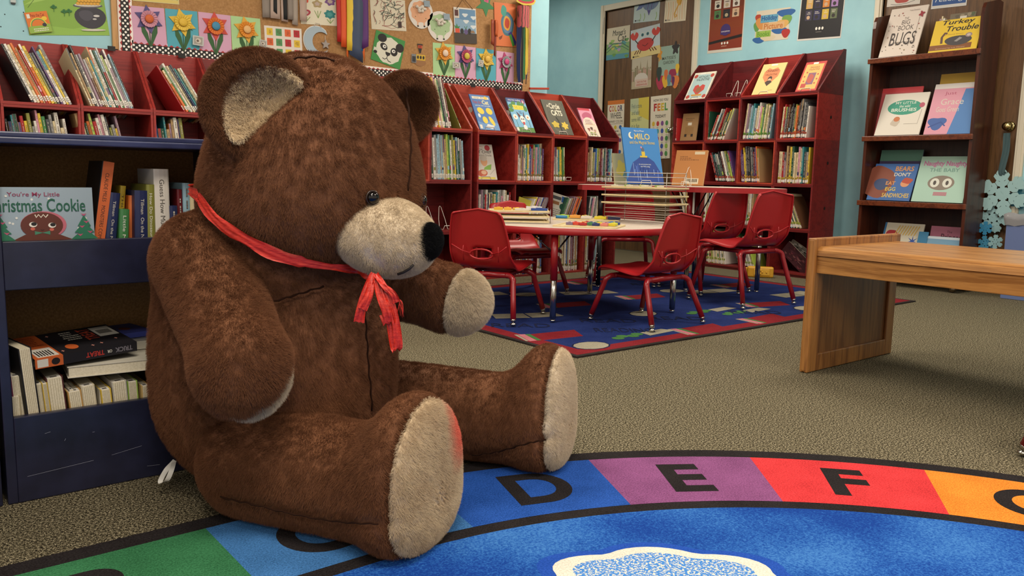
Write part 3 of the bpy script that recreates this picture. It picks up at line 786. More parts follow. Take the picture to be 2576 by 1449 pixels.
# ------------------------------------------------------------ alphabet rug
OAK = wood('honey_oak', '#8a5a2a', '#b27d42', 'y', 0.8, 0.3); OAKZ = wood('honey_oak_upright', '#80522a', '#a8733c', 'z', 0.8, 0.35)
OAKP = wood('honey_oak_panel', '#6e4522', '#8e6033', 'z', 0.6, 0.4)
def alphabet_rug():
    m = MB(); cx, cy = 0.77, -0.03; BLK = pile('#1d1819', 0.3)
    RO, RB, RI, RI2 = 1.79, 1.735, 1.425, 1.385
    def stad(R, n=60, x0=-0.95):
        pts = [(cx + R * math.cos(rad(a)), cy + R * math.sin(rad(a))) for a in [-90 + 180 * i / n for i in range(n + 1)]]
        return pts + [(x0 - R * math.sin(rad(180 * i / n)), cy + R * math.cos(rad(180 * i / n))) for i in range(n + 1)]
    m.prism(stad(RO), 0.0005, 0.011, BLK)
    z = 0.0113
    cols = ['#1d4c9e', '#7f4876', '#cc3337', '#dc7f28', '#d9b634', '#3f8a4c', '#4a8fd0', '#2458b0', '#8d5084', '#d9363a']
    letters = 'DEFGHIJKLM'
    angs = [90 - 9.5] + [64.8 - 15.0 * k for k in range(10)]
    def sector(a0, a1, c):
        n = 8; P = [(cx + RB * math.cos(rad(a0 + (a1 - a0) * i / n)), cy + RB * math.sin(rad(a0 + (a1 - a0) * i / n))) for i in range(n + 1)]
        P += [(cx + RI * math.cos(rad(a1 + (a0 - a1) * i / n)), cy + RI * math.sin(rad(a1 + (a0 - a1) * i / n))) for i in range(n + 1)]
        m.poly(P, z, pile(c))
    def letter(ch, u, v, ang, size=0.19):
        vv, ff = text_geo(ch, 0.035)
        ax = [p[0] for p in vv]; ay = [p[1] for p in vv]; w = max(ax) - min(ax); h = max(ay) - min(ay)
        s = size / h; sx = size * 0.92 / h if ch not in 'I' else s; T = Tr(u, v, z + 0.0004) @ Rz(ang)
        m.add([((p[0] - min(ax) - w / 2) * sx, (p[1] - min(ay) - h / 2) * s, 0) for p in vv], ff, BLK, T=T)
    RM = (RB + RI) / 2
    for k, c in enumerate(cols):
        a0, a1 = angs[k], angs[k + 1]; sector(a0, a1, c); am = (a0 + a1) / 2
        if k == 0: am = 71.5
        letter(letters[k], cx + RM * math.cos(rad(am)), cy + RM * math.sin(rad(am)), am - 90)
    sector(80.5, 90, '#386ba3')
    def block(xa, xb, c): m.poly([(xa, cy + RI), (xb, cy + RI), (xb, cy + RB), (xa, cy + RB)], z, pile(c))
    block(0.539, 0.77, '#386ba3'); block(0.05, 0.539, '#2f6c45'); block(-0.44, 0.05, '#8d5084')
    letter('C', 0.715, cy + RM - 0.005, 0); letter('B', 0.30, cy + RM, 0); letter('A', -0.2, cy + RM, 0)
    inner = sky_yarn()
    m.poly(stad(RI2, 60), z, inner)
    CL = pile('#d8d2c4', 0.2)
    def blob(c, r, seed, mat, zz):
        pts = []; rr = random.Random(seed)
        lob = [(rr.uniform(-.3, .3)) for _ in range(8)]
        for i in range(64):
            a = 2 * PI * i / 64; q = r * (1 + 0.16 * abs(math.sin(a * 3.5 + seed)))
            pts.append((c[0] + q * math.cos(a) * 1.0, c[1] + q * math.sin(a) * 0.62))
        T = Tr(c[0], c[1], 0) @ Rz(-39) @ Tr(-c[0], -c[1], 0)
        m.poly(pts, zz, mat, T=T)
    w = NT('rug_yarn_cloud', 0.95, spec=0.1); v = w.mapping((1, 1, 1)); f = w.noise(v, 170, 2, 0.7)
    w.base(w.ramp(f, [(0.5, '#3f7fc8'), (0.56, '#d8d2c4')])); w.bump(f, 0.003, 0.6)
    blob((1.163, 0.95), 0.245, 2, pile('#1c4aa8', 0.2), z + 0.0002)
    blob((1.163, 0.95), 0.215, 2, CL, z + 0.0004); blob((1.163, 0.95), 0.178, 2, w.m, z + 0.0006)
    tag(m.build('alphabet_rug'), 'round-ended alphabet rug with a blue centre and coloured letter blocks', 'rug')
alphabet_rug()

# ------------------------------------------------------------ picture rug under the tables
def picture_rug():
    m = MB(); x0, x1, y0, y1 = 2.37, 5.39, 2.51, 4.50
    m.prism([(x0, y0), (x1, y0), (x1, y1), (x0, y1)], 0.0005, 0.008, pile('#2a2422', 0.3))
    a = Art(m, x1 - x0, y1 - y0, Tr((x0 + x1) / 2, (y0 + y1) / 2, 0.0081), 0.00002)
    R_, BL, K, W, G, P, Yl = pile('#74161f', 0.25), pile('#15265c', 0.3), pile('#131a3a', 0.3), pile('#8f8977', 0.2), pile('#3c6a38', 0.25), pile('#b06a72', 0.2), pile('#b8a865', 0.2)
    a.rect(0.8, 1.2, 99.2, 98.8, R_); a.rect(3.6, 5.4, 96.4, 94.6, BL)
    rr = random.Random(3)
    def bk(x, y, t):
        o = [(-5, -1.5), (3, -3.5), (6, 1), (-3, 3.2)]
        def q(p): return (x + p[0] * math.cos(t) - p[1] * math.sin(t), y + (p[0] * math.sin(t) + p[1] * math.cos(t)) * 1.5)
        a.poly([q(p) for p in o], R_); a.poly([q(p) for p in [(-5.3, -1.2), (-4.6, -1.4), (-2.4, 3.2), (-3.2, 3.6)]], G)
        a.poly([q(p) for p in [(-6.6, -0.8), (-5.4, -1.2), (-3.2, 3.6), (-4.2, 4.2)]], P); a.poly([q(p) for p in [(-7.0, -0.4), (-6.6, -0.6), (-4.3, 4.2), (-4.8, 4.4)]], W)
    def sheet(x, y, t):
        a.ell(x, y, 3.4, 4.0, K, 12, rot=t); a.ell(x, y, 3.1, 3.6, W, 12, rot=t)
    def wrm(x, y):
        for k in range(4): a.ell(x + k * 1.7, y + (k % 2) * 1.1, 1.1, 1.5, G, 10)
        a.poly([(x + 6, y - 2), (x + 13, y - 1), (x + 12, y + 2.5), (x + 6.5, y + 2)], W)
    def open_book(x, y, t):
        def q(p): return (x + p[0] * math.cos(t) - p[1] * math.sin(t), y + (p[0] * math.sin(t) + p[1] * math.cos(t)) * 1.5)
        a.poly([q(p) for p in [(-6.5, -2), (-0.2, -2.6), (0, 2.2), (-6, 2.6)]], W); a.poly([q(p) for p in [(0.2, -2.6), (6.5, -2), (6, 2.6), (0.3, 2.2)]], W)
    for (x, y, t) in ((7.7464, 20.609, 0.12), (33.057, 6.0638, 0.25), (31.0387, 54.3492, 0.1), (66.9447, 22.2598, 0.0), (51.7331, 6.4462, 0.3), (59.1099, 90.2407, 0.3), (52.5464, 53.7588, 0.1), (86.6076, 56.2116, 0.2)): bk(x, y, t)
    for (x, y, t) in ((7.0682, 6.793, 5), (32.5364, 76.8688, 0), (35.7526, 30.7266, 20), (69.0454, 10.4633, 10), (64.6639, 57.8161, 0), (7.4728, 55.6965, 0)): sheet(x, y, t)
    for (x, y) in ((14.5772, 9.309), (48.9623, 16.7618), (43.7503, 23.2327), (6.2315, 68.709)): wrm(x, y)
    for (x, y, t) in ((15.6358, 45.7563, -0.35), (45.8166, 69.1598, -0.3), (72.2358, 49.9663, -0.2), (23.3695, 85.0955, -0.3), (84.8536, 29.9186, 0)): open_book(x, y, t)
    for (x, y, wd) in ((20.3447, 15.7427, 'READING'), (8.4444, 34.9276, 'READ'), (24.5781, 27.7814, 'READ'), (55.6281, 14.5307, 'READ'), (36.9901, 20.3839, 'READ'), (69.0235, 72.7995, 'READ')):
        a.text(wd, x - 5, y - 2.6, x + 5, y + 2.6, K, rot=-35)
    tag(m.build('picture_rug'), 'blue rug with scattered books and red border under the tables', 'rug')
picture_rug()

# ------------------------------------------------------------ oak bench table, front right
bt = thing('bench_table', 'low oak table with panelled ends, cut off at the right', 'table', (2.976, 1.79, 0))
# local: +x to the back, -y along its length towards the viewer's right
L_, Wd = 1.5, 0.662
m = MB()
top = [(0, 0.478), (0.004, 0.499), (0.016, 0.511), (0.034, 0.514), (Wd - 0.02, 0.514), (Wd, 0.50), (Wd, 0.478)]
m.prism(top, 0, L_ - 0.03, OAK, T=frame((0, 0, 0), (1, 0, 0), (0, 0, 1), (0, -1, 0)))
m.build('tabletop', bt)
for (xa, xb) in ((0.008, 0.03), (Wd - 0.03, Wd - 0.008)):
    m = MB(); m.box(xa, xb, -L_ + 0.02, 0, 0.408, 0.477, OAK, 0.002); m.build('apron', bt)
for yy in (0, -L_ - 0.03):
    m = MB(); t = 0.034; fw = 0.062; H = 0.545
    def rr4(x0, x1, z0, z1, r):
        return [(x + r * math.cos(rad(a)), z + r * math.sin(rad(a))) for (x, z, a0) in ((x1 - r, z1 - r, 0), (x0 + r, z1 - r, 90), (x0 + r, z0 + r, 180), (x1 - r, z0 + r, 270)) for a in (a0, a0 + 30, a0 + 60, a0 + 90)]
    T = frame((0, yy + t, 0), (1, 0, 0), (0, 0, 1), (0, -1, 0))
    o_ = rr4(-0.012, Wd + 0.012, 0.002, H, 0.022)
    m.prism(o_, 0.012, t - 0.012, OAKP, T=T)
    for zz in ((0, 0.013), (t - 0.013, t)):
        for (a0, a1, b0, b1) in ((-0.012, fw, 0.002, H), (Wd - fw + 0.012, Wd + 0.012, 0.002, H), (fw, Wd - fw + 0.012, 0.002, fw + 0.01), (fw, Wd - fw + 0.012, H - fw, H)):
            m.box(a0, a1, yy + t - zz[1], yy + t - zz[0], b0, b1, OAKZ, 0.003)
    m.box(-0.0125, Wd + 0.0125, yy - 0.0007, yy + t + 0.0007, H - 0.012, H + 0.001, OAKZ, 0.004)
    m.box(-0.0132, 0.020, yy - 0.0007, yy + t + 0.0007, 0.003, H, OAKZ, 0.008)
    m.build('end_panel', bt)

# ------------------------------------------------------------ tables
CHR = M('#b9b4ab', 0.22, 1.0); REDM = M('#86141b', 0.28); REDP = M('#a41b20', 0.36); BLKM = M('#141316', 0.35)
REDE = M('#9a171c', 0.4)
LAM = noisy('pale_grey_laminate', '#cdbfb0', '#d8cbbd', 40, 0.35)
def table_leg(root, x, y, ztop, zs, blk=False):
    up = MB(); up.tube([(x, y, zs), (x, y, ztop)], 0.019, REDM if not blk else BLKM, 12)
    l = up.build('leg', root)
    lo = MB(); lo.tube([(x, y, 0.022), (x, y, zs + 0.02)], 0.0165, CHR if not blk else BLKM, 12)
    if blk:
        for k in range(7): lo.ball((x - 0.013, y - 0.011, 0.06 + k * 0.03), 0.006, CHR, 8, (0.6, 0.6, 1))
    lo.build('leg_extension', l)
    g = MB(); g.lathe([(0.006, 0.016), (0.006, 0.008), (0.014, 0.006), (0.016, 0.0)], CHR, 12, T=Tr(x, y, 0.0085)); g.lathe([(0.012, 0), (0.006, 0.01)], CHR, 10, T=Tr(x, y, 0.018)); g.build('glide', l)
TZ = 0.497
lt = thing('activity_table', 'low round activity table with white top and red edge, on the picture rug', 'table', (3.285, 3.515, 0.0083), 0)
n = 64
circ = lambda r: [(r * math.cos(2 * PI * k / n), r * math.sin(2 * PI * k / n)) for k in range(n)]
m = MB(); m.prism(circ(0.605), TZ - 0.012, TZ, LAM); m.build('tabletop', lt)
m = MB(); m.lathe([(0.595, TZ - 0.036), (0.609, TZ - 0.036), (0.613, TZ - 0.030), (0.613, TZ - 0.004), (0.608, TZ - 0.0005), (0.604, TZ - 0.0005)], REDE, 96)
m.build('edge_band', lt)
for (x, y) in ((-0.462, -0.331), (0.332, -0.46), (0.45, 0.34), (-0.345, 0.44)):
    table_leg(lt, x, y, TZ - 0.036, 0.225)
for (x, y) in ((-0.462, -0.331), (0.332, -0.46)):
    for (dx, dy) in ((0.13, 0.02), (-0.07, 0.1)):
        m = MB(); m.tube([(x, y, 0.36), (x + dx, y + dy, TZ - 0.036)], 0.0045, BLKM, 6); m.build('brace', lt)
# tall table with a scooped-out side, behind
tt_m = frame(BR * 1.1590 + BF * 5.6, BR, BF, (0, 0, 1))
tt = thing('tall_table', 'tall red-edged table with a scooped side behind the round one', 'table', mat=tt_m)
TT = 0.714
out_ = [(p.x, p.y) for p in spline([(-0.70, -0.02, 0), (-0.60, -0.06, 0), (-0.47, -0.05, 0), (-0.38, 0.06, 0), (-0.24, 0.13, 0), (-0.12, 0.06, 0), (-0.04, -0.08, 0), (0.12, -0.20, 0), (0.35, -0.24, 0), (0.56, -0.20, 0), (0.66, -0.08, 0), (0.67, 0.15, 0), (0.60, 0.42, 0), (0.35, 0.60, 0), (0.0, 0.66, 0), (-0.4, 0.58, 0), (-0.66, 0.36, 0), (-0.72, 0.12, 0), (-0.70, -0.02, 0)], 4)[:-1]]
m = MB(); m.prism([(p[0] * 0.994, 0.1 + (p[1] - 0.1) * 0.99) for p in out_], TT - 0.012, TT + 0.0004, LAM); m.build('tabletop', tt)
m = MB(); m.prism(out_, TT - 0.034, TT, REDE); m.build('edge_band', tt)
for (x, y, bk_) in ((0.04, 0.03, False), (0.52, 0.0, False), (0.16, 0.34, False), (-0.56, 0.10, True)):
    table_leg(tt, x, y, TT - 0.034, 0.40 if not bk_ else 0.44, bk_)
for (x, y) in ((0.04, 0.03), (0.16, 0.34)):
    for (dx, dy) in ((0.12, 0.05), (-0.12, 0.03)):
        m = MB(); m.tube([(x, y, 0.46), (x + dx, y + dy, TT - 0.034)], 0.0045, BLKM, 6); m.build('brace', tt)

# ------------------------------------------------------------ red stacking chairs; local +y is the way the sitter faces, origin between the four feet
def make_chair(name, label, sc=1.0, seat_z=0.29, back_h=0.285):
    root = thing(name, label, 'chair')
    W_ = 0.35 * sc; Dp = 0.30 * sc
    zb = seat_z; yb = -0.10 * sc
    # centre-line profile: seat front -> bend -> back top   (y, z, half width)
    prof = [(yb + Dp + 0.02, zb - 0.020, 0.42), (yb + Dp, zb - 0.004, 0.455), (yb + Dp * 0.8, zb + 0.002, 0.47), (yb + Dp * 0.5, zb - 0.010, 0.485), (yb + Dp * 0.22, zb - 0.020, 0.50),
            (yb + 0.015, zb - 0.016, 0.505), (yb - 0.020, zb + 0.012, 0.51), (yb - 0.036, zb + 0.050, 0.515), (yb - 0.046, zb + 0.095, 0.52), (yb - 0.062, zb + back_h * 0.55, 0.50),
            (yb - 0.078, zb + back_h * 0.78, 0.465), (yb - 0.090, zb + back_h * 0.93, 0.43), (yb - 0.093, zb + back_h * 0.965, 0.40)]
    P = [Vector(p) for p in prof]; P = spline(P, 3); NU = 20
    vs = []; fs = []; idx = {}
    i_hole = [i for i, p in enumerate(P) if zb + 0.034 < p.y < zb + 0.088 and p.x < yb]
    for i, p in enumerate(P):
        for k in range(NU + 1):
            u = 2 * k / NU - 1; hw = p.z * W_ * 1.0
            x = u * hw; back = max(0, min(1, (p.y - zb - 0.01) / 0.05)); e = max(0, abs(u) - 0.74) / 0.26
            y = p.x; z = p.y
            y -= -0.012 * back * (abs(u) ** 2) * 0 ; y += -back * e * 0.030 * sc; z += (1 - back) * (abs(u) ** 3) * 0.012 - (1 - back) * (e ** 2) * 0.014
            x -= math.copysign(back * e ** 2 * 0.012, u)
            if i >= len(P) - 3: z += 0.022 * sc * (1 - abs(u))
            elif i >= len(P) - 8: z += 0.012 * sc * (1 - abs(u)) * (i - len(P) + 8) / 5
            vs.append((x, y, z)); idx[i, k] = len(vs) - 1
    for i in range(len(P) - 1):
        for k in range(NU):
            um = (2 * (k + 0.5) / NU - 1)
            if i in i_hole and abs(um) < 0.36 - 0.10 * abs(i - (i_hole[0] + i_hole[-1]) / 2) / max(1, len(i_hole) / 2): continue
            fs.append((idx[i, k], idx[i, k + 1], idx[i + 1, k + 1], idx[i + 1, k]))
    me = bpy.data.meshes.new('seat_shell'); me.from_pydata(vs, [], fs); me.materials.append(REDP)
    me.polygons.foreach_set('use_smooth', [True] * len(me.polygons))
    o = bpy.data.objects.new('seat_shell', me); COL.objects.link(o); o.parent = root
    sm = o.modifiers.new('s', 'SOLIDIFY'); sm.thickness = 0.006; sm.offset = -1
    # raised rim round the hand hole and the ribs beside it
    zc = zb + 0.060; yc = yb - 0.042
    rim = [(0.066 * sc * math.cos(a), yc - 0.012 - 0.1 * (0.026 * math.sin(a)), zc + (0.028 if math.sin(a) > 0 else 0.024) * math.sin(a)) for a in [2 * PI * k / 24 for k in range(24)]]
    rb_ = MB(); rb_.tube(rim, 0.0052, REDP, 6, True)
    ol = [vs[idx[i, 0]] for i in range(len(P))] + [vs[idx[len(P) - 1, k]] for k in range(1, NU + 1)] + [vs[idx[i, NU]] for i in range(len(P) - 2, -1, -1)]
    eb = MB(); eb.tube(ol, 0.0052, REDP, 6); eb.build('rolled_edge', o)
    for s in (-1, 1):
        rb_.tube([(s * 0.058 * sc, yc - 0.014, zc + 0.004), (s * 0.11 * sc, yc - 0.022, zc + 0.018), (s * 0.158 * sc, yc - 0.044, zc + 0.050)], 0.0035, REDP, 5)
        rb_.tube([(s * 0.100 * sc, yc - 0.013, zc - 0.035), (s * 0.102 * sc, yc - 0.022, zc + 0.012), (s * 0.100 * sc, yc - 0.020, zc + 0.045)], 0.0028, REDP, 5)
    rb_.build('hand_hole_rim', o)
    r = 0.0145 * (0.92 + 0.08 * sc)
    hx, fy, ry = 0.128 * sc, 0.13 * sc, -0.115 * sc
    FX = 0.21 * sc
    for (yy, fyy) in ((ry, -0.205 * sc), (fy, 0.205 * sc)):
        zt = zb - 0.045
        cb = MB(); cb.tube([(-hx, yy, zt), (hx, yy, zt)], r, REDM, 10); cb.build('crossbar', root)
        for s in (-1, 1):
            foot = Vector((s * FX, fyy, 0.034)); kn_ = Vector((s * (hx + 0.045 * sc), yy + (fyy - yy) * 0.18, zt - 0.018))
            pth = [Vector((s * hx * 0.98, yy, zt)), Vector((s * (hx + 0.022), yy + (fyy - yy) * 0.04, zt - 0.002)), kn_, kn_.lerp(foot, 0.12), kn_.lerp(foot, 0.5), foot]
            sp = spline(pth[:4], 4) + [pth[4], pth[5]]
            lg = MB(); lg.tube(sp, r, REDM, 10); l = lg.build('leg', root)
            g = MB(); dr = (foot - kn_).normalized()
            g.tube([foot - dr * 0.004, foot + dr * 0.012], r * 0.92, CHR, 10)
            g.lathe([(0.0045, 0.018), (0.0045, 0.010), (0.013, 0.007), (0.016, 0.0)], CHR, 12, T=Tr(foot.x + dr.x * 0.012, foot.y + dr.y * 0.012, 0.0085))
            g.build('glide', l)
    for s in (-1, 1):
        m_ = MB(); m_.tube([(s * hx * 0.85, ry, zb - 0.045), (s * hx * 0.85, fy, zb - 0.045)], r * 0.8, REDM, 8); m_.build('seat_rail', root)
    return root
def cmat(x, y, head):
    """place a chair so the middle of its feet is at x, y and it faces the given heading in degrees"""
    return Tr(x, y, 0.0) @ Rz(head - 90)
ZR = 0.0083
GC = 'red stacking chairs round the tables'
ch = make_chair('stacking_chair', 'small red plastic chair with its back to the viewer, in front of the round table'); ch['group'] = GC
ch.matrix_world = Tr(0, 0, ZR) @ cmat(3.265, 2.93, 93)
dup(ch, Tr(0, 0, ZR) @ cmat(2.66, 3.49, 28), 'small red plastic chair between the bear and the round table', GC)
dup(ch, Tr(0, 0, ZR) @ cmat(3.42, 4.16, -98), 'small red chair on the far side of the round table, mostly hidden', GC)
c2 = make_chair('stacking_chair', 'large red plastic chair nearest the viewer at the tall table', 1.08, 0.375, 0.31); c2['group'] = GC
c2.matrix_world = Tr(0, 0, ZR) @ cmat(4.32, 3.10, 84)
dup(c2, Tr(0, 0, ZR) @ cmat(4.53, 3.58, 84), 'large dark red chair tucked in behind another at the tall table', GC)
dup(c2, Tr(0, 0, 0.0) @ cmat(4.36, 4.17, 53), 'large red chair on the far side of the tall table, seen through the wire rack', GC)
dup(ch, Tr(0, 0, 0.0) @ cmat(2.657, 0.572, 60), 'red chair of which only one foot shows at the right edge', GC)

# ------------------------------------------------------------ books
PAGES = noisy('paper_pages', '#cfc4a8', '#e0d6bd', 300, 0.8, sc3=(1, 1, 1))
PAL = {'white': '#d3cdc2', 'cream': '#cdbd97', 'grey': '#8f8d8a', 'dark grey': '#45474a', 'black': '#1f1e20', 'brown': '#5c3c28', 'tan': '#a98a60', 'red': '#a32326', 'dark red': '#66181f', 'orange': '#cf6a2c',
       'yellow': '#d3b53a', 'olive': '#80803a', 'green': '#3f7a45', 'dark green': '#234b38', 'teal': '#2f7c82', 'pale blue': '#8fb0bd', 'blue': '#2f5c9e', 'navy': '#232c52', 'purple': '#553768', 'pink': '#c98c9c', 'lime': '#a3b84a', 'mauve': '#8c7180'}
MIX = ['white', 'white', 'cream', 'cream', 'grey', 'white', 'dark grey', 'black', 'brown', 'tan', 'red', 'dark red', 'orange', 'yellow', 'olive', 'green', 'dark green', 'teal', 'pale blue', 'blue', 'navy', 'purple', 'pink', 'lime', 'mauve']
LBL = M('#d9d4c9', 0.6)
def inkfor(c): return '#b3ab9c' if sum(hexc(PAL[c])[:3]) < 0.7 else '#6f655c'
def spine_book(t, h, d, col, r, sticker='low', tag_col=None, title=None, tcol=None, parts=None, spc=None):
    """book standing up: x across the spine, y into the shelf, z up; spine at y = 0. parts = parent thing for separate cover, pages, label"""
    cov = M(PAL[col] if col in PAL else col, 0.38); c = MB(); bt = min(0.0022, t * 0.2)
    ns = 5; sp = []
    for k in range(ns + 1):
        a = PI * k / ns; sp.append((t / 2 - math.cos(a) * (t / 2), 0.0 + (1 - math.sin(a)) * min(0.004, t * 0.3)))
    outl = sp + [(t, d), (t - bt, d), (t - bt, 0.006), (bt, 0.006), (bt, d), (0, d)]
    c.prism(outl, 0, h, cov)
    pg = MB() if parts is not None else c
    pg.box(bt, t - bt, 0.006, d - 0.004, 0.003, h - 0.003, PAGES)
    lb = MB() if parts is not None else c
    T = frame((t / 2, -0.0002, h / 2), (1, 0, 0), (0, 0, 1), (0, -1, 0)); w = t * 0.80
    a = Art(lb, w, h, T, 0.00015)
    if sticker == 'low': a.rect(2, 4, 98, 13, LBL); a.rect(20, 6, 80, 7.2, '#55504a'); a.rect(20, 9, 70, 10.2, '#55504a')
    elif sticker == 'band':
        a.rect(2, 3, 98, 13, LBL); a.rect(20, 5, 75, 6.5, '#6b645c'); a.rect(2, 14, 98, 19.5, tag_col or '#9a8a3a'); a.rect(25, 15.4, 75, 18, '#3b3520')
    elif sticker == 'tagged':
        a.rect(2, 3, 98, 11, LBL); a.rect(0, 12.5, 100, 18.5, tag_col or '#b5442c'); a.rect(25, 14.2, 75, 16.4, '#2b2320')
    b = Art(c, w, h, T, 0.00015); ink = tcol or inkfor(col if col in PAL else 'black')
    if spc: b.rect(-8, 0, 108, 100, spc)
    if title: b.text(title, 30, 22, 70, 90, ink, 0.0, rot=270)
    else:
        y = r.uniform(24, 34); kind = r.random()
        if kind < 0.25: b.rect(0, 60 + r.uniform(0, 15), 100, 100, M(PAL[r.choice(MIX)], 0.4))
        if kind > 0.6: b.rect(0, 22, 100, 22 + r.uniform(4, 12), M(PAL[r.choice(MIX)], 0.4))
        while y < 92:
            L = r.uniform(1.4, 3.4)
            if r.random() < 0.72: b.rect(38, y, 64, y + L, ink)
            y += L + 0.8
    if parts is None: return c
    cv = c.build('cover', parts); pg.build('pages', parts)
    if lb.v: lb.build('spine_label', parts)
    return cv
SER = {}; BULK_F = []
def shelf_books(T, width, cols, where, group, h=(0.22, 0.29), th=(0.008, 0.016), lean=0.0, back=0.0, start=0.0, sticker='low', tagc=None, seed=1, depth=0.20, parts=False, noun='book', y0=0.02, gap=0.0, order='from left', bulk=False):
    """books standing in a row inside a cubby whose local frame is T (x right, y in, z up); lean > 0 tips the tops to the right. cols: list of colour names"""
    r = random.Random(seed); x = start; n = len(cols); seen = SER.setdefault(where, 0); a = rad(lean)
    out = []
    for k, c in enumerate(cols):
        t = r.uniform(*th); hh = r.uniform(*h); d = depth * r.uniform(0.85, 1.0) * (0.7 if hh < 0.2 else 1)
        w = t / math.cos(a)
        if x + w + (math.sin(abs(a)) * hh if False else 0) > width: break
        lift = t * math.sin(abs(a)) if lean > 0 else 0
        B = T @ Tr(x, y0 + r.uniform(0, 0.012), 0.001) @ Rx(-back)
        if lean >= 0: M_ = B @ Tr(0, 0, t * math.sin(a)) @ Ry(lean)
        else: M_ = B @ Tr(t * math.cos(a) - t * math.cos(a), 0, 0) @ Ry(lean)
        if lean < 0: M_ = B @ Tr(0, 0, 0) @ Ry(lean)
        thick = 'thin' if t < sum(th) / 2 - 0.001 else 'thick'
        idx = seen + k
        lab = '%s %s %s, %s %s in %s' % (thick, c, noun, ORD[idx] if idx < len(ORD) else 'last', order, where)
        if bulk:
            q = spine_book(t, hh, d, c, r, sticker, tagc)
            for f_, mi_, sm_ in zip(q.f, q.mi, q.smooth): BULK_F.append((q.mats[mi_], [M_ @ q.v[i_] for i_ in f_]))
            x += w + gap + 0.0006; out.append(None); continue
        if parts:
            o = thing('book', lab, 'book', group=group, mat=M_)
            spine_book(t, hh, d, c, r, sticker, tagc, parts=o)
        else:
            o = spine_book(t, hh, d, c, r, sticker if not isinstance(sticker, list) else r.choice(sticker), tagc if not isinstance(tagc, list) else r.choice(tagc)).build('book', mat_world=M_)
            tag(o, lab, 'book', group)
        out.append(o)
        x += w + gap + 0.0006
    SER[where] = seen + len(out)
    return x
def pick(n, seed, pool=MIX):
    r = random.Random(seed); return [r.choice(pool) for _ in range(n)]
def CA(i, row): return Tr(acol(i) + 0.016, AY, row * RH + 0.014 + (0.0005 if row == 3 else 0))
def CB(i, row): return frame((BXf, BY0 - i * CW - 0.016, ZB + row * RH + 0.014 + (0.0005 if row == 4 else 0)), (0, -1, 0), (1, 0, 0), (0, 0, 1))
IW = CW - 0.034
PALE = ['white', 'cream', 'white', 'grey', 'cream', 'white', 'pale blue', 'tan', 'white', 'mauve']
DARK = ['dark grey', 'black', 'dark grey', 'grey', 'brown', 'black', 'dark red', 'white', 'olive']
# --- left run, sloping tops: tall books tipped to the left, lying back
g = 'tall picture books in the left sloping cubes'
shelf_books(CA(-9, 3), IW, pick(6, 61), 'the leftmost sloping cube', g, (0.27, 0.33), (0.008, 0.014), -17, 14, 0.12, seed=11, depth=0.22, bulk=True)
shelf_books(CA(-8, 3), IW, ['black', 'white', 'cream', 'orange', 'tan', 'red', 'orange', 'yellow', 'olive', 'dark grey', 'purple', 'white', 'yellow', 'grey', 'dark green', 'black'], 'the second sloping cube', g, (0.27, 0.335), (0.008, 0.015), -21, 14, 0.125, parts=True, seed=12, depth=0.22)
shelf_books(CA(-7, 3), IW, ['cream', 'tan', 'black', 'white', 'mauve', 'brown', 'tan', 'white', 'teal', 'cream', 'white', 'dark green', 'red', 'white', 'green', 'white', 'mauve', 'grey', 'pale blue', 'black'], 'the third sloping cube', g, (0.26, 0.345), (0.007, 0.014), -17, 14, 0.04, parts=True, seed=13, depth=0.22)
shelf_books(CA(-6, 3), IW, ['red', 'orange', 'green', 'white', 'cream', 'black', 'navy', 'teal', 'dark green', 'cream', 'white'], 'the fourth sloping cube', g, (0.25, 0.30), (0.008, 0.014), -26, 14, 0.16, parts=True, seed=14, depth=0.22)
shelf_books(CA(-5, 3), IW, ['brown', 'cream', 'dark grey', 'olive', 'grey', 'white'], 'the fifth sloping cube', g, (0.24, 0.29), (0.009, 0.016), -15, 14, 0.05, seed=15, depth=0.22, bulk=True)
g = 'small paperbacks under the left sloping cubes'
shelf_books(CA(-9, 2), IW, pick(9, 71), 'the leftmost upper cubby', g, (0.235, 0.325), (0.010, 0.02), -4, 0, 0.03, None, seed=21, depth=0.14, bulk=True)
shelf_books(CA(-8, 2), IW, ['purple', 'black', 'tan', 'teal', 'pink', 'cream', 'red', 'yellow', 'olive', 'grey', 'white', 'pink', 'yellow', 'green', 'dark grey', 'grey', 'cream', 'white', 'tan', 'white'], 'the cubby below second sloping cube', g, (0.235, 0.325), (0.009, 0.018), -7, 0, 0.012, None, seed=22, depth=0.14)
shelf_books(CA(-7, 2), IW * 0.92, ['tan', 'cream', 'dark green', 'orange', 'cream', 'red', 'white', 'pink', 'white', 'dark grey', 'olive', 'grey', 'yellow', 'mauve'], 'the cubby below third sloping cube', g, (0.235, 0.325), (0.010, 0.019), -12, 0, 0.022, None, seed=23, depth=0.14)
shelf_books(CA(-6, 2), IW * 0.8, ['blue', 'cream', 'dark green', 'teal', 'tan', 'orange', 'tan', 'white', 'orange', 'olive'], 'the cubby below fourth sloping cube', g, (0.235, 0.325), (0.010, 0.020), -6, 0, 0.02, None, seed=24, depth=0.14)
shelf_books(CA(-5, 2), IW * 0.8, pick(9, 75, PALE), 'the cubby below fifth sloping cube', g, (0.235, 0.325), (0.010, 0.018), -3, 0, 0.02, None, seed=25, depth=0.14, bulk=True)
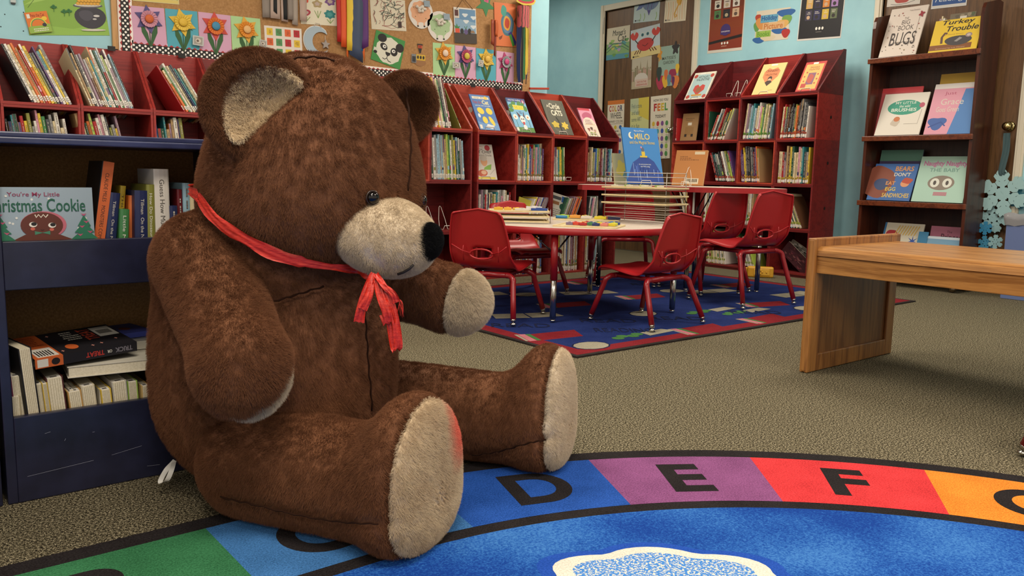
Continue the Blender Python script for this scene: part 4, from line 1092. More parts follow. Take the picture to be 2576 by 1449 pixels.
# --- to the right of the bear
g = 'books on the notice board wall right of the bear'
shelf_books(CA(-1, 3), IW, ['white', 'orange', 'yellow', 'pink', 'cream', 'green', 'dark grey', 'white', 'dark red'], 'the sloping cube beside the ear', g, (0.28, 0.37), (0.010, 0.017), -5, 12, 0.05, seed=31, depth=0.23, parts=True)
shelf_books(CA(-1, 3), IW, ['olive'], 'the sloping cube beside the ear', g, (0.30, 0.305), (0.007, 0.008), -20, 12, 0.262, seed=32, depth=0.23, parts=True)
shelf_books(CA(-2, 2), IW, pick(16, 33, ['white', 'navy', 'grey', 'white', 'cream', 'blue', 'black']), 'the cubby next to the bear cheek', g, (0.25, 0.295), (0.010, 0.018), 0, 0, 0.01, 'low', seed=33, depth=0.22, bulk=True)
shelf_books(CA(-1, 2), IW, ['dark green', 'white', 'grey', 'pale blue', 'pale blue', 'grey', 'pale blue', 'cream', 'tan', 'lime', 'green', 'white', 'olive', 'yellow', 'dark green', 'pale blue', 'dark green', 'grey', 'pale blue'], 'the cubby left of the chef book', g, (0.27, 0.315), (0.010, 0.018), -4, 0, 0.02, 'low', seed=34, depth=0.22)
shelf_books(CA(1, 2), IW, pick(22, 36, ['white', 'cream', 'white', 'blue', 'mauve', 'pink', 'grey', 'cream', 'teal', 'purple', 'yellow', 'red', 'tan', 'black']), 'the cubby right of the chef book', g, (0.24, 0.285), (0.010, 0.014), 0, 0, 0.006, 'band', '#8d7d35', seed=36, depth=0.2)
shelf_books(CA(2, 2), 0.15, ['white', 'white', 'grey', 'white', 'teal', 'yellow', 'yellow', 'green', 'olive'], 'the cubby with the empty stand', g, (0.24, 0.27), (0.011, 0.016), -3, 0, 0.012, 'band', '#8d7d35', seed=37, depth=0.2)
shelf_books(CA(3, 2), IW, ['dark green', 'tan', 'brown', 'tan', 'cream', 'olive', 'grey', 'blue', 'lime', 'olive', 'dark grey', 'dark red', 'mauve', 'pale blue', 'dark green', 'grey', 'dark red', 'navy', 'teal', 'pale blue', 'white'], 'the end cubby of notice-board wall', g, (0.23, 0.28), (0.011, 0.015), 0, 0, 0.006, 'band', '#7d6d30', seed=38, depth=0.2)
shelf_books(CA(-2, 1), 0.11, ['pale blue', 'grey', 'teal', 'pale blue', 'grey', 'pale blue'], 'the wide cubby beside bear nose', g, (0.22, 0.28), (0.014, 0.02), 0, 0, 0.10 - 0.09, 'low', seed=39, depth=0.2, bulk=True)
g = 'books in the middle cubbies behind the round table'
shelf_books(CA(0, 1), IW, ['white', 'grey', 'white', 'mauve', 'dark grey', 'red', 'white', 'navy', 'cream', 'white', 'olive', 'cream', 'teal', 'white', 'grey', 'pink', 'white', 'cream', 'white', 'black', 'white', 'pink'], 'the cubby behind the tray stack', g, (0.24, 0.29), (0.012, 0.018), 0, 0, 0.0, None, seed=41, depth=0.2)
shelf_books(CA(1, 1), IW, ['white', 'yellow', 'white', 'pink', 'grey', 'white', 'dark red', 'grey', 'mauve', 'grey'], 'the cubby right of tray stack', g, (0.235, 0.25), (0.010, 0.014), 24, 0, 0.10, None, seed=42, depth=0.2)
shelf_books(CA(2, 1), 0.245, ['dark green', 'green', 'grey', 'white', 'grey', 'tan', 'dark red', 'mauve', 'brown', 'pink', 'orange', 'tan', 'orange', 'grey', 'dark green', 'dark green', 'pink', 'olive'], 'the cubby holding a paper folder', g, (0.23, 0.255), (0.008, 0.013), 24, 0, 0.075, None, seed=43, depth=0.2)
shelf_books(CA(3, 1), 0.24, ['dark grey', 'white', 'green', 'pink', 'white', 'dark green', 'grey', 'white', 'cream', 'dark grey'], 'the cubby behind the wire rack', g, (0.22, 0.25), (0.010, 0.014), 10, 0, 0.02, None, seed=44, depth=0.2, bulk=True)
g = 'floor-level books under the round table'
shelf_books(CA(1, 0), IW, ['red', 'white', 'dark red', 'white', 'tan', 'blue', 'dark green', 'white', 'red', 'white', 'pink', 'blue', 'navy', 'white', 'orange', 'white', 'grey', 'blue'], 'the floor cubby by the table leg', g, (0.25, 0.30), (0.012, 0.017), 0, 0, 0.006, 'band', '#8a8248', seed=46, depth=0.2, bulk=True)
shelf_books(CA(2, 0), IW, ['pink', 'red', 'white', 'orange', 'pink', 'white', 'navy', 'white', 'cream', 'tan', 'white', 'blue', 'tan', 'white', 'pink', 'mauve', 'dark red', 'white', 'tan', 'white'], 'the floor cubby under the block tray', g, (0.26, 0.31), (0.012, 0.017), 0, 0, 0.006, 'band', '#8a8248', seed=47, depth=0.2, bulk=True)
shelf_books(CA(3, 0), IW, ['white', 'cream', 'white', 'grey', 'pale blue', 'blue', 'pale blue', 'grey', 'pale blue', 'white', 'navy', 'white', 'white'], 'the end floor cubby', g, (0.26, 0.30), (0.012, 0.02), 0, 0, 0.006, 'band', '#8a8248', seed=48, depth=0.2, bulk=True)
# --- right-hand block
g = 'picture books in the right-wall cubes'
shelf_books(CB(0, 3) , 0.30, ['red'], 'the cube holding the brown book', g, (0.2, 0.21), (0.010, 0.012), 0, 0, 0.0, 'tagged', '#b5442c', seed=50)
shelf_books(CB(1, 3), 0.10, ['dark green'], 'the second top right-wall cube', g, (0.245, 0.25), (0.008, 0.009), 0, 0, 0.0, 'tagged', '#3d6d2f', seed=51)
shelf_books(CB(1, 3), IW - 0.05, ['red', 'cream', 'white', 'dark grey', 'grey', 'tan', 'red', 'dark red', 'olive', 'dark grey', 'cream', 'dark green', 'cream', 'white'], 'the second top right-wall cube', g, (0.22, 0.285), (0.008, 0.013), 21, 0, 0.012, 'tagged', ['#a8322c', '#4d6d2f'], seed=52)
shelf_books(CB(2, 3), IW - 0.02, ['cream', 'mauve', 'grey', 'pale blue', 'teal', 'pale blue', 'grey', 'cream', 'white', 'pink', 'lime', 'green', 'cream', 'olive', 'cream', 'grey', 'dark grey', 'pale blue'], 'the third top right-wall cube', g, (0.25, 0.30), (0.010, 0.018), 6, 0, 0.004, 'tagged', '#5c8a2c', seed=53)
shelf_books(CB(3, 3), IW - 0.02, ['cream', 'red', 'grey', 'dark grey', 'brown', 'black', 'black', 'dark grey', 'olive', 'orange', 'brown', 'dark grey', 'grey', 'black', 'grey', 'dark grey', 'dark grey', 'white'], 'the fourth top right-wall cube', g, (0.24, 0.305), (0.009, 0.015), 4, 0, 0.004, 'tagged', '#a8452c', seed=54)
shelf_books(CB(0, 2), IW, ['dark red', 'black', 'dark grey', 'brown', 'dark red', 'dark grey'], 'the cube behind the orange book', g, (0.2, 0.25), (0.010, 0.016), 0, 0, 0.25, 'tagged', '#b5442c', seed=55, bulk=True)
shelf_books(CB(1, 2), IW, ['red', 'black', 'dark grey', 'dark green', 'dark grey', 'black', 'dark red', 'white', 'grey', 'olive', 'lime', 'purple', 'purple', 'dark grey'], 'the second cube above tall table', g, (0.23, 0.275), (0.009, 0.018), -19, 0, 0.115, 'tagged', '#b5442c', seed=56)
shelf_books(CB(2, 2), IW, ['purple', 'purple', 'yellow', 'yellow', 'dark grey', 'black', 'black', 'grey', 'dark grey', 'dark red', 'purple', 'orange', 'tan'], 'the third cube above tall table', g, (0.23, 0.30), (0.010, 0.018), -7, 0, 0.022, 'tagged', '#a8722c', seed=57)
shelf_books(CB(3, 2), IW, ['cream', 'cream', 'red', 'mauve', 'tan', 'brown', 'yellow', 'dark green', 'cream', 'cream', 'pink', 'cream', 'teal', 'dark grey', 'tan', 'yellow'], 'the fourth cube above tall table', g, (0.24, 0.30), (0.012, 0.020), 0, 0, 0.004, 'tagged', '#b89a2c', seed=58)
g = 'pale picture books in the wide right-wall cubes'
shelf_books(CB(0, 1), IW, ['cream', 'white', 'olive', 'tan', 'cream', 'yellow', 'tan', 'white'], 'the cube left of table leg', g, (0.26, 0.30), (0.010, 0.016), -16, 0, 0.14, 'tagged', '#7ba03a', seed=60, bulk=True)
shelf_books(CB(1, 1), 0.66, ['white', 'cream', 'white', 'white', 'lime', 'white', 'dark red', 'white', 'pink', 'white', 'red', 'cream', 'tan', 'cream', 'olive', 'tan', 'white', 'cream', 'grey', 'mauve', 'dark red', 'brown', 'grey', 'cream', 'white', 'tan'], 'the wide cube behind tall chair', g, (0.27, 0.32), (0.014, 0.026), 0, 0, 0.0, 'tagged', '#7ba03a', seed=61, bulk=True)
shelf_books(CB(3, 1), IW - 0.02, ['white', 'grey', 'navy', 'pale blue', 'dark grey', 'white', 'dark green', 'cream', 'dark grey', 'olive', 'cream', 'brown'], 'the cube right of the tall chair', g, (0.27, 0.30), (0.008, 0.014), -25, 0, 0.125, 'tagged', '#a0a83a', seed=62)
shelf_books(CB(1, 0), 0.30, ['red', 'cream', 'tan', 'lime', 'cream', 'white', 'cream', 'white', 'tan', 'white', 'cream', 'white'], 'the wide floor cube', g, (0.27, 0.30), (0.012, 0.02), -9, 0, 0.06, 'tagged', '#a8b85a', seed=63, bulk=True)
shelf_books(CB(1, 0), 0.66, ['red', 'grey', 'green', 'cream', 'brown', 'white', 'grey', 'white', 'cream', 'lime'], 'the wide floor cube', g, (0.25, 0.29), (0.012, 0.02), -22, 0, 0.40, 'tagged', '#a8b85a', seed=64, bulk=True)

bb = MB()
_byidx = {}
for mt_, pts_ in BULK_F: _byidx.setdefault(mt_.name, (mt_, []))[1].append(pts_)
for mt_, lst in _byidx.values():
    vs_ = []; fs_ = []
    for p_ in lst: fs_.append(tuple(range(len(vs_), len(vs_) + len(p_)))); vs_ += p_
    bb.add(vs_, fs_, mt_)
tag(bb.build('books'), 'more small book spines filling the floor-level and half-hidden cubbies', 'books', kind='stuff')

# ------------------------------------------------------------ pictures and posters on the walls
def sheet(side, q, name, label, cat, draw, bg='#d8d2c6', th=0.001, off=None, group=None, outline=None):
    u, v, w, h, t = q
    if off is None: off = 0.0078 if side == 'A' else 0.0006
    T = (FA(u, v, YA - off) if side == 'A' else FB(u, v, XB - off)) @ Rz(t)
    m = MB()
    pts = outline or [(0, 0), (100, 0), (100, 100), (0, 100)]
    m.prism([(p[0] * w / 100 - w / 2, p[1] * h / 100 - h / 2) for p in pts], 0, th, bg)
    a = Art(m, w, h, None, 0.00006, th)
    draw(a)
    return tag(m.build(name, mat_world=T), label, cat, group)
def star(cx, cy, r0, r1, n, rot=90, ar=1.0):
    return [(cx + (r0 if k % 2 == 0 else r1) * math.cos(rad(rot + 180 * k / n)), cy + (r0 if k % 2 == 0 else r1) * ar * math.sin(rad(rot + 180 * k / n))) for k in range(2 * n)]
def wob(cx, cy, rx, ry, n, amp, k=24, ph=0):
    return [(cx + rx * (1 + amp * math.sin(n * 2 * PI * i / k + ph)) * math.cos(2 * PI * i / k), cy + ry * (1 + amp * math.sin(n * 2 * PI * i / k + ph)) * math.sin(2 * PI * i / k)) for i in range(k)]
# cut-paper flowers on coloured cards
def flower(q, bgc, starc, frill, mid, label, bgname, rot):
    u, v, w, h, t = q
    o = thing('flower_card', label, 'artwork', group='paper flower cards on the cork board', mat=FA(u, v, YA - 0.0078) @ Rz(t))
    m = MB(); m.prism([(-w / 2, -h / 2), (w / 2, -h / 2), (w / 2, h / 2), (-w / 2, h / 2)], 0, 0.001, bgc); m.build('card', o)
    W_ = w; GR = '#2f5a2e'
    lf = MB()
    for s in (-1, 1):
        L = [(0.02 * s, -0.48), (0.13 * s, -0.30), (0.24 * s, -0.12), (0.25 * s, 0.04), (0.33 * s, 0.03), (0.26 * s, 0.09), (0.16 * s, 0.02), (0.06 * s, -0.14), (0.0, -0.42)]
        L = [(p[0] * w * 0.98, p[1] * h) for p in L]
        lf.prism(L if s > 0 else L[::-1], 0.0012, 0.0024, GR)
    lf.build('leaves', o)
    st = MB(); st.prism([(-0.012 * w, -0.47 * h), (0.012 * w, -0.47 * h), (0.012 * w, 0.1 * h), (-0.012 * w, 0.1 * h)], 0.0024, 0.0034, '#2c4a26'); st.build('stem', o)
    R = 0.44 * w; cy = 0.20 * h
    s6 = MB(); s6.prism([(R * (1 if k % 2 == 0 else 0.56) * math.cos(rad(rot + 30 * k)), cy + R * (1 if k % 2 == 0 else 0.56) * math.sin(rad(rot + 30 * k))) for k in range(12)], 0.004, 0.006, starc); s6.build('petals', o)
    fr = MB(); n = 18; T = Tr(0, cy, 0.006)
    vs = [(0, 0, 0.004)]
    for k in range(n * 2):
        a = PI * k / n; rr = R * 0.60 * (1 if k % 2 == 0 else 0.93); vs.append((rr * math.cos(a), rr * math.sin(a), 0.016 if k % 2 == 0 else 0.011))
    fr.add(vs, [(0, k + 1, (k + 1) % (2 * n) + 1) for k in range(2 * n)], frill, T=T)
    for k in range(0, 2 * n, 2):
        a = PI * k / n; fr.tube([(0.3 * R * math.cos(a), 0.3 * R * math.sin(a), 0.010), (0.56 * R * math.cos(a), 0.56 * R * math.sin(a), 0.0155)], 0.0009, frill, 3, T=T)
    fr.build('frill', o)
    md = MB(); md.lathe([(R * 0.16, 0.008), (R * 0.30, 0.016), (R * 0.27, 0.020), (0.002, 0.017)], mid, 14, T=T); md.build('flower_centre', o)
flower((1.4099, 1.5745, 0.1838, 0.2287, 2.9656), '#cf9fba', '#51487c', '#c98fa0', '#c9602a', 'purple paper star flower on a pink card, leftmost on the cork board', '', 96)
flower((1.5981, 1.5769, 0.1856, 0.2406, 2.0807), '#4fa3b5', '#dcb63c', '#dfc04e', '#d9b33a', 'yellow paper star flower on a turquoise card, second from the left', '', 100)
flower((1.7909, 1.5777, 0.1945, 0.2487, 0.6864), '#cf9fba', '#c8473a', '#d8712c', '#3f86a8', 'orange paper star flower on a pink card with blue centre', '', 92)
flower((1.9844, 1.5798, 0.1864, 0.2524, 1.5344), '#a9cf95', '#dba63a', '#dd8f2e', '#e0b072', 'orange and yellow paper flower on a green card, above the bear ear', '', 100)
flower((3.4601, 1.5942, 0.1919, 0.2329, 1.2866), '#a9cf95', '#dba63a', '#dd932e', '#e0c8b0', 'yellow paper flower on a green card, right of the guitar craft', '', 98)
flower((3.6529, 1.5916, 0.1887, 0.2408, 0.9805), '#cf9fba', '#51487c', '#b85070', '#c9b040', 'purple paper flower on a pink card, right of the bear head', '', 100)
flower((3.8459, 1.5881, 0.1886, 0.2485, 0.7596), '#4fa3b5', '#dcb63c', '#dfbf58', '#d9b04a', 'yellow paper flower on a turquoise card near the striped windsock', '', 95)
flower((4.0307, 1.5845, 0.1721, 0.2533, 0.0233), '#cf9fba', '#b23c6c', '#9fa3a6', '#c2447a', 'silver and pink paper flower, last card before the windsock', '', 102)
# small clear charms hanging by the flowers
for k, (q, lb) in enumerate((((1.6804, 1.528, 0.0643, 0.0621, 16.9349), 'small clear square charm by the turquoise flower card'), ((2.0814, 1.556, 0.0478, 0.0485, 12.2673), 'small clear square charm left of the coloured grid'), ((3.5553, 1.5642, 0.0646, 0.0478, 20.9477), 'small clear charm between green and pink flower cards'), ((3.7812, 1.6004, 0.0457, 0.0536, 12.9965), 'small clear charm on the turquoise card by the windsock'))):
    u, v, w, h, t = q
    q = (u, v, w, h * 0.9, t - 20)
    sheet('A', q, 'hanging_charm', lb, 'charm', lambda a: (a.rect(12, 12, 88, 88, '#9a958c'), a.ell(50, 50, 26, 26, '#c9c0b4', 10), a.ell(45, 48, 12, 14, '#6a5a50', 8)), '#b9bcb8', 0.004, off=0.028, group='clear square charms on the cork board')
# green hill poster with a pot of gold
def d_hill(a):
    a.poly([(0, 0), (100, 0), (100, 72), (60, 86), (30, 82), (0, 62)], '#84ab48'); a.poly([(0, 0), (100, 0), (100, 26), (55, 12), (0, 22)], '#8fb851')
    a.poly([(0, 55), (25, 76), (60, 86), (30, 66)], '#9cc05e')
    a.line([(4, 50), (16, 70), (34, 78)], 0.6, '#47602a')
    a.poly([(72, 100), (100, 100), (100, 72), (88, 84)], '#8fb7b0')
    a.poly(wob(79, 34, 20, 21, 3, 0.03), '#3a3840'); a.poly(wob(74, 38, 9, 10, 3, 0.06), '#4c4a54'); a.ell(87, 37, 4, 2.2, '#c9c6c4'); a.ell(84, 31, 2.6, 1.6, '#bdbabb')
    a.ell(78, 56, 19, 4.4, '#5b5862'); a.ell(78, 57.5, 17, 3.4, '#c9c2b4')
    for k in range(34):
        r = random.Random(k); x = 66 + (k % 7) * 4.2 + (k // 7 % 2) * 2; y = 60 + (k // 7) * 5.4
        a.ell(x, y, 2.7, 3.0, '#a97420', 10); a.ell(x, y, 2.2, 2.5, '#dba43c', 10)
    for (x, y) in ((57, 44), (69 - 6, 45), (45, 52)):
        for (dx, dy) in ((0, 2.6), (-2.3, 0), (2.3, 0), (0, -1.4)): a.ell(x + dx - 10, y + dy, 1.7, 1.9, '#2d6b38', 8)
        a.line([(x - 10, y - 2), (x - 10.6, y - 9)], 0.6, '#2d6b38')
    a.ell(80, 10, 16, 2, '#cfc9bb')
sheet('A', (0.9814, 1.6234, 0.4018, 0.2826, 6.4314), 'hill_poster', 'green painted poster of a hill with a pot of gold coins', 'poster', d_hill, '#7fb0ac', off=0.001)
def d_pet(a):
    a.rect(0, 0, 100, 100, '#d9772e'); a.poly([(0, 0), (100, 0), (100, 38), (50, 48), (0, 30)], '#8fb04a'); a.text('Pete the Cat', 22, 76, 84, 92, '#8f1f1a', 0.01)
    for r_, c in ((38, '#e3c64a'), (34, '#4f8f4a'), (30, '#d9772e')): a.ell(48, 34, r_, r_ * 1.0, c, 14, 0, 180)
    a.ell(74, 36, 10, 9, '#35323a'); a.ell(80, 66, 12, 10, '#e5c23e'); a.rect(6, 72, 20, 92, '#e0dccf'); a.scribble(20, 6, 90, 24, 2, '#e6e2d6', seed=4)
u_ = (0.8426, 1.5316, 0.109, 0.1082, 12.9651)
bkp = thing('picture_book', 'small orange book with a rainbow cover propped on the green hill poster', 'book', mat=FA(u_[0], u_[1], YA - 0.003) @ Rz(u_[4]))
m = MB(); m.box(-u_[2] / 2, u_[2] / 2, -u_[3] / 2, u_[3] / 2, 0.009, 0.011, '#cf7430'); m.box(-u_[2] / 2, u_[2] / 2, -u_[3] / 2, u_[3] / 2, 0.0, 0.0015, '#cf7430')
d_pet(Art(m, u_[2], u_[3], None, 0.00006, 0.011)); m.build('cover', bkp)
m = MB(); m.box(-u_[2] / 2 + .001, u_[2] / 2 - .002, -u_[3] / 2 + .002, u_[3] / 2 - .002, 0.0015, 0.009, PAGES); m.build('pages', bkp)
# plastic-coated strip above the first flower
sheet('A', (1.4518, 1.7871, 0.2572, 0.1358, 3.0558), 'garden_frieze', 'pale yellow painted strip above the first paper flower, cut off by the frame', 'artwork', lambda a: [a.rect(2, 3, 98, 16, '#d6c06a')] + [a.line([(8 + k * 11, 16), (9 + k * 11, 60)], 1.6, ['#b5574a', '#a9a89a', '#7f9a4c'][k % 3]) for k in range(9)], '#cdbf8a')
# grey and black paper streamers
def streamers(name, label, items, z0, off, cat='streamer'):
    o = thing(name, label, cat, mat=FA(0, 0, YA - off))
    for ii_, (x0, x1, zb0, zb1, c, sk) in enumerate(items):
        m = MB(); n = 6; w = x1 - x0; vs = []
        for i in range(n + 1):
            z = z0 + (zb0 + (zb1 - zb0) * 0 - z0) * i / n; dz = (zb1 - zb0) * i / n
            for k in range(3):
                vs.append((x0 + w * k / 2 + sk * i / n + 0.0012 * math.sin(i * 1.1 + x0 * 40), z + dz * k / 2, 0.002 * math.sin(i * 0.9 + k * 0.5 + x0 * 30) + 0.004 + (ii_ % 3) * 0.003 + (0.002 if k == 1 else 0)))
        m.add(vs, [(i * 3 + k, i * 3 + k + 1, (i + 1) * 3 + k + 1, (i + 1) * 3 + k) for i in range(n) for k in range(2)], c, True)
        s = m.build('strip', o); md = s.modifiers.new('s', 'SOLIDIFY'); md.thickness = 0.0006
    return o
def strips(pxs, z0=1.98):
    out = []
    for (a, b, c, k) in pxs: out.append((a[0], b[0], a[1], b[1], c, k))
    return out
GRY = M('#a79b8f', 0.85); GRY2 = M('#8f857c', 0.85); BKF = M('#1c1e1f', 0.8); PKG = M('#b9a396', 0.85)
streamers('grey_streamers', 'grey and black paper streamers hanging at the top of the cork board', strips([
    ((2.0824, 1.7161), (2.1343, 1.7204), GRY2, 0), ((2.1342, 1.718), (2.1972, 1.7187), PKG, 0), ((2.1534, 1.7618), (2.1767, 1.7454), BKF, 0), ((2.205, 1.7099), (2.2503, 1.7082), PKG, 0), ((2.2185, 1.7214), (2.2451, 1.7199), BKF, 0),
    ((2.2479, 1.7252), (2.2828, 1.7247), GRY2, 0), ((2.2797, 1.6995), (2.3175, 1.6943), GRY, 0), ((2.3318, 1.7309), (2.3783, 1.7243), PKG, 0)]), 1.99, 0.024)
def d_grid(a):
    cs = ['#dcb832', '#4f8f58', '#d8602f', '#b3242f', '#d8602f', '#4f8f58', '#b3242f', '#dcb832', '#d8602f', '#4f8f58', '#dcb832', '#b3242f', '#dcb832', '#b3242f', '#4f8f58', '#d8602f']
    for k, c in enumerate(cs):
        x = 6 + (k % 4) * 24; y = 78 - (k // 4) * 24; a.rect(x, y, x + 16, y + 17, c); a.scribble(x + 3, y + 4, x + 13, y + 13, 3, '#5a3a1e', seed=k)
sheet('A', (2.2285, 1.5474, 0.2508, 0.2583, 1.9491), 'sticky_note_grid', 'white sheet of red, yellow, green and orange squares behind the bear head', 'artwork', d_grid, '#ded3c6')
def d_water(a):
    for (x, y, r_, c, n) in ((14, 88, 13, '#cc4a30', 5), (48, 74, 13, '#a89468', 5), (84, 86, 14, '#765088', 6), (17, 40, 11, '#a8384a', 2), (81, 40, 15, '#2f8080', 7)): a.poly(wob(x, y, r_, r_, n, 0.16), c); a.poly(wob(x, y, r_ * .5, r_ * .5, n, 0.16), '#b9a59a' if n != 7 else '#4f9a96')
    for (x, y) in ((48, 50), (17, 26), (81, 22)):
        for dx in (-9, 0, 9): a.line([(x, y - 26 if x == 48 else y - 14), (x + dx, y)], 1.6, '#7f9a55')
sheet('A', (2.4702, 1.81, 0.2587, 0.1783, 3.7862), 'watercolour_flowers', 'cream sheet of five watercolour flowers left of the rainbow streamers', 'artwork', d_water, '#ddd5bd')
o = thing('moon_craft', 'pale blue paper crescent moon with a small silver star hanging from it', 'artwork', mat=FA(2.4548, 1.6175, YA - 0.0078))
ro = 0.0937
def cres(R, off, dz):
    P = [(R * math.cos(rad(a)), R * math.sin(rad(a))) for a in range(48, 320, 8)]
    Q = [(off + R * 0.70 * math.cos(rad(a)), dz + R * 0.70 * math.sin(rad(a))) for a in range(316, 44, -8)]
    return P + Q
m = MB(); m.prism(cres(ro * 1.03, ro * 0.35, -0.005), 0.003, 0.006, '#d9d6d0'); m.prism(cres(ro * 0.97, ro * 0.33, -0.005), 0.006, 0.009, '#a3b4bf'); m.tube([(-0.02, ro * 0.95, 0.008), (-0.01, ro * 1.2, 0.01), (0.02, ro * 1.18, 0.01), (0.03, ro * 0.92, 0.008)], 0.002, '#d9cdbd', 5); m.build('moon', o)
m = MB(); m.prism([(ro * 0.62 + p[0], -ro * 0.2 + p[1]) for p in star(0, 0, 0.032, 0.015, 5)], 0.006, 0.018, '#9b928c'); m.tube([(ro * 0.6, ro * 0.4, 0.01), (ro * 0.62, -ro * 0.05, 0.01)], 0.0015, '#d9cdbd', 4); m.build('hanging_star', o)
streamers('rainbow_streamers', 'rainbow paper streamers, red to purple, hanging above the bear head', strips([
    ((2.5893, 1.6249), (2.6301, 1.6243), '#b8201f', 0), ((2.6181, 1.5945), (2.6622, 1.5941), '#dd5520', 0), ((2.6591, 1.5755), (2.7185, 1.5765), '#e3c33a', 0), ((2.7156, 1.5841), (2.7606, 1.5836), '#3f8030', 0),
    ((2.7486, 1.585), (2.7848, 1.5835), '#2e76a8', 0), ((2.7727, 1.5928), (2.8215, 1.6192), '#592a70', 0), ((2.6588, 1.5442), (2.6734, 1.5195), '#dd6520', 0), ((2.7787, 1.5697), (2.7935, 1.505), '#dd6520', 0), ((2.6766, 1.5513), (2.7783, 1.5035), '#3b4a66', 0)]), 1.99, 0.03)
def d_scrib(a):
    r = random.Random(9)
    for k in range(60):
        x, y = r.uniform(8, 90), r.uniform(8, 92); t = r.choice([0, 80, 100, 45]); L = r.uniform(4, 13)
        P = [(x, y)]
        for i in range(3): P.append((P[-1][0] + L * math.cos(rad(t + r.uniform(-40, 40))), P[-1][1] + L * math.sin(rad(t + r.uniform(-40, 40)))))
        P = [(min(95, max(4, p[0])), min(95, max(5, p[1]))) for p in P]
        a.line(P, r.uniform(0.8, 1.6), ['#3c4a3e', '#55635a', '#2f3a30', '#9a5a50'][k % 4 if k % 9 else 3])
    a.rect(76, 10, 86, 30, '#3a2320')
sheet('A', (2.9947, 1.8551, 0.2778, 0.2087, 3.7488), 'scribble_drawing', 'cream sheet of dark green crayon scribble above the panda', 'artwork', d_scrib, '#d5ccb4')
def d_panda(a):
    a.poly(wob(52, 48, 42, 44, 9, 0.04), '#d8d6c4'); a.ell(24, 82, 15, 14, '#1b1716', rot=10); a.ell(86, 70, 14, 15, '#1b1716')
    a.ell(34, 56, 13, 11, '#1b1716', rot=-20); a.ell(70, 50, 12, 14, '#1b1716', rot=20)
    for (x, y) in ((36, 57), (68, 52)): a.ell(x, y, 6, 6, '#e6e4dc'); a.ell(x + 1, y, 2.6, 2.6, '#444444')
    a.poly([(42, 42), (60, 42), (58, 34), (51, 28), (44, 34)], '#231c1c')
    a.line([(51, 30), (50, 22), (44, 16), (36, 18)], 2, '#231c1c'); a.line([(50, 22), (57, 14), (66, 13)], 2, '#231c1c')
    a.rect(3, 30, 17, 44, '#cfd2c0'); a.ell(10, 30, 6, 5, '#1b1716')
sheet('A', (2.9916, 1.6155, 0.2378, 0.2045, -12.4099), 'panda_picture', 'black and white panda face on a green square, tilted', 'artwork', d_panda, '#3d8a43', off=0.010)
# rounded paper sheep
def sheep(q, body, label):
    u, v, w, h, t = q
    o = thing('paper_sheep', label, 'artwork', group='paper sheep on the cork board', mat=FA(u, v, YA - 0.010) @ Rz(t))
    m = MB(); m.prism([(p[0] * w, p[1] * h) for p in wob(0, 0, 0.5, 0.5, 3, 0.02, 28)], 0, 0.0015, '#d9d3ca'); a = Art(m, w, h, None, 0.00006, 0.0015)
    a.poly(wob(50, 54, 40, 35, 9, 0.05, 54), body); a.line([(36, 20), (36, 8)], 5, body); a.line([(62, 20), (62, 8)], 5, body); a.rect(33, 5, 40, 10, '#1b1716'); a.rect(59, 5, 66, 10, '#1b1716')
    for (x, y) in ((22, 68), (80, 66), (28, 38), (70, 34)): a.ell(x, y, 1.7, 1.7, '#40512c', 8)
    a.ell(50, 50, 14, 17, body, 16) ; a.line([(44, 52), (48, 51)], 0.8, '#4a3428'); a.line([(53, 51), (57, 52)], 0.8, '#4a3428'); a.line([(49, 44), (51, 44)], 1.4, '#6a4438'); m.build('body_card', o)
    m = MB(); r = random.Random(3)
    for k in range(16): m.ball((r.uniform(-.16, .16) * w, 0.14 * h + r.uniform(-.09, .09) * h, 0.006), 0.012, '#d6cfc2', 8)
    m.build('cotton_wool', o)
    m = MB(); m.box(0.12 * w, 0.36 * w, 0.22 * h, 0.42 * h, 0.010, 0.013, '#8b9ba6'); m.build('clear_charm', o)
sheep((3.2562, 1.8986, 0.2063, 0.2106, 3.6401), '#d9a27c', 'peach paper sheep on a white oval with cotton wool')
sheep((3.4232, 1.8299, 0.2208, 0.2122, 3.3215), '#a3bd90', 'green paper sheep on a white oval with cotton wool')
def d_veg(a):
    a.rect(3, 28, 97, 96, '#7fa0b8'); a.poly([(3, 70), (97, 60), (97, 96), (3, 96)], '#5f88ab')
    for (x, y) in ((50, 80), (88, 74), (54, 62), (86, 48)): a.poly(wob(x, y, 12, 5, 3, 0.2), '#cdd4d6')
    a.rect(0, 0, 100, 29, '#3f352b'); a.rect(4, 29, 24, 41, '#cf4a2a')
    a.poly([(4, 41), (0, 50), (8, 47), (12, 55), (16, 46), (26, 48), (20, 41)], '#3a7a3c'); a.ell(34, 34, 8, 8, '#1b1716'); a.ell(52, 33, 9, 8, '#5a4a78'); a.ell(68, 34, 8, 9, '#1b1716'); a.ell(82, 30, 10, 8, '#8a6c50', 14, 0, 180)
    a.line([(52, 40), (46, 48)], 2, '#3a7a3c'); a.line([(52, 40), (58, 50)], 2, '#3a7a3c'); a.rect(2, 70, 24, 96, '#c8c0b4'); a.rect(4, 76, 20, 93, '#4c1c18')
sheet('A', (3.6452, 1.86, 0.2018, 0.2533, 3.737), 'vegetable_craft', 'paper vegetable garden under a cloudy sky with a brown soil pocket', 'artwork', d_veg, '#d5cfc5', off=0.012)
m = MB(); m.tube([(3.5642, 1.9724, 0), (3.6237, 2.0542, 0), (3.708, 1.9862, 0)], 0.002, '#5a3a22', 5); o = m.build('twine_loop'); o.matrix_world = FA(0, 0, YA - 0.016)
tag(o, 'brown twine loop above the paper vegetable garden', 'twine')
def d_star(a): a.poly([(40, 98), (70, 98), (66, 60), (44, 66)], '#c94f7a'); a.scribble(46, 66, 64, 94, 4, '#5a2a3a', seed=2)
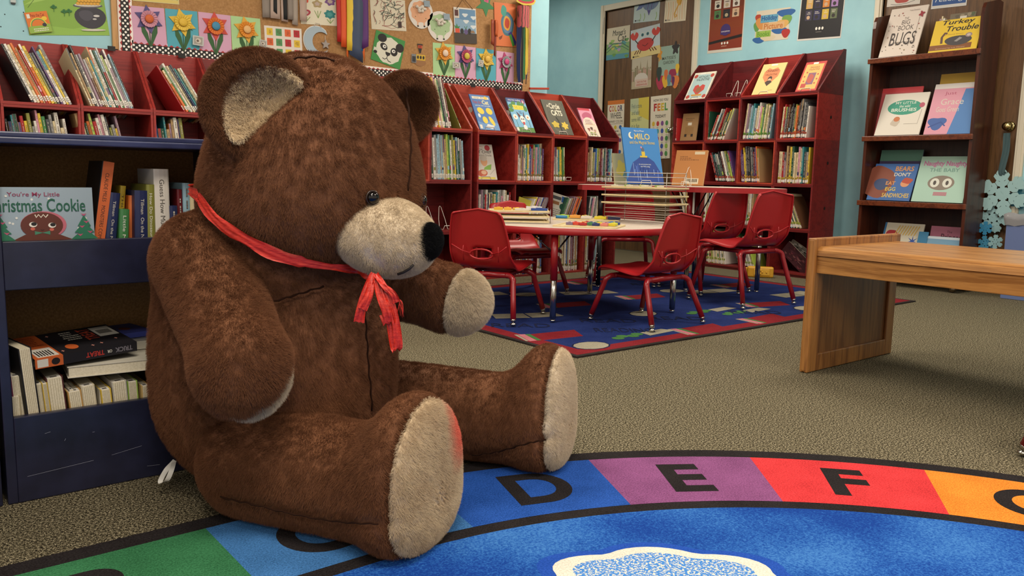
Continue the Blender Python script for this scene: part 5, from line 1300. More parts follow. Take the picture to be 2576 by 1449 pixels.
sheet('A', (3.8314, 2.0351, 0.1756, 0.1539, 4.5544), 'green_star', 'green paper star with a pink label at the top of the cork board', 'artwork', d_star, '#2f7a44', outline=star(50, 50, 56, 24, 5, 270))
def d_bird(a):
    a.poly(wob(60, 52, 30, 28, 5, 0.03), '#3d6d7a'); a.poly(wob(60, 52, 23, 22, 5, 0.03), '#5a7a9a'); a.poly(wob(58, 54, 17, 17, 4, 0.04), '#cf9a3a'); a.poly(wob(58, 54, 11, 12, 4, 0.04), '#b33a20')
    a.poly(wob(44, 82, 13, 13, 4, 0.05), '#3f9080'); a.poly([(62, 30), (96, 2), (100, 12), (76, 36)], '#37307a'); a.poly([(66, 26), (82, 0), (92, 4), (76, 30)], '#3f8a30')
    a.poly([(90, 60), (100, 70), (100, 52)], '#7a3a20'); a.poly([(18, 20), (36, 26), (32, 18), (22, 14)], '#7a3a20')
sheet('A', (4.0212, 1.9126, 0.2096, 0.3206, 3.1293), 'bird_painting', 'orange painting of a round bird with a target-patterned body', 'artwork', d_bird, '#cf6f3c', off=0.012)
streamers('orange_ribbons', 'yellow, rust and orange ribbons hanging left of the orange bird painting', strips([
    ((3.8568, 1.7697), (3.876, 1.7571), '#dba43a', 0.0), ((3.861, 1.7496), (3.8916, 1.7353), '#8f3a1c', 0.0), ((3.8975, 1.8184), (3.9244, 1.8068), '#b9561f', 0), ((3.893, 1.6704), (3.9124, 1.6546), '#7a2a18', 0)]), 1.93, 0.036)
# striped windsock with long ribbons at the end of the board
wx, wz = 4.1577, 1.9762
o = thing('windsock', 'pink striped paper windsock with long coloured ribbons at the board end', 'windsock', (wx, 5.13, wz))
wm = NT('pink_striped_paper', 0.7); v = wm.mapping((1, 1, 1)); wv = wm.n('TexWave'); wv.inputs['Scale'].default_value = 14; wv.inputs['Distortion'].default_value = 2.5; wm.l(wm.mapping((1, 1, 1.4)), wv.inputs['Vector']); wm.base(wm.ramp(wv.outputs['Fac'], [(0.55, '#c05a5e'), (0.8, '#6a4038')]))
m = MB(); n = 24; vs = [(0.052 * math.cos(2 * PI * k / n), 0.04 * math.sin(2 * PI * k / n), z) for z in (0.085, 0.03, -0.03, -0.078) for k in range(n)]
m.add(vs, [(i * n + k, i * n + (k + 1) % n, (i + 1) * n + (k + 1) % n, (i + 1) * n + k) for i in range(3) for k in range(n)], wm.m, True); m.build('tube', o)
for k, (a_, c, L, w_) in enumerate(((200, '#2c3f74', 0.42, 0.045), (235, '#17161a', 0.43, 0.02), (255, '#2f6d3a', 0.40, 0.03), (285, '#c5a93a', 0.36, 0.045), (312, '#2c3f74', 0.40, 0.026), (345, '#1f2a50', 0.43, 0.02), (20, '#c8b8b4', 0.38, 0.01), (150, '#2f6d3a', 0.42, 0.02))):
    x, y = 0.05 * math.cos(rad(a_)), 0.038 * math.sin(rad(a_)); m = MB()
    P = spline([(x, y, -0.07), (x * 1.02 + 0.004 * math.sin(k), y, -0.07 - L * 0.4), (x * 0.8 - 0.006 * math.cos(k), y, -0.07 - L * 0.8), (x * 0.7, y, -0.07 - L)], 5)
    band(m, P, [w_ * (1 - 0.4 * i / len(P)) for i in range(len(P))], (math.sin(rad(a_)) * -1, math.cos(rad(a_)), 0), c, fold=0.001); m.build('ribbon_tail', o)
sheet('A', (4.1917, 2.1086, 0.1922, 0.0646, 4.6285), 'paper_fan', 'red and yellow paper fan above the windsock, cut by the frame', 'artwork', lambda a: (a.ell(50, 60, 44, 40, '#b3242f'), a.ell(50, 70, 34, 26, '#3f7a3c'), a.ell(50, 78, 22, 14, '#d8963a')), '#c9b03a', outline=wob(50, 50, 50, 50, 6, 0.05), off=0.05)
o = thing('guitar_craft', 'small paper guitar craft with a yellow dotted bar and black top', 'artwork', mat=FA(3.2437, 1.604, YA - 0.0085))
m = MB(); a = Art(m, 0.13, 0.15, None, 0.0004)
a.poly(wob(60, 18, 36, 17, 2, 0.05), '#96693f'); a.rect(32, 28, 92, 55, '#cfa932')
for x in (44, 62, 80): a.ell(x, 42, 6, 8, '#1b1716')
a.poly([(38, 104), (74, 104), (62, 62), (54, 62)], '#1f1a18'); a.rect(44, 84, 70, 98, '#c94a28'); a.scribble(45, 85, 69, 97, 3, '#1f1a18', seed=3)
a.rect(2, 14, 32, 54, '#7a7d7f'); a.rect(6, 18, 28, 44, '#2c2e33'); m.build('craft_body', o)
# a small white stapler-like clip high on the blue board
m = MB(); m.box(-0.013, 0.013, -0.02, 0.02, 0, 0.014, '#b9c4c4', 0.003); m.box(-0.01, 0.01, -0.026, -0.018, 0, 0.01, '#3a3a3c'); o = m.build('wall_clip'); o.matrix_world = FA(0.7307, 1.6371, YA - 0.001); tag(o, 'small white clip screwed to the blue board at the top left', 'clip')
for k, p in enumerate(((0.69, 1.5546), (0.6684, 1.4892), (0.7768, 1.5763), (0.7716, 1.4792))):
    m = MB(); m.lathe([(0.003, 0), (0.003, 0.001), (0.0005, 0.0012)], '#1b2226', 10); o = m.build('screw_head'); o.matrix_world = FA(p[0], p[1], YA - 0.0004)
    tag(o, 'tiny dark screw head in the blue board, %s' % ['below the white clip', 'lowest at the frame edge', 'beside the upper poster edge', 'beside the lower poster edge'][k], 'screw', 'screws in the blue board')
# ---- on the brown door
def d_fish(a):
    a.poly(wob(64, 62, 30, 24, 2, 0.05), '#6f7f9c'); a.poly([(40, 60), (12, 82), (18, 58), (8, 42), (30, 48)], '#5f70a0')
    for k in range(5): a.line([(46 + k * 7, 42), (49 + k * 7, 62), (45 + k * 7, 82)], 2.4, '#514a86' if k % 2 else '#55789a')
    a.ell(82, 68, 4, 5, '#cdbb4a'); a.ell(82, 68, 2, 2.6, '#22202a'); a.poly([(52, 40), (60, 20), (66, 38)], '#514a86')
    for x in (24, 40, 86): a.line([(x, 4), (x + 5, 18), (x + 2, 30)], 2.5, '#8fb06a')
    a.rect(6, 5, 12, 10, '#22202a'); a.scribble(14, 5, 30, 10, 2, '#44444a', seed=1)
sheet('B', (5.8954, 2.4649, 0.347, 0.2817, -2.3949), 'fish_picture', 'watercolour of a blue and purple fish at the top of the door', 'artwork', d_fish, '#b5c6c4', off=-0.018)
def d_horse(a):
    for k in range(9): a.line([(6 + k * 11, 6), (10 + k * 10, 40), (4 + k * 11, 66)], 2.6, '#d9a678' if k % 2 else '#c9b590')
    a.line([(58, 98), (66, 80), (66, 60), (54, 40), (46, 26), (50, 14), (58, 18), (54, 24)], 5, '#cf9a3c'); a.poly(wob(66, 74, 13, 22, 4, 0.08), '#d9a544'); a.line([(70, 92), (76, 74), (70, 56)], 1.2, '#6a4a28'); a.line([(58, 90), (76, 84)], 1, '#a8642a'); a.line([(58, 74), (78, 70)], 1, '#a8642a')
    a.rect(6, 5, 12, 10, '#22202a'); a.scribble(14, 5, 30, 10, 2, '#44444a', seed=1)
sheet('B', (5.5184, 2.422, 0.2736, 0.2896, -2.6271), 'seahorse_picture', 'watercolour of an orange seahorse beside the fish', 'artwork', d_horse, '#dccfb4', off=-0.018)
def d_monet(a):
    a.rect(0, 0, 100, 50, '#7ba06a'); a.rect(0, 0, 100, 16, '#4f8a9a')
    for k in range(16):
        r = random.Random(k); a.poly(wob(r.uniform(8, 92), r.uniform(6, 60), 8, 5, 3, 0.2, 12), r.choice(['#5f8f4a', '#8fb060', '#b9b25a', '#4f8f8f', '#a98fb0']))
    a.line([(2, 34), (30, 50), (70, 48), (98, 32)], 3, '#3f6a5a'); a.line([(2, 24), (30, 40), (70, 38), (98, 24)], 2, '#3f6a5a')
    a.text("Monet's", 26, 74, 82, 92, '#26302a', 0.0, shear=0.2); a.text('Cat', 50, 54, 86, 76, '#26302a', 0.0, shear=0.2)
sheet('B', (6.2835, 2.1579, 0.3333, 0.3269, -0.1014), 'book_cover_print', "green garden cover print with a bridge, left of the red crab", 'artwork', d_monet, '#c9bfa6', off=-0.018)
def d_crab(a):
    a.rect(0, 0, 100, 28, '#d3bf80'); a.poly(wob(50, 42, 29, 22, 3, 0.03), '#b3302c')
    for s in (-1, 1):
        a.line([(50 + s * 24, 48), (50 + s * 34, 62), (50 + s * 38, 74)], 3, '#2c1a1a'); a.poly(wob(50 + s * 37, 78, 14, 14, 3, 0.05), '#c23a30'); a.poly([(50 + s * 37, 80), (50 + s * 28, 98), (50 + s * 44, 98)], '#b9c0b8')
        a.ell(50 + s * 9, 76, 8, 9, '#c9cfc6'); a.ell(50 + s * 9, 76, 5, 6, '#3f7a8a'); a.ell(50 + s * 9, 76, 2, 3, '#1a1a1c')
        for k in range(3): a.line([(50 + s * (14 + k * 8), 26), (50 + s * (20 + k * 9), 14)], 2.6, '#5a1c1a')
    a.line([(40, 42), (50, 36), (60, 44)], 1.6, '#5a1414'); a.rect(6, 4, 12, 9, '#22202a'); a.scribble(14, 4, 30, 9, 2, '#44444a', seed=1)
sheet('B', (5.8978, 2.128, 0.3925, 0.2897, 3.8277), 'crab_picture', 'drawing of a red crab with big claws on pale blue paper', 'artwork', d_crab, '#b9c6cc', off=-0.017)
def d_city(a):
    a.rect(0, 55, 100, 100, '#b9b09a')
    for k in range(12):
        r = random.Random(k + 3); x = k * 8.4; a.rect(x, 24, x + 7, 50 + r.uniform(0, 30), r.choice(['#8a7a60', '#a98a78', '#7f7a58', '#b58f80'])); a.poly([(x, 60), (x + 3.5, 90 if k in (5, 9) else 66), (x + 7, 60)], '#8f8568')
    a.ell(50, 30, 34, 20, '#c9c0b4'); a.rect(20, 6, 84, 30, '#c9b0a0'); a.text('NOT IN THE', 30, 18, 76, 24, '#a8443c', 0.01); a.text('GREENHOUSE', 26, 9, 80, 15, '#a8443c', 0.01); a.line([(0, 1), (0, 99)], 2, '#6a604a')
sheet('B', (5.9338, 1.8263, 0.2713, 0.3114, 1.187), 'book_cover_print', 'sepia town cover print hanging under the red crab', 'artwork', d_city, '#b3a487', off=-0.018)
def d_mat(a):
    a.rect(0, 0, 100, 100, '#8fa89a'); a.poly(wob(82, 92, 15, 14, 5, 0.3), '#2c2626'); a.poly(wob(6, 82, 10, 16, 6, 0.3), '#c98a2c')
    a.text("MATISSE'S", 18, 66, 84, 74, '#4a5048', 0.01); a.text('GARDEN', 24, 55, 78, 63, '#4a5048', 0.01)
    for (x, y, rx, ry, c) in ((14, 12, 22, 18, '#a8304a'), (38, 14, 16, 16, '#d8a832'), (72, 26, 18, 17, '#8f2a4a'), (86, 10, 18, 16, '#d07a3a'), (40, 30, 9, 13, '#c96a3a'), (56, 16, 10, 14, '#5f7f88'), (94, 42, 9, 12, '#d8b23a'), (6, 34, 12, 18, '#2c3a34'), (76, 12, 7, 12, '#5a2a5a')): a.poly(wob(x, y, rx, ry, 3, 0.12), c)
sheet('B', (5.5779, 1.8633, 0.2632, 0.3886, 0.5464), 'book_cover_print', 'green cover print with cut-paper shapes, right of the sepia one', 'artwork', d_mat, '#8fa89a', off=-0.018)
def d_wheel(a):
    a.rect(0, 93, 100, 100, '#c9702a')
    for k, (ch_, c) in enumerate(zip('COLOR', ['#a8252a', '#b8642a', '#b89a2a', '#7a2a5a', '#23355a'])): a.text(ch_, 10 + k * 16.5, 81, 23 + k * 16.5, 91, c, 0.03)
    a.text('WHEEL', 18, 69, 88, 79, '#2c2a2a', 0.0); a.text('PRIMARY COLORS', 6, 62, 94, 66, '#44403c', 0.0); a.line([(4, 60), (96, 60)], 1, '#44403c')
    for k in range(3): a.ell(20 + k * 30, 54, 8, 3.4, ['#b3302c', '#c9b23a', '#2c5a9a'][k]); a.ell(20 + k * 30, 32, 8, 3.4, ['#cf7a2c', '#4f8a4a', '#6a3a7a'][k]); a.ell(20 + k * 30, 12, 8, 3.4, ['#b3302c', '#c9b23a', '#2c5a9a'][k])
    a.scribble(10, 46, 92, 49, 1, '#55504a', seed=1); a.text('SECONDARY', 12, 39, 88, 43, '#44403c'); a.scribble(10, 24, 92, 27, 1, '#55504a', seed=2)
sheet('B', (6.2736, 1.2645, 0.245, 0.6123, 0.6431), 'colour_wheel_chart', 'long narrow COLOR WHEEL chart low on the door', 'poster', d_wheel, '#d8cdb8', off=-0.017)
def d_note(a):
    a.rect(45, 0, 100, 100, '#cdb94a'); a.poly([(0, 55), (100, 40), (100, 62), (0, 80)], '#c9c98a')
    for k, s_ in enumerate(('Find a stone', 'and add', 'some ART', 'it is fun', 'with a friend', 'happiness', 'love you')): a.text(s_, 8, 84 - k * 11, (62 if k % 2 == 0 else 50), 91 - k * 11, '#4f5e62', 0.0)
    a.ell(90, 22, 8, 8, '#1f1a18'); a.poly([(84, 0), (100, 0), (98, 16), (88, 16)], '#1f1a18')
sheet('B', (5.9329, 1.2681, 0.2575, 0.6145, 1.9919), 'yellow_note_poster', 'yellow and green handwritten poster between the two charts', 'poster', d_note, '#b7bf9a', off=-0.018)
def d_feel(a):
    a.text('HOW DO YOU', 14, 91, 86, 95, '#3a3230', 0.02)
    for k, (ch_, c) in enumerate(zip('FEEL', ['#a8252a', '#c96a2a', '#c9a92a', '#4a8a3a'])): a.text(ch_, 16 + k * 18, 76, 31 + k * 18, 88, c, 0.04)
    a.text('TODAY?', 24, 65, 76, 70, '#3a3230', 0.02)
    for k in range(20): a.ell(16 + (k % 4) * 22, 56 - (k // 4) * 12, 7, 4, ['#cfae3a', '#4f8a4a', '#3a4f9a', '#b83a3a', '#b3502c', '#8fb04a', '#7a4a8a', '#4f9aa8'][(k * 3) % 8]); a.scribble(10 + (k % 4) * 22, 49 - (k // 4) * 12, 22 + (k % 4) * 22, 50.5 - (k // 4) * 12, 1, '#55504a', seed=k)
sheet('B', (5.6483, 1.2711, 0.2653, 0.6234, 1.5766), 'feelings_chart', 'HOW DO YOU FEEL TODAY chart at the right edge of the door', 'poster', d_feel, '#d9cfba', off=-0.017)
# ---- on the blue wall
def d_red(a):
    n = 10
    for k in range(n): a.rect(2.5, 4 + k * 92 / n, 97.5, 4 + (k + 1) * 92 / n + 0.3, '#%02x%02x%02x' % tuple(int(x) for x in (128 - 60 * max(0, (k - 4) / 6) , 36 + 20 * (1 - abs(k - 3) / 7), 26)))
    a.poly([(2.5, 12), (97.5, 18), (97.5, 22), (2.5, 15.5)], '#1c1414')
    cs = ['#4f7a4a', '#26282c', '#c9a98a', '#cfc8b8', '#c9bdb0', '#d2cbc0', '#c97a9a', '#d8a83a', '#c0bcb8', '#c98a4a', '#7a8a9a', '#b8a89a']
    for k, c in enumerate(cs):
        x = 14 + (k % 3) * 26; y = 46 + (k // 3) * 13.6; a.rect(x, y, x + 19, y + 11.6, c); a.scribble(x + 3, y + 7, x + 16, y + 10, 1, '#4a3a34', seed=k); a.ell(x + 9.5, y + 4, 5, 2.6, ['#2a2422', '#b0a080', '#5a4a40'][k % 3], 8)
    a.ell(50, 30, 14, 8, '#3f2f6a'); a.rect(36, 24, 64, 30, '#3f2f6a'); a.text('storytime', 38, 26.5, 62, 29, '#e0dacf', 0.01)
    for x in (42, 50, 58): a.ell(x, 12, 2.6, 1.7, '#e0dacf')
    a.scribble(38, 7, 62, 9, 1, '#c9a08a', seed=5)
sheet('B', (4.893, 2.2559, 0.3899, 0.6572, -0.8155), 'red_book_poster', 'tall orange-red poster of twelve small book covers', 'poster', d_red, '#cfc8bb')
def d_hol(a):
    for (x, y, rx, ry, c) in ((6, 78, 9, 12, '#a8402c'), (88, 84, 26, 12, '#2f5f9a'), (92, 62, 14, 16, '#6f9a4a'), (4, 50, 10, 16, '#5f8f4a'), (14, 6, 20, 10, '#2f5f9a'), (72, 30, 22, 10, '#2f5f9a'), (92, 20, 12, 14, '#a8302c'), (20, 60, 20, 20, '#c98a4a'), (80, 50, 18, 14, '#cfa25a'), (40, 10, 22, 9, '#cdbfa0')): a.poly(wob(x, y, rx, ry, 3, 0.1), c)
    a.rect(14, 60, 66, 84, '#5f9ab5'); a.text('Holiday', 17, 62, 64, 82, '#1f4f8a', 0.02)
    a.rect(22, 36, 86, 58, '#d0a878'); a.text('Picture', 26, 38, 82, 56, '#b5713c', 0.02)
    a.rect(3, 14, 48, 34, '#8fae4a'); a.text('Books', 7, 16, 44, 32, '#5f8f2f', 0.02)
sheet('B', (4.403, 2.1063, 0.3391, 0.2639, -1.683), 'holiday_sign', 'cut-paper sign reading Holiday Picture Books', 'sign', d_hol, '#cfc5b0')
def d_blk(a):
    a.rect(2, 3, 98, 98, '#1b191d')
    cs = ['#3a3448', '#2c2a50', '#c9a93a', '#5f6a4a', '#c9a05a', '#2c2340', '#c97a2c', '#a07ab0', '#8a5a3a', '#c9c0b0', '#4f7a8a', '#9a2a2a']
    for k, c in enumerate(cs):
        x = 14 + (k % 4) * 19; y = 34 + (k // 4) * 20; a.rect(x, y, x + 15, y + 17, c); a.scribble(x + 2, y + 10, x + 13, y + 15, 2, '#d0c8bb', seed=k); a.ell(x + 7, y + 5, 4, 3.4, '#2a2220' if k % 2 else '#c0a080', 8)
    for x in (43, 50, 57): a.ell(x, 19, 2.4, 2.6, '#e6e2d8')
    a.scribble(40, 12, 60, 14, 1, '#8a8580', seed=5)
sheet('B', (3.9372, 2.1684, 0.4017, 0.4709, -2.6184), 'black_book_poster', 'black poster of small colourful book covers right of the holiday sign', 'poster', d_blk, '#cfcbc4')
# ---- on the right-hand door
sheet('B', (3.2593, 2.1813, 0.2575, 0.1395, -2.5795), 'red_drawing', 'white sheet with a red scribbled ball, top of the right door', 'artwork', lambda a: (a.poly(wob(45, 45, 26, 32, 5, 0.06), '#a8423a'), a.ell(42, 48, 12, 14, '#c46a58'), a.line([(12, 12), (30, 6), (60, 10), (84, 22)], 1.2, '#4a4a52')), '#cfc8be', off=-0.018)
sheet('B', (2.9187, 2.1397, 0.2534, 0.1798, -1.7095), 'blue_poster', 'blue printed poster with white writing, top of the right door', 'poster', lambda a: (a.rect(3, 12, 97, 97, '#2a4f8a'), a.text('reading', 10, 20, 90, 44, '#d0d4d8', 0.0, shear=0.2)), '#cbc8c2', off=-0.018)

# ------------------------------------------------------------ books shown face on, wire stands
WIRE = M('#d6cfc4', 0.35)
def easel(T, label, group='white wire book stands', s=1.0, hook=0.03):
    m = MB(); x = 0.028 * s
    m.tube([(-x, 0.03, 0.003), (-x * 0.75, 0.055, 0.06 * s), (-x * 0.25, 0.08, 0.125 * s), (0, 0.082, 0.132 * s), (x * 0.25, 0.08, 0.125 * s), (x * 0.75, 0.055, 0.06 * s), (x, 0.03, 0.003), (x, -0.02, 0.003), (x, -0.026, hook * 0.5), (x * 0.9, -0.03, hook), (-x * 0.9, -0.03, hook), (-x, -0.026, hook * 0.5), (-x, -0.02, 0.003)], 0.0022, WIRE, 6, True)
    o = m.build('book_stand', mat_world=T); return tag(o, label, 'book stand', group)
def face_book(T, w, h, lean, label, bg, draw, t=0.009, group=None, hookc=True, roll=0, name='picture_book', back='#8a7a66'):
    """T: x right, y up, z towards the viewer, origin at the middle of the bottom edge"""
    F_ = T @ Rx(-lean) @ Rz(roll) @ Tr(0, h / 2, 0)
    o = thing(name, label, 'book', group=group, mat=F_)
    m = MB(); m.box(-w / 2, w / 2, -h / 2, h / 2, t - 0.0018, t, bg); m.box(-w / 2, w / 2, -h / 2, h / 2, 0, 0.0018, bg); m.box(-w / 2, -w / 2 + 0.003, -h / 2, h / 2, 0.0018, t - 0.0018, bg)
    draw(Art(m, w, h, None, 0.00006, t)); m.build('cover', o)
    m = MB(); m.box(-w / 2 + 0.003, w / 2 - 0.003, -h / 2 + 0.003, h / 2 - 0.003, 0.0018, t - 0.0018, PAGES); m.build('pages', o)
    if hookc:
        m = MB(); y = -h / 2; m.tube([(-0.045, y - 0.002, t - 0.03), (-0.045, y - 0.002, t + 0.002), (-0.036, y + 0.024, t + 0.004), (0.036, y + 0.024, t + 0.004), (0.045, y - 0.002, t + 0.002), (0.045, y - 0.002, t - 0.03)], 0.0022, WIRE, 6)
        q = m.build('book_stand', mat_world=F_); tag(q, 'white wire stand hooked round the foot of the ' + hookc if isinstance(hookc, str) else 'white wire stand under a book', 'book stand', 'wire stands holding face-on books')
    return o
def TA(i, row, u, y): return FA(acol(i) + u, row * RH + 0.0155 + (0.0005 if row == 3 else 0), AY + y)
def TB(i, row, u, y): return FB(BY0 - i * CW - u, ZB + row * RH + 0.0155 + (0.0005 if row == 4 else 0), BXf + y)
GD = 'picture books shown face on in the red cubes'
def d_cat(a):
    a.rect(0, 0, 100, 100, '#3a6aa8'); a.poly([(0, 0), (100, 0), (100, 20), (60, 26), (30, 18), (0, 24)], '#5a88b8'); a.rect(10, 88, 92, 95, '#cfc9b8'); a.text('my first', 20, 89, 84, 94, '#8a7a4a', 0.01); a.ell(76, 92, 9, 5, '#d6b43a')
    a.text('Pete the', 8, 74, 48, 83, '#8f3a4a', 0.02); a.text('Cat', 52, 73, 84, 85, '#d9cf9a', 0.03); a.text('and the cool caterpillar', 14, 66, 90, 71, '#d0d4d2', 0.01)
    for (x, y, rx, ry, t) in ((32, 54, 17, 9, -40), (74, 54, 15, 10, 35), (40, 28, 12, 10, 0), (72, 26, 9, 14, 20)): a.ell(x, y, rx, ry, '#d9c02e', 16, rot=t)
    a.poly(wob(55, 10, 20, 6, 4, 0.2), '#c9cfd0'); a.ell(18, 40, 6, 6, '#cfd4d2'); a.rect(4, 3, 16, 14, '#d6d0c2')
face_book(TA(0, 3, 0.15, 0.055), 0.185, 0.30, 30, 'blue picture book with yellow butterfly shapes, first sloping cube right of the bear', '#3a6aa8', d_cat, group=GD, hookc='yellow and blue book')
def d_dog(a):
    a.rect(0, 0, 100, 100, '#6fa8c8'); a.rect(0, 88, 100, 100, '#27407a'); a.text('step into reading', 8, 91, 74, 97, '#c9cfd8', 0.01); a.ell(86, 90, 10, 7, '#8a3a6a'); a.text('3', 82, 87, 90, 94, '#e0d8d0', 0.02)
    for (x, y) in ((14, 76), (30, 84), (88, 70), (78, 80), (8, 64), (60, 84)): a.ell(x, y, 14, 6, '#3f7a34', 12, rot=x)
    a.poly([(24, 66), (78, 66), (80, 78), (22, 80)], '#d0c42e'); a.text('THE DOG', 28, 68, 74, 77, '#b5a51e', 0.02); a.scribble(44, 54, 64, 62, 2, '#27407a', seed=3)
    a.rect(0, 0, 100, 14, '#4a7a2c')
    for x in (18, 84):
        a.line([(x, 10), (x, 40)], 1.5, '#3a6a2c')
        for k in range(8): a.ell(x + 8 * math.cos(k * PI / 4), 44 + 5 * math.sin(k * PI / 4), 5, 3.4, '#dcdad2', 8)
        a.ell(x, 44, 4, 3, '#c97a3a')
    a.ell(52, 36, 13, 12, '#dad6cf'); a.poly([(38, 42), (32, 60), (48, 48)], '#5a2a2e'); a.poly([(62, 48), (70, 62), (68, 42)], '#5a2a2e'); a.ell(48, 38, 3, 2.4, '#1b1716'); a.ell(58, 38, 3, 2.4, '#1b1716'); a.poly([(46, 30), (60, 30), (56, 20), (50, 20)], '#b3303a'); a.ell(54, 14, 10, 8, '#d8d4cc'); a.rect(4, 3, 16, 13, '#d6d0c2')
face_book(TA(1, 3, 0.13, 0.055), 0.18, 0.30, 30, 'picture book with a white dog and daisies, second sloping cube right of the bear', '#6fa8c8', d_dog, group=GD, hookc='dog and daisy book')
def d_circ(a):
    a.rect(0, 0, 100, 100, '#4c4a3c'); a.ell(50, 50, 46, 46, '#5a5848', 30); a.ell(50, 52, 42, 42, '#504e40', 30)
    for k in range(26):
        r = random.Random(k); x, y = r.uniform(4, 96), r.uniform(3, 97); a.line([(x, y), (x + r.uniform(-8, 8), y + r.uniform(-7, 7))], 1.0, r.choice(['#6a6a54', '#38362c']))
    a.text('A', 16, 78, 26, 85, '#d8d0ba', 0.02); a.text('Circle', 28, 74, 76, 90, '#d8d0ba', 0.02); a.text('of', 52, 69, 60, 73, '#d8d0ba', 0.02); a.text('CATS', 28, 54, 78, 70, '#d8d0ba', 0.03)
    a.line([(50, 4), (50, 40), (44, 50)], 5, '#2c2a24'); a.poly(wob(30, 28, 16, 9, 5, 0.2), '#b8a032'); a.poly(wob(72, 26, 14, 10, 6, 0.25), '#c4aa3a')
face_book(TA(2, 3, 0.145, 0.055), 0.225, 0.315, 30, 'dark olive picture book reading A Circle of Cats', '#4c4a3c', d_circ, group=GD, hookc='dark olive book')
def d_pink(a):
    a.rect(0, 55, 100, 100, '#c4859a'); a.rect(0, 92, 86, 100, '#b23a48'); a.poly(wob(50, 72, 36, 14, 2, 0.1), '#a8546e'); a.ell(50, 36, 50, 32, '#cbbfae', 20); a.rect(0, 0, 100, 40, '#cbbfae')
    a.scribble(20, 42, 80, 60, 3, '#8a5a60', seed=2); a.line([(14, 42), (86, 42)], 2, '#b08a4a')
    for (x, y, c) in ((30, 24, '#8a5a4a'), (52, 28, '#5a3a34'), (72, 20, '#a88a7a'), (40, 10, '#7a8a4a'), (64, 10, '#9a9a5a')): a.poly(wob(x, y, 9, 6, 3, 0.2), c)
face_book(TA(3, 3, 0.12, 0.055), 0.15, 0.265, 30, 'pink and cream picture book in the last sloping cube of the notice board wall', '#c4859a', d_pink, group=GD, hookc='pink book')
def d_chef(a):
    a.rect(0, 0, 100, 100, '#c9c3b8'); a.text('step into reading', 8, 90, 56, 95, '#b05a5a', 0.0); a.ell(76, 90, 12, 8, '#a83238'); a.text('THE', 40, 83, 54, 87, '#4a3f3c', 0.01); a.text('BEST CHEF', 6, 74, 92, 82, '#3f3634', 0.01); a.text('in Second Grade', 14, 66, 90, 72, '#5a4f4c', 0.0)
    a.poly(wob(52, 50, 15, 12, 3, 0.05), '#cf9a70'); a.ell(52, 60, 16, 8, '#b5aca0'); a.poly([(46, 28), (78, 28), (84, 44), (66, 40), (50, 34)], '#7fa84a'); a.poly(wob(38, 18, 22, 10, 2, 0.06), '#b5563a'); a.ell(44, 20, 12, 6, '#d0a88a'); a.rect(8, 2, 92, 7, '#cfc04a'); a.line([(70, 14), (96, 30)], 1.2, '#8a8480')
face_book(TA(0, 2, 0.13, 0.07), 0.205, 0.27, 17, 'white picture book reading The Best Chef in Second Grade', '#c9c3b8', d_chef, group=GD, hookc='chef book')
def d_fold(a):
    a.rect(0, 0, 100, 100, '#cfc9bb'); a.rect(6, 82, 60, 92, '#4a4a4c'); a.rect(62, 78, 92, 96, '#2f5a9a'); a.ell(70, 64, 15, 10, '#24503f'); a.rect(0, 66, 52, 76, '#9a6a44'); a.scribble(6, 8, 88, 54, 8, '#8a857c', seed=4)
face_book(TA(2, 1, 0.085, 0.05), 0.20, 0.26, 6, 'white printed folder leaning at the left of a middle cubby', '#cfc9bb', d_fold, 0.006, None, False, -14, 'paper_folder')
face_book(TA(1, 1, 0.11, 0.04), 0.18, 0.22, 6, 'yellow-edged printed booklet tipped over behind the tray stack', '#b8aa3c', lambda a: (a.rect(0, 0, 100, 78, '#b5b0a4'), a.scribble(8, 10, 92, 70, 8, '#7a756c', seed=5)), 0.006, None, False, -16, 'paper_folder')
easel(Tr(acol(2) + 0.20, AY + 0.06, 2 * RH + 0.016), 'empty white wire stand under the grey dot in the middle of the notice board shelves')
easel(Tr(acol(-2) + 0.43, AY + 0.06, 1 * RH + 0.016), 'empty white wire stand beside the bear nose, left one of two', s=1.25)
easel(Tr(acol(-2) + 0.535, AY + 0.055, 1 * RH + 0.016), 'empty white wire stand beside the bear nose, right one of two', s=1.25)
BT = lambda i, row, u, y: frame((BXf + y, BY0 - i * CW - u, ZB + row * RH + 0.016 + (0.001 if row == 4 else 0)), (0, -1, 0), (1, 0, 0), (0, 0, 1))
easel(BT(1, 4, 0.21, 0.07), 'empty white wire stand in the second sloping cube of the right wall, left one', s=1.1)
easel(BT(1, 4, 0.30, 0.07), 'empty white wire stand in the second sloping cube of the right wall, right one', s=1.1)
def d_val(a):
    a.rect(0, 0, 100, 100, '#d0c9b8'); a.rect(6, 5, 94, 92, '#9fb8b8'); a.rect(28, 92, 52, 98, '#d8d4ca')
    for (x, y) in ((12, 86), (88, 86), (12, 10), (88, 10)): a.ell(x, y, 9, 7, '#a8443a', 10)
    a.text("ARTHUR'S", 26, 78, 76, 87, '#3f4a4c', 0.01); a.text('VALENTINE', 20, 68, 82, 77, '#3f4a4c', 0.01)
    a.poly([(50, 14), (24, 34), (26, 50), (40, 54), (50, 46), (60, 54), (74, 50), (76, 34)], '#b3443c'); a.ell(50, 34, 12, 10, '#8a5a3c'); a.rect(26, 12, 74, 18, '#b8863c')
face_book(TB(0, 4, 0.20, 0.045), 0.235, 0.285, 30, 'pale blue valentine picture book with red corner hearts, first sloping cube on the right wall', '#d0c9b8', d_val, group=GD, hookc='valentine book')
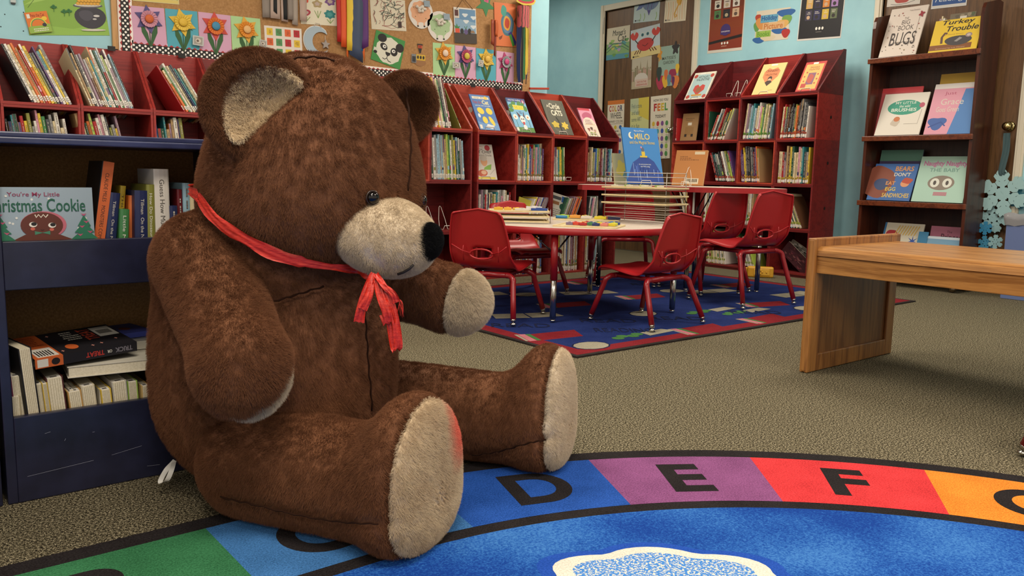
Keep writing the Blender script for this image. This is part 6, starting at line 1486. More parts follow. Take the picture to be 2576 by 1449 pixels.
def d_cran(a):
    a.rect(0, 0, 100, 100, '#d3b878'); a.poly([(50, 26), (18, 56), (18, 74), (32, 86), (50, 80), (68, 86), (84, 74), (82, 56)], '#c47a50'); a.text('CRANBERRY', 24, 72, 78, 80, '#7a3a24', 0.02); a.text('VALENTINE', 26, 60, 76, 67, '#8a4a2c', 0.02)
    a.ell(52, 50, 9, 8, '#3a2c24'); a.ell(52, 46, 7, 5, '#c9a080'); a.poly([(36, 38), (50, 26), (66, 38), (58, 44), (44, 44)], '#3f2f28'); a.rect(36, 93, 62, 98, '#d8d4ca'); a.scribble(60, 10, 88, 13, 1, '#8a7444', seed=6)
face_book(TB(2, 4, 0.19, 0.045), 0.225, 0.30, 30, 'yellow picture book with a big orange heart, third sloping cube on the right wall', '#d3b878', d_cran, group=GD, hookc='heart book')
def d_red(a):
    a.rect(0, 0, 100, 100, '#b3302a'); a.rect(8, 6, 92, 92, '#d0a45a'); a.rect(38, 92, 62, 98, '#d8d4ca'); a.text('SNUGGLE', 30, 78, 74, 84, '#8a3424', 0.01); a.text('VALENTINE', 26, 71, 78, 76, '#8a3424', 0.01)
    a.rect(34, 22, 70, 62, '#7a5068'); a.poly(wob(50, 42, 14, 16, 4, 0.1), '#a84a3c')
    for (x, y) in ((18, 50), (22, 34), (80, 56), (82, 40), (78, 26), (24, 64)): a.ell(x, y, 4, 3, '#a8442c', 8)
    a.rect(16, 12, 40, 26, '#a83a30')
face_book(TB(3, 4, 0.215, 0.045), 0.18, 0.275, 30, 'red-bordered picture book in the last sloping cube on the right wall', '#b3302a', d_red, group=GD, hookc='red-bordered book')
def d_brn(a): a.rect(0, 0, 100, 100, '#94724a'); a.rect(38, 56, 62, 66, '#d0c9b8'); a.scribble(20, 72, 80, 84, 2, '#6a4f30', seed=7); a.rect(24, 20, 78, 50, '#8a683f'); a.rect(24, 14, 38, 24, '#2c2420'); a.rect(64, 14, 78, 24, '#2c2420')
face_book(TB(0, 3, 0.135, 0.06), 0.18, 0.245, 8, 'plain brown picture book alone in the top left right-wall cube', '#94724a', d_brn, group=GD, hookc=False)
# on the tall table
TTZ = 0.7157
def d_milo(a):
    a.rect(0, 0, 100, 100, '#3a7fc0'); a.poly([(0, 0), (100, 0), (100, 14), (80, 40), (64, 48), (46, 50), (34, 44), (20, 38), (0, 8)], '#27458f')
    for k in range(18):
        r = random.Random(k); x = r.uniform(12, 88); a.line([(x, r.uniform(4, 20)), (x + r.uniform(-3, 3), r.uniform(22, 38))], r.uniform(1, 3), r.choice(['#4a6ab8', '#6f8cc8', '#1c3478']))
    a.text('Marcus Pfister', 34, 93, 62, 96, '#c9d4dc', 0.01); a.text('MILO', 32, 79, 76, 90, '#cdbb78', 0.02); a.ell(24, 86, 7, 6, '#dcdcc8'); a.ell(28, 87, 6, 5, '#3a7fc0'); a.text('and the Magical Stones', 18, 69, 88, 77, '#c4b472', 0.01)
    a.ell(52, 54, 5, 6, '#d0b43a'); a.ell(52, 61, 4, 4, '#5a5f70'); a.ell(48, 65, 2, 2, '#c98aa0'); a.rect(42, 47, 62, 50, '#c9b03a'); a.text('An environmental story', 36, 33, 70, 36, '#c9d4dc', 0.01); a.text('with TWO endings', 40, 29, 66, 32, '#c9d4dc', 0.01)
MX, MY = 7.7155, 6.8329
mw = tt_m @ Vector((-0.235, 0.24, TTZ))
face_book(frame((mw.x, mw.y, TTZ + 0.006), (1, 0, 0), (0, 0, 1), (0, -1, 0)) @ Ry(-14), 0.30, 0.41, 17, 'large blue picture book about magical stones standing on the tall table', '#3a7fc0', d_milo, 0.012, None, 'large blue book')
mw2 = tt_m @ Vector((-0.37, 0.36, TTZ))
face_book(frame((mw2.x, mw2.y, TTZ + 0.003), (1, 0, 0), (0, 0, 1), (0, -1, 0)), 0.2, 0.22, 10, 'pale yellow book partly hidden behind the large blue book', '#b3ab84', lambda a: (a.rect(0, 0, 100, 100, '#a9a888'), a.poly(wob(40, 50, 26, 26, 4, 0.2), '#c9bb5a'), a.poly(wob(60, 30, 16, 12, 4, 0.2), '#5f8f9a')), 0.01, None, False)
mw3 = tt_m @ Vector((0.055, 0.20, TTZ))
def d_bk(a): a.rect(0, 0, 100, 100, '#b5783f'); a.rect(80, 0, 100, 100, '#c98a50') if False else None; a.scribble(14, 70, 76, 84, 3, '#7a4a24', seed=8, fill=0.7); a.rect(60, 88, 92, 96, '#cfbf9f'); a.rect(42, 4, 84, 20, '#d0c4aa'); [a.rect(46 + k * 4.4, 9, 48.4 + k * 4.4, 18, '#3a2c20') for k in range(8)]
face_book(frame((mw3.x, mw3.y, TTZ + 0.004), (0.25, -0.97, 0), (0, 0, 1), (-0.97, -0.25, 0)), 0.235, 0.25, 14, 'orange-brown book with its back cover and barcode showing, on the tall table', '#b5783f', d_bk, 0.014, None, False)
easel(frame((mw3.x - 0.055, mw3.y - 0.03, TTZ + 0.001), (0.45, -0.89, 0), (0.89, 0.45, 0), (0, 0, 1)), 'white wire stand in front of the orange-brown book', s=1.0)
# ------------------------------------------------------------ puzzle trays, wire rack and blocks on the round table
LTZ = 0.497 + 0.0083
BIRCH = noisy('birch_ply', '#cfba8a', '#dccb9f', 30, 0.5, sc3=(1, 6, 1))
def tray(w, d, label, mat, group='wooden puzzle trays'):
    m = MB(); m.box(0, w, 0, d, 0, 0.0045, BIRCH, 0.001)
    for (a_, b_, c_, e_) in ((0, w, 0, 0.012), (0, w, d - 0.012, d), (0, 0.012, 0.012, d - 0.012), (w - 0.012, w, 0.012, d - 0.012)): m.box(a_, b_, c_, e_, 0.0045, 0.009, BIRCH, 0.001)
    return tag(m.build('puzzle_tray', mat_world=mat), label, 'puzzle tray', group)
a0 = Vector((2.7235, 3.628, 0.5053)); a1 = Vector((2.9947, 3.4198, 0.5053))
ux = (a1 - a0).normalized(); uy = Vector((-ux.y, ux.x, 0)); W1 = (a1 - a0).length
ST_ = frame(a0, ux, uy, (0, 0, 1))
def wirerack(mat, w, d, h, levels, label):
    o = thing('wire_rack', label, 'rack', mat=mat); wr = M('#8d8a85', 0.3, 0.9) 
    for (x, y) in ((0, 0), (w, 0), (w, d), (0, d)):
        m = MB(); m.tube([(x, y, 0.003), (x, y, h)], 0.0022, wr, 6); m.build('post', o)
    for z in levels:
        m = MB(); m.tube([(0, 0, z), (w, 0, z), (w, d, z), (0, d, z)], 0.0017, WIRE, 5, True); m.build('tray_rail', o)
    return o
wirerack(ST_, W1, 0.24, 0.082, (0.004, 0.032, 0.060), 'low wire rack of three puzzle trays at the left of the round table')
TRN = ['bottom', 'middle', 'top']
for k in range(3): tray(W1 - 0.008, 0.23, 'pale wooden puzzle tray, %s of the low stack at the left of the table' % TRN[k], ST_ @ Tr(0.004, 0.004, 0.0065 + k * 0.028))
def block(mat, w, d, h, c, label, group='coloured puzzle pieces on the round table', name='puzzle_piece', rnd=False):
    m = MB()
    if rnd: m.lathe([(w / 2, 0), (w / 2, h * 0.9), (w / 2 * 0.94, h)], c, 20, T=Tr(w / 2, d / 2, 0), sy=d / w)
    else:
        m.box(0, w, 0, d, 0, h, c, min(w, d, h) * 0.12); m.lathe([(w * 0.2, 0), (w * 0.2, h * 0.25)], c, 10, T=Tr(w * 0.5, d * 0.5, h * 0.98))
    return tag(m.build(name, mat_world=mat), label, 'puzzle piece', group)
zt = 0.0065 + 0.056 + 0.009
for (x, y, w, d, h, c, lb) in ((0.03, 0.03, 0.05, 0.05, 0.014, '#d3a52c', 'yellow piece at the left end'), (0.085, 0.03, 0.042, 0.05, 0.014, '#dba83a', 'orange-yellow piece second from left'), (0.135, 0.05, 0.05, 0.06, 0.012, '#d8b23a', 'yellow piece behind the white one'), (0.145, 0.018, 0.08, 0.03, 0.011, '#cfc8bb', 'white flat piece in the middle'), (0.235, 0.018, 0.09, 0.04, 0.013, '#24438a', 'dark blue piece'), (0.21, 0.10, 0.09, 0.06, 0.018, '#cdc9c6', 'white piece behind the blue one')):
    block(ST_ @ Tr(x * W1 / 0.34, y, zt), w, d, h, c, lb + ' on top of the tray stack')
# wire rack at the right back of the table, holding three trays
n0 = Vector((3.5378, 3.5458, 0.5053)); n1 = Vector((3.6014, 3.1246, 0.5053))
vx = (n1 - n0).normalized(); vy = Vector((-vx.y, vx.x, 0)); W2 = (n1 - n0).length
RK = frame(n0, vx, vy, (0, 0, 1))
wirerack(RK, W2, 0.21, 0.295, (0.004, 0.030, 0.056, 0.082, 0.106, 0.150, 0.196, 0.236, 0.268, 0.292), 'tall wire puzzle rack at the back right of the round table')
for k, z in enumerate((0.112, 0.157, 0.203)): tray(W2 + 0.03, 0.24, 'pale wooden puzzle tray in the tall wire rack, %s one' % TRN[k], RK @ Tr(-0.012, -0.022, z - 0.004 + 0.002))
for k in range(7):
    r = random.Random(k); block(RK @ Tr(0.02 + k * (W2 - 0.05) / 7, 0.03 + (k % 2) * 0.06, 0.203 + 0.0075), 0.03, 0.03, 0.010, ['#cfcabb', '#8fae5a', '#c9c3b5', '#b5c08a', '#cfcabb', '#7fa04a', '#cfc9bb'][k], '%s piece on the top tray of the wire rack, %s from the left' % (['white', 'green', 'white', 'pale green', 'white', 'green', 'white'][k], ORD[k]))
# trays and blocks in the middle of the table
f0 = Vector((2.8676, 3.2551, 0.5053)); f1 = Vector((3.0452, 2.9896, 0.5053)); wx_ = (f1 - f0).normalized(); wy_ = Vector((-wx_.y, wx_.x, 0)); W3 = (f1 - f0).length
TR3 = frame(f0, wx_, wy_, (0, 0, 1))
t3 = tray(W3 + 0.02, 0.27, 'pale wooden tray of small coloured blocks nearest the table edge', TR3 @ Tr(0, 0, 0.0005))
bl = [(0.30, 0.02, '#7d6a80', 'grey-purple'), (0.40, 0.03, '#c9402a', 'orange-red'), (0.53, 0.015, '#a82226', 'red'), (0.74, 0.02, '#1f2f66', 'navy'), (0.88, 0.015, '#cf7a6a', 'salmon'), (0.62, 0.06, '#3f7a4a', 'green'), (0.99, 0.05, '#d0c030', 'yellow'), (0.36, 0.075, '#b3262a', 'dark red'), (0.48, 0.085, '#d8952c', 'orange'), (0.60, 0.11, '#252f72', 'indigo'),
      (0.74, 0.10, '#d6b82e', 'deep yellow'), (0.86, 0.10, '#a86a80', 'mauve'), (0.98, 0.12, '#b9c240', 'lime'), (0.99, 0.17, '#203a7c', 'dark blue'), (0.90, 0.19, '#3f78b0', 'mid blue'), (0.50, 0.15, '#a8323a', 'crimson'), (0.68, 0.165, '#6f9a5a', 'leaf green')]
for (u, y, c, nm) in bl: block(TR3 @ Tr(u * W3 - 0.03, y, 0.0105), 0.036, 0.030, 0.014, c, '%s small block on the tray nearest the table edge' % nm)
g0 = Vector((3.2082, 3.6573, 0.5053)); g1 = Vector((3.4401, 3.4147, 0.5053)); zx = (g1 - g0).normalized(); zy = Vector((-zx.y, zx.x, 0)); W4 = (g1 - g0).length
TR4 = frame(g0, zx, zy, (0, 0, 1)) @ Tr(-0.0, 0.115, 0.0)
tray(W4 + 0.06, 0.19, 'pale wooden tray of large puzzle pieces behind the block tray', TR4 @ Tr(0, 0, 0.0005))
for (u, y, w, d, c, nm) in ((0.0, 0.02, 0.075, 0.05, '#2f7ab0', 'sky blue'), (0.03, 0.09, 0.08, 0.05, '#a9c840', 'lime'), (0.28, 0.10, 0.07, 0.06, '#d8963c', 'orange'), (0.50, 0.10, 0.05, 0.06, '#d8c23a', 'pale yellow'), (0.50, 0.03, 0.07, 0.05, '#cfc6ba', 'white'), (0.74, 0.03, 0.075, 0.05, '#d8c62c', 'bright yellow'), (0.98, 0.02, 0.08, 0.045, '#1c2048', 'dark navy'), (0.90, 0.11, 0.07, 0.05, '#b3605a', 'dusty red')):
    block(TR4 @ Tr(max(0.014, u * W4), max(0.014, y), 0.0105), w * 0.95, d, 0.016, c, '%s large piece on the rear puzzle tray' % nm, rnd=(nm == 'sky blue'))

# ------------------------------------------------------------ blue bookcase left of the bear
NAVY = noisy('dark_blue_painted_wood', '#191a2c', '#22243b', 12, 0.32, bump=0.0006); NAVY2 = noisy('blue_painted_edge', '#252a48', '#373e62', 8, 0.3)
HARD = noisy('brown_hardboard', '#8f683c', '#b0844f', 160, 0.85)
bx0, bx1, by0, by1 = 0.228, 0.800, 2.113, 2.485
bc = thing('blue_bookcase', 'dark blue painted bookcase with deep bins, left of the bear', 'bookcase', (bx0, by0, 0))
BWD, BDP = bx1 - bx0, by1 - by0
for x in (0, BWD - 0.021):
    m = MB(); m.box(x, x + 0.021, 0, BDP, 0.001, 0.818, NAVY, 0.002); m.build('side_panel', bc)
m = MB(); m.box(-0.004, BWD + 0.012, -0.012, BDP, 0.818, 0.8325, NAVY2, 0.003); m.box(-0.004, BWD + 0.002, 0.02, BDP, 0.8328, 0.845, NAVY2, 0.003); m.build('top_board', bc)
m = MB(); m.box(0.021, BWD - 0.021, BDP - 0.016, BDP - 0.008, 0.02, 0.818, HARD); m.build('back_panel', bc)
m = MB(); m.box(0.021, BWD - 0.021, 0.02, BDP - 0.016, 0.492, 0.507, NAVY); m.build('shelf', bc)
m = MB(); m.box(0.021, BWD - 0.021, 0.02, BDP - 0.016, 0.03, 0.045, NAVY); m.build('shelf', bc)
m = MB(); m.box(0.021, BWD - 0.021, 0.001, 0.019, 0.494, 0.603, NAVY, 0.002); m.build('front_rail', bc)
m = MB(); m.box(0.021, BWD - 0.021, -0.001, 0.017, 0.001, 0.203, NAVY, 0.002)
sc = M('#8d8f9f', 0.6)
for (x, z, L, t) in ((0.06, 0.155, 0.012, 10), (0.10, 0.13, 0.006, 60), (0.02, 0.06, 0.14, 4), (0.2, 0.075, 0.07, 8), (0.16, 0.14, 0.005, 0), (0.30, 0.17, 0.008, 20), (0.28, 0.03, 0.03, -5)):
    T = frame((x + 0.021, -0.0012, z), (math.cos(rad(t)), 0, math.sin(rad(t))), (-math.sin(rad(t)), 0, math.cos(rad(t))), (0, -1, 0)); m.add([(0, 0, 0), (L, 0.0002, 0), (L, 0.0009, 0), (0, 0.0006, 0)], [(0, 1, 2, 3)], sc, T=T)
m.build('front_rail', bc)
b2 = dup(bc, Tr(bx0 - BWD - 0.010, by0, 0), 'second dark blue bookcase at the left edge, only a sliver showing')
# upper bin: a board book face on, then spines
def d_cookie(a):
    a.rect(0, 0, 100, 100, '#8f9fa8')
    for k in range(22):
        r = random.Random(k + 40); a.ell(r.uniform(6, 96), r.uniform(30, 95), 1.1, 1.3, '#cfcfc6', 8)
    a.text("You're My Little", 27, 89, 71, 95, '#8a2c4c', 0.002); a.text('Christmas Cookie', 9, 74, 93, 88, '#17553f', 0.01)
    a.ell(56, 60, 19.5, 14.5, '#b5606c', 28); a.ell(54.5, 59.5, 18, 14, '#5a2616', 28); a.poly([(26, 42), (40, 50), (68, 50), (84, 42)], '#5a2616')
    a.line([(49, 71), (50, 68), (52, 71), (54, 68), (56, 71), (58, 68), (60, 71)], 1.0, '#d9cfba')
    for (x, y) in ((47, 60.5), (63, 59.5)): a.ell(x, y, 3.4, 2.8, '#ddd5c6', 14); a.ell(x + 0.7, y + 0.6, 2.4, 2.0, '#17110f', 12); a.ell(x - 0.5, y - 4.6, 2.0, 1.6, '#c05a48', 10)
    a.line([(53, 55), (54.5, 54.2), (56, 55)], 0.7, '#3a140c'); a.poly([(48, 49.5), (54.5, 51.5), (61, 49.5), (61, 53.5), (54.5, 51.8), (48, 53.5)], '#3f7a5c')
    for (x0) in (20, 91):
        for k in range(3): a.poly([(x0 - 12 + k * 3, 44 + k * 7), (x0 + 12 - k * 3, 44 + k * 7), (x0, 56 + k * 7)], '#1f6a4c')
        for (dx, dy) in ((-4, 49), (5, 52), (-2, 58), (2, 63), (0, 71)): a.poly([(x0 + dx, dy - 2), (x0 + dx - 2.6, dy + .8), (x0 + dx, dy), (x0 + dx + 2.6, dy + .8)], '#b8486c')
cx1, cz1 = 0.4405, 0.7226
w_ = 0.238; h_ = cz1 - 0.509
o = thing('board_book', "pale blue board book reading You're My Little Christmas Cookie", 'book', mat=FA(cx1 - w_ / 2, 0.5085 + h_ / 2, 2.150) @ Rx(-3))
def rrect(w, h, r): return [(sx * (w / 2 - r) + r * math.cos(rad(a0 + k * 30)), sy * (h / 2 - r) + r * math.sin(rad(a0 + k * 30))) for (sx, sy, a0) in ((1, 1, 0), (-1, 1, 90), (-1, -1, 180), (1, -1, 270)) for k in range(4)]
m = MB(); m.prism(rrect(w_, h_, 0.012), 0.009, 0.012, '#8f9fa8'); d_cookie(Art(m, w_, h_, None, 0.00005, 0.012)); m.build('cover', o)
m = MB(); m.prism(rrect(w_ - 0.001, h_ - 0.001, 0.012), 0.0, 0.009, '#cfc8b8'); m.build('pages', o)
# the edge of the bookcase is narrower than the book run, so trim what sits left of it
GB2 = 'books standing in the upper bin of the blue bookcase'
for k, (x, ty, t, c, ttl, tc, ln, y, lab) in enumerate((
    (0.451, 512, 0.016, 'grey', None, None, 6, 0.11, 'worn grey paperback behind the orange monster book'),
    (0.4446, 434, 0.026, 'black', 'CLAUDE MILES   MONSTERS COME OUT', '#2c1a14', 9, 0.05, 'tall orange-spined book reading Monsters Come Out'),
    (0.4697, 508, 0.026, 'navy', 'Tillman  On the Night You', '#cfc8b8', 7, 0.05, 'navy board book reading On the Night You, beside the orange spine'),
    (0.5074, 492, 0.014, 'yellow', 'THE NEIGHBORS', '#3a3018', 6, 0.10, 'yellow-spined book standing behind the green Little Missouri book'),
    (0.4983, 547, 0.022, 'green', 'Little Missouri', '#dcd8cc', 4, 0.04, 'short green-spined book reading Little Missouri'),
    (0.5286, 516, 0.024, 'orange', 'Boynton  FISH', '#5a1c14', 3, 0.08, 'orange and blue spine reading Fish'),
    (0.5368, 503, 0.032, 'navy', 'Tillman  On the Night You', '#cfc8b8', 2, 0.05, 'second navy board book, next to the dinosaur book'),
    (0.5653, 488, 0.020, 'olive', 'How Do Dinosaurs Learn', '#e0dccf', 1, 0.05, 'green-spined book reading How Do Dinosaurs Learn'),
    (0.5859, 450, 0.036, 'white', 'Guess How Much I Love', '#55504a', 0, 0.05, 'tall white book reading Guess How Much I Love'),
    (0.6202, 540, 0.020, 'navy', None, None, 0, 0.05, 'short navy book right of the tall white one'),
    (0.6455, 500, 0.014, 'dark red', None, None, 0, 0.07, 'maroon-spined book near the bear shoulder'),
    (0.6603, 484, 0.018, 'pale blue', None, None, 0, 0.07, 'pale blue book at the bear shoulder'),
    (0.6782, 486, 0.022, 'cream', None, None, 0, 0.07, 'cream book half hidden by the bear shoulder'))):
    hh = (603 - ty) / 985.0 + 0.105
    o = thing('book', lab, 'book', group=GB2, mat=Tr(x - (0.10 * math.tan(rad(ln))) , by0 + y, 0.5085 + t * math.sin(rad(max(ln, 0)))) @ Ry(ln))
    spine_book(t, hh, 0.15, c, random.Random(k), None, None, ttl, tc, parts=o, spc='#c9622f' if k == 1 else None)
# lower bin: books standing fore-edge out, and a few lying on top
def edge_book(T, t, h, d, c, label, lab=True, group='books standing in the lower bin of the blue bookcase'):
    """fore-edge towards the viewer: covers either side, pages between"""
    o = thing('book', label, 'book', group=group, mat=T); m = MB(); b_ = min(0.003, t * 0.18)
    m.box(0, b_, 0, d, 0, h, c, 0.0006); m.box(t - b_, t, 0, d, 0, h, c, 0.0006); m.box(b_, t - b_, d - b_, d, 0, h, c)
    m.build('cover', o)
    m = MB(); m.box(b_, t - b_, 0.001, d - b_, 0.001, h - 0.002, PAGES)
    for k in range(1, 6): m.box(b_ + (t - 2 * b_) * k / 6, b_ + (t - 2 * b_) * k / 6 + 0.0004, -0.0001, 0.002, 0.002, h - 0.003, '#a3977a')
    m.build('pages', o)
    if lab:
        m = MB(); m.box(t * 0.1, t * 0.9, 0.004, 0.03, h - 0.0022, h - 0.0010, '#d8d3c8'); m.box(t * 0.3, t * 0.7, 0.009, 0.02, h - 0.0012, h - 0.0008, '#5a5650'); m.build('spine_label', o)
    return o
for k, (px, pr, ty, c, ln, lab) in enumerate((
    (0.2433, 0.026, 1012, '#b3a585', 0, 'short cream book at the left end of the lower bin'), (0.2638, 0.024, 962, '#6a2440', -3, 'purple-pink book beside the leaning black board book'),
    (0.311, 0.022, 985, '#c9c2b0', -4, 'white-topped book right of the black board book'), (0.329, 0.012, 980, '#c9a83a', -4, 'thin yellow-topped book under the Halloween book'),
    (0.339, 0.036, 968, '#4a1c1c', -4, 'thick dark red board book under the Halloween book'), (0.3708, 0.012, 1000, '#8a8478', 0, 'thin grey book in the lower bin'),
    (0.3827, 0.030, 1000, '#b58a4a', -5, 'tan-covered book under the white stack'), (0.4103, 0.030, 988, '#c4b89c', -4, 'cream book in the middle of the lower bin'),
    (0.4374, 0.014, 1000, '#cfc8b6', 0, 'thin white book in the middle of the lower bin'), (0.4507, 0.024, 996, '#cfae3a', -4, 'yellow-topped book in the lower bin'),
    (0.475, 0.034, 978, '#b3ada0', -3, 'grey-white book right of the yellow-topped one'), (0.5079, 0.024, 980, '#8fae4a', -2, 'green-topped book near the bear back'),
    (0.5322, 0.020, 990, '#c9a86a', 0, 'tan book against the bear back in the lower bin'))):
    zt_ = 0.203 + (1050 - k * 3.2 - ty) / 1010.0 + 0.004
    edge_book(Tr(px, by0 + 0.034 + (k % 3) * 0.004, 0.0465) @ Ry(ln), pr, zt_ - 0.0465, 0.19, c, lab)
# tall black board book leaning left
o = edge_book(Tr(0.2894, by0 + 0.0225, 0.0465) @ Rz(10) @ Ry(-4), 0.028, 0.31, 0.20, '#141012', 'tall black board book with thick page edges at the left of the lower bin', False)
zl = 0.262
def lying(T, w, d, t, c, label, draw=None, spine=None):
    """flat book: x along the width, y along the depth, spine edge at y = 0"""
    o = thing('book', label, 'book', group='books lying on top of the lower bin', mat=T)
    m = MB(); m.box(0, w, 0, d, t - 0.002, t, c); m.box(0, w, 0, d, 0, 0.002, c)
    if spine != 'pages': m.box(0, w, 0, 0.002, 0.002, t - 0.002, c)
    if draw: draw(Art(m, w, d, Tr(w / 2, d / 2, 0), 0.00006, t))
    if spine and spine != 'pages':
        a = Art(m, w, t, frame((w / 2, -0.0001, t / 2), (1, 0, 0), (0, 0, 1), (0, -1, 0)), 0.00006); spine(a)
    m.build('cover', o); m = MB(); m.box(0.003, w - 0.003, 0.0025 if spine != 'pages' else 0.002, d - 0.003, 0.002, t - 0.002, PAGES); m.build('pages', o)
def d_trick(a):
    a.rect(0, 0, 26, 100, '#c9602a'); a.rect(4, 4, 24, 40, '#d8d2c6'); [a.rect(6 + k * 2.6, 8, 7.4 + k * 2.6, 30, '#22201e') for k in range(6)]; a.scribble(5, 50, 24, 92, 6, '#8a3a18', seed=3)
    a.rect(78, 48, 98, 92, '#d2cec4'); a.rect(81, 60, 95, 78, '#77736c'); a.text('TREAT', 64, 40, 76, 92, '#b5442c', 0.02, rot=90); a.ell(42, 26, 6, 11, '#c9602a'); a.scribble(44, 50, 62, 92, 5, '#c9c4b8', seed=5)
    for (x, y) in ((30, 14), (34, 84), (70, 20), (88, 30), (60, 16)): a.poly(star(x, y, 2.0, 0.8, 4, ar=2.2), '#c98a7a')
lying(frame((0.3025, by0 + 0.03, 0.302), (0.985, 0.16, 0.045), (-0.16, 0.98, 0.10), (-0.03, -0.10, 0.99)), 0.235, 0.19, 0.024, '#17141a', 'black and orange Halloween book reading Trick or Treat, lying on top', d_trick, lambda a: (a.rect(0, 0, 26, 100, '#c9602a'), a.rect(2, 10, 12, 90, '#d8d2c6'), a.ell(19, 50, 4, 36, '#1c1414'), a.text('TREAT', 48, 24, 66, 76, '#b5342c', 0.03, rot=180), a.text('OR', 69, 34, 74, 66, '#c9c4b8', 0.03, rot=180), a.text('TRICK', 77, 24, 95, 76, '#77727a', 0.03, rot=180)))
lying(frame((0.3707, by0 + 0.045, 0.268), (0.995, -0.09, 0), (0.09, 0.995, 0), (0, 0, 1)), 0.215, 0.15, 0.028, '#d0cab9', 'thick cream paperback lying under the Halloween book', None, 'pages')
lying(frame((0.4917, by0 + 0.15, 0.298), (1, 0, 0), (0, 1, 0), (0, 0, 1)), 0.15, 0.15, 0.022, '#cfcabb', 'white book lying by the bear back', lambda a: a.rect(20, 20, 80, 60, '#8a8a8c'))
lying(frame((0.4958, by0 + 0.18, 0.322), (0.97, 0.2, 0), (-0.2, 0.97, 0), (0, 0, 1)), 0.12, 0.14, 0.014, '#3f4a9a', 'blue-violet book lying at the back of the lower bin', lambda a: (a.ell(60, 50, 12, 14, '#8a3f2c'),))

# ------------------------------------------------------------ brown display rack by the right door
RX0, RXB, RY0, RY1 = 6.03, 6.325, 2.520, 3.300
WAL = wood('dark_walnut', '#38180e', '#4d2415', 'z', 1.0, 0.28); WALE = wood('walnut_edge', '#4f2414', '#70381f', 'y', 1.0, 0.28)
rk = thing('display_rack', 'tall dark brown display rack of face-on books by the right door', 'bookcase', mat=frame((RX0, RY1, 0), (0, -1, 0), (1, 0, 0), (0, 0, 1)))
RW, RD = RY1 - RY0, RXB - RX0 - 0.012
for x in (0, RW - 0.022):
    m = MB(); s_ = [(0, 0.07), (RD, 0.07), (RD, 2.02), (RD - 0.06, 2.03), (0.03, 1.985), (0.008, 1.95), (0, 1.90)]
    m.prism(s_, 0, 0.022, WAL, T=frame((x, 0, 0), (0, 1, 0), (0, 0, 1), (1, 0, 0))); m.build('side_panel', rk)
shz = (0.155, 0.62, 1.10, 1.67)
for z in shz:
    m = MB(); m.box(0.022, RW - 0.022, 0.0, RD, z - 0.024, z, WAL); m.build('shelf', rk)
    m = MB(); m.box(-0.012, RW + 0.004, -0.018, 0.002, z - 0.026, z + 0.012, WALE, 0.004); m.build('shelf_lip', rk)
m = MB(); m.box(0.022, RW - 0.022, RD - 0.012, RD - 0.002, 0.08, 1.68, wood('walnut_back', '#2c1610', '#3a2016', 'z')); m.build('back_panel', rk)
for (x, y) in ((0.05, 0.05), (RW - 0.06, 0.05), (0.05, RD - 0.05), (RW - 0.06, RD - 0.05)):
    m = MB(); m.ball((x, y, 0.027), 0.026, M('#8a7a68', 0.2, 1.0), 14); m.tube([(x, y, 0.04), (x, y, 0.072)], 0.008, CHR, 8); m.build('caster', rk)
GK = 'face-on books in the brown display rack'
def kb(v, lean, label, bg, draw, x=6.06, dz=None, t=0.010, n='picture_book'):
    y, z, w, h = v
    return face_book(FB(y, z if dz is None else dz, x), w, h, lean, label, bg, draw, t, GK, False, 0, n)
def d_bugs(a):
    for k in range(60):
        r = random.Random(k + 7); x, y = r.uniform(5, 95), r.uniform(3, 90); a.poly(wob(x, y, r.uniform(.8, 2.4), r.uniform(.6, 1.4), 3, 0.3, 8), r.choice(['#4a403c', '#6a5a50', '#8a4038', '#3a3a34', '#7a6a3a']))
    a.rect(30, 28, 84, 82, '#c9bdb2'); a.text('THE', 44, 74, 56, 79, '#3a2f2c'); a.text('BIG', 40, 64, 62, 73, '#3a2f2c'); a.text('BOOK', 34, 52, 76, 62, '#3a2f2c'); a.text('BUGS', 20, 22, 88, 48, '#2f2624', 0.0); a.text('Yuval Zommer', 52, 91, 80, 94, '#8a7f78'); a.poly(wob(88, 82, 6, 5, 4, 0.4), '#8a2430')
kb((3.109, 1.6977, 0.2745, 0.394), 22, 'tall cream book reading The Big Book of Bugs, top left of the rack', '#c9bdb2', d_bugs, 6.05, 1.684)
def d_turk(a):
    a.rect(0, 0, 100, 100, '#d0b02c'); a.text('Turkey', 16, 80, 84, 98, '#241c18', 0.02, shear=0.2); a.text('Trouble', 28, 62, 94, 79, '#241c18', 0.02, shear=0.2); a.text('by Wendi Silvano', 26, 50, 66, 54, '#7a5a24')
    a.rect(0, 6, 88, 22, '#7a4a24'); a.poly(wob(58, 32, 28, 15, 3, 0.03), '#3f3c3e'); a.line([(24, 26), (22, 46), (27, 58), (32, 56)], 5, '#5a3f34'); a.poly([(50, 30), (60, 42), (66, 38), (56, 28)], '#8a8784'); a.ell(78, 46, 7, 7, '#8a7a78'); a.ell(78, 46, 4, 4, '#b5a8a0'); a.text('illustrated by Lee Harper', 14, 8, 76, 12, '#c9a88a')
kb((2.729, 1.7006, 0.3246, 0.244), 20, 'yellow book reading Turkey Trouble, top right of the rack', '#d0b02c', d_turk, 6.07, 1.684)
kb((2.7408, 1.7537, 0.1747, 0.288), 12, 'mottled brown book reading November, behind the yellow book', '#6a5f4c', lambda a: [a.poly(wob(random.Random(k).uniform(8, 92), random.Random(k + 50).uniform(50, 96), 8, 5, 3, 0.2, 10), ['#8a8068', '#5a5040', '#4f5a3f'][k % 3]) for k in range(14)] + [a.rect(40, 84, 66, 92, '#c9c3b5'), a.text('November', 24, 58, 96, 76, '#1f1a16', 0.03)], 6.17, 1.684)
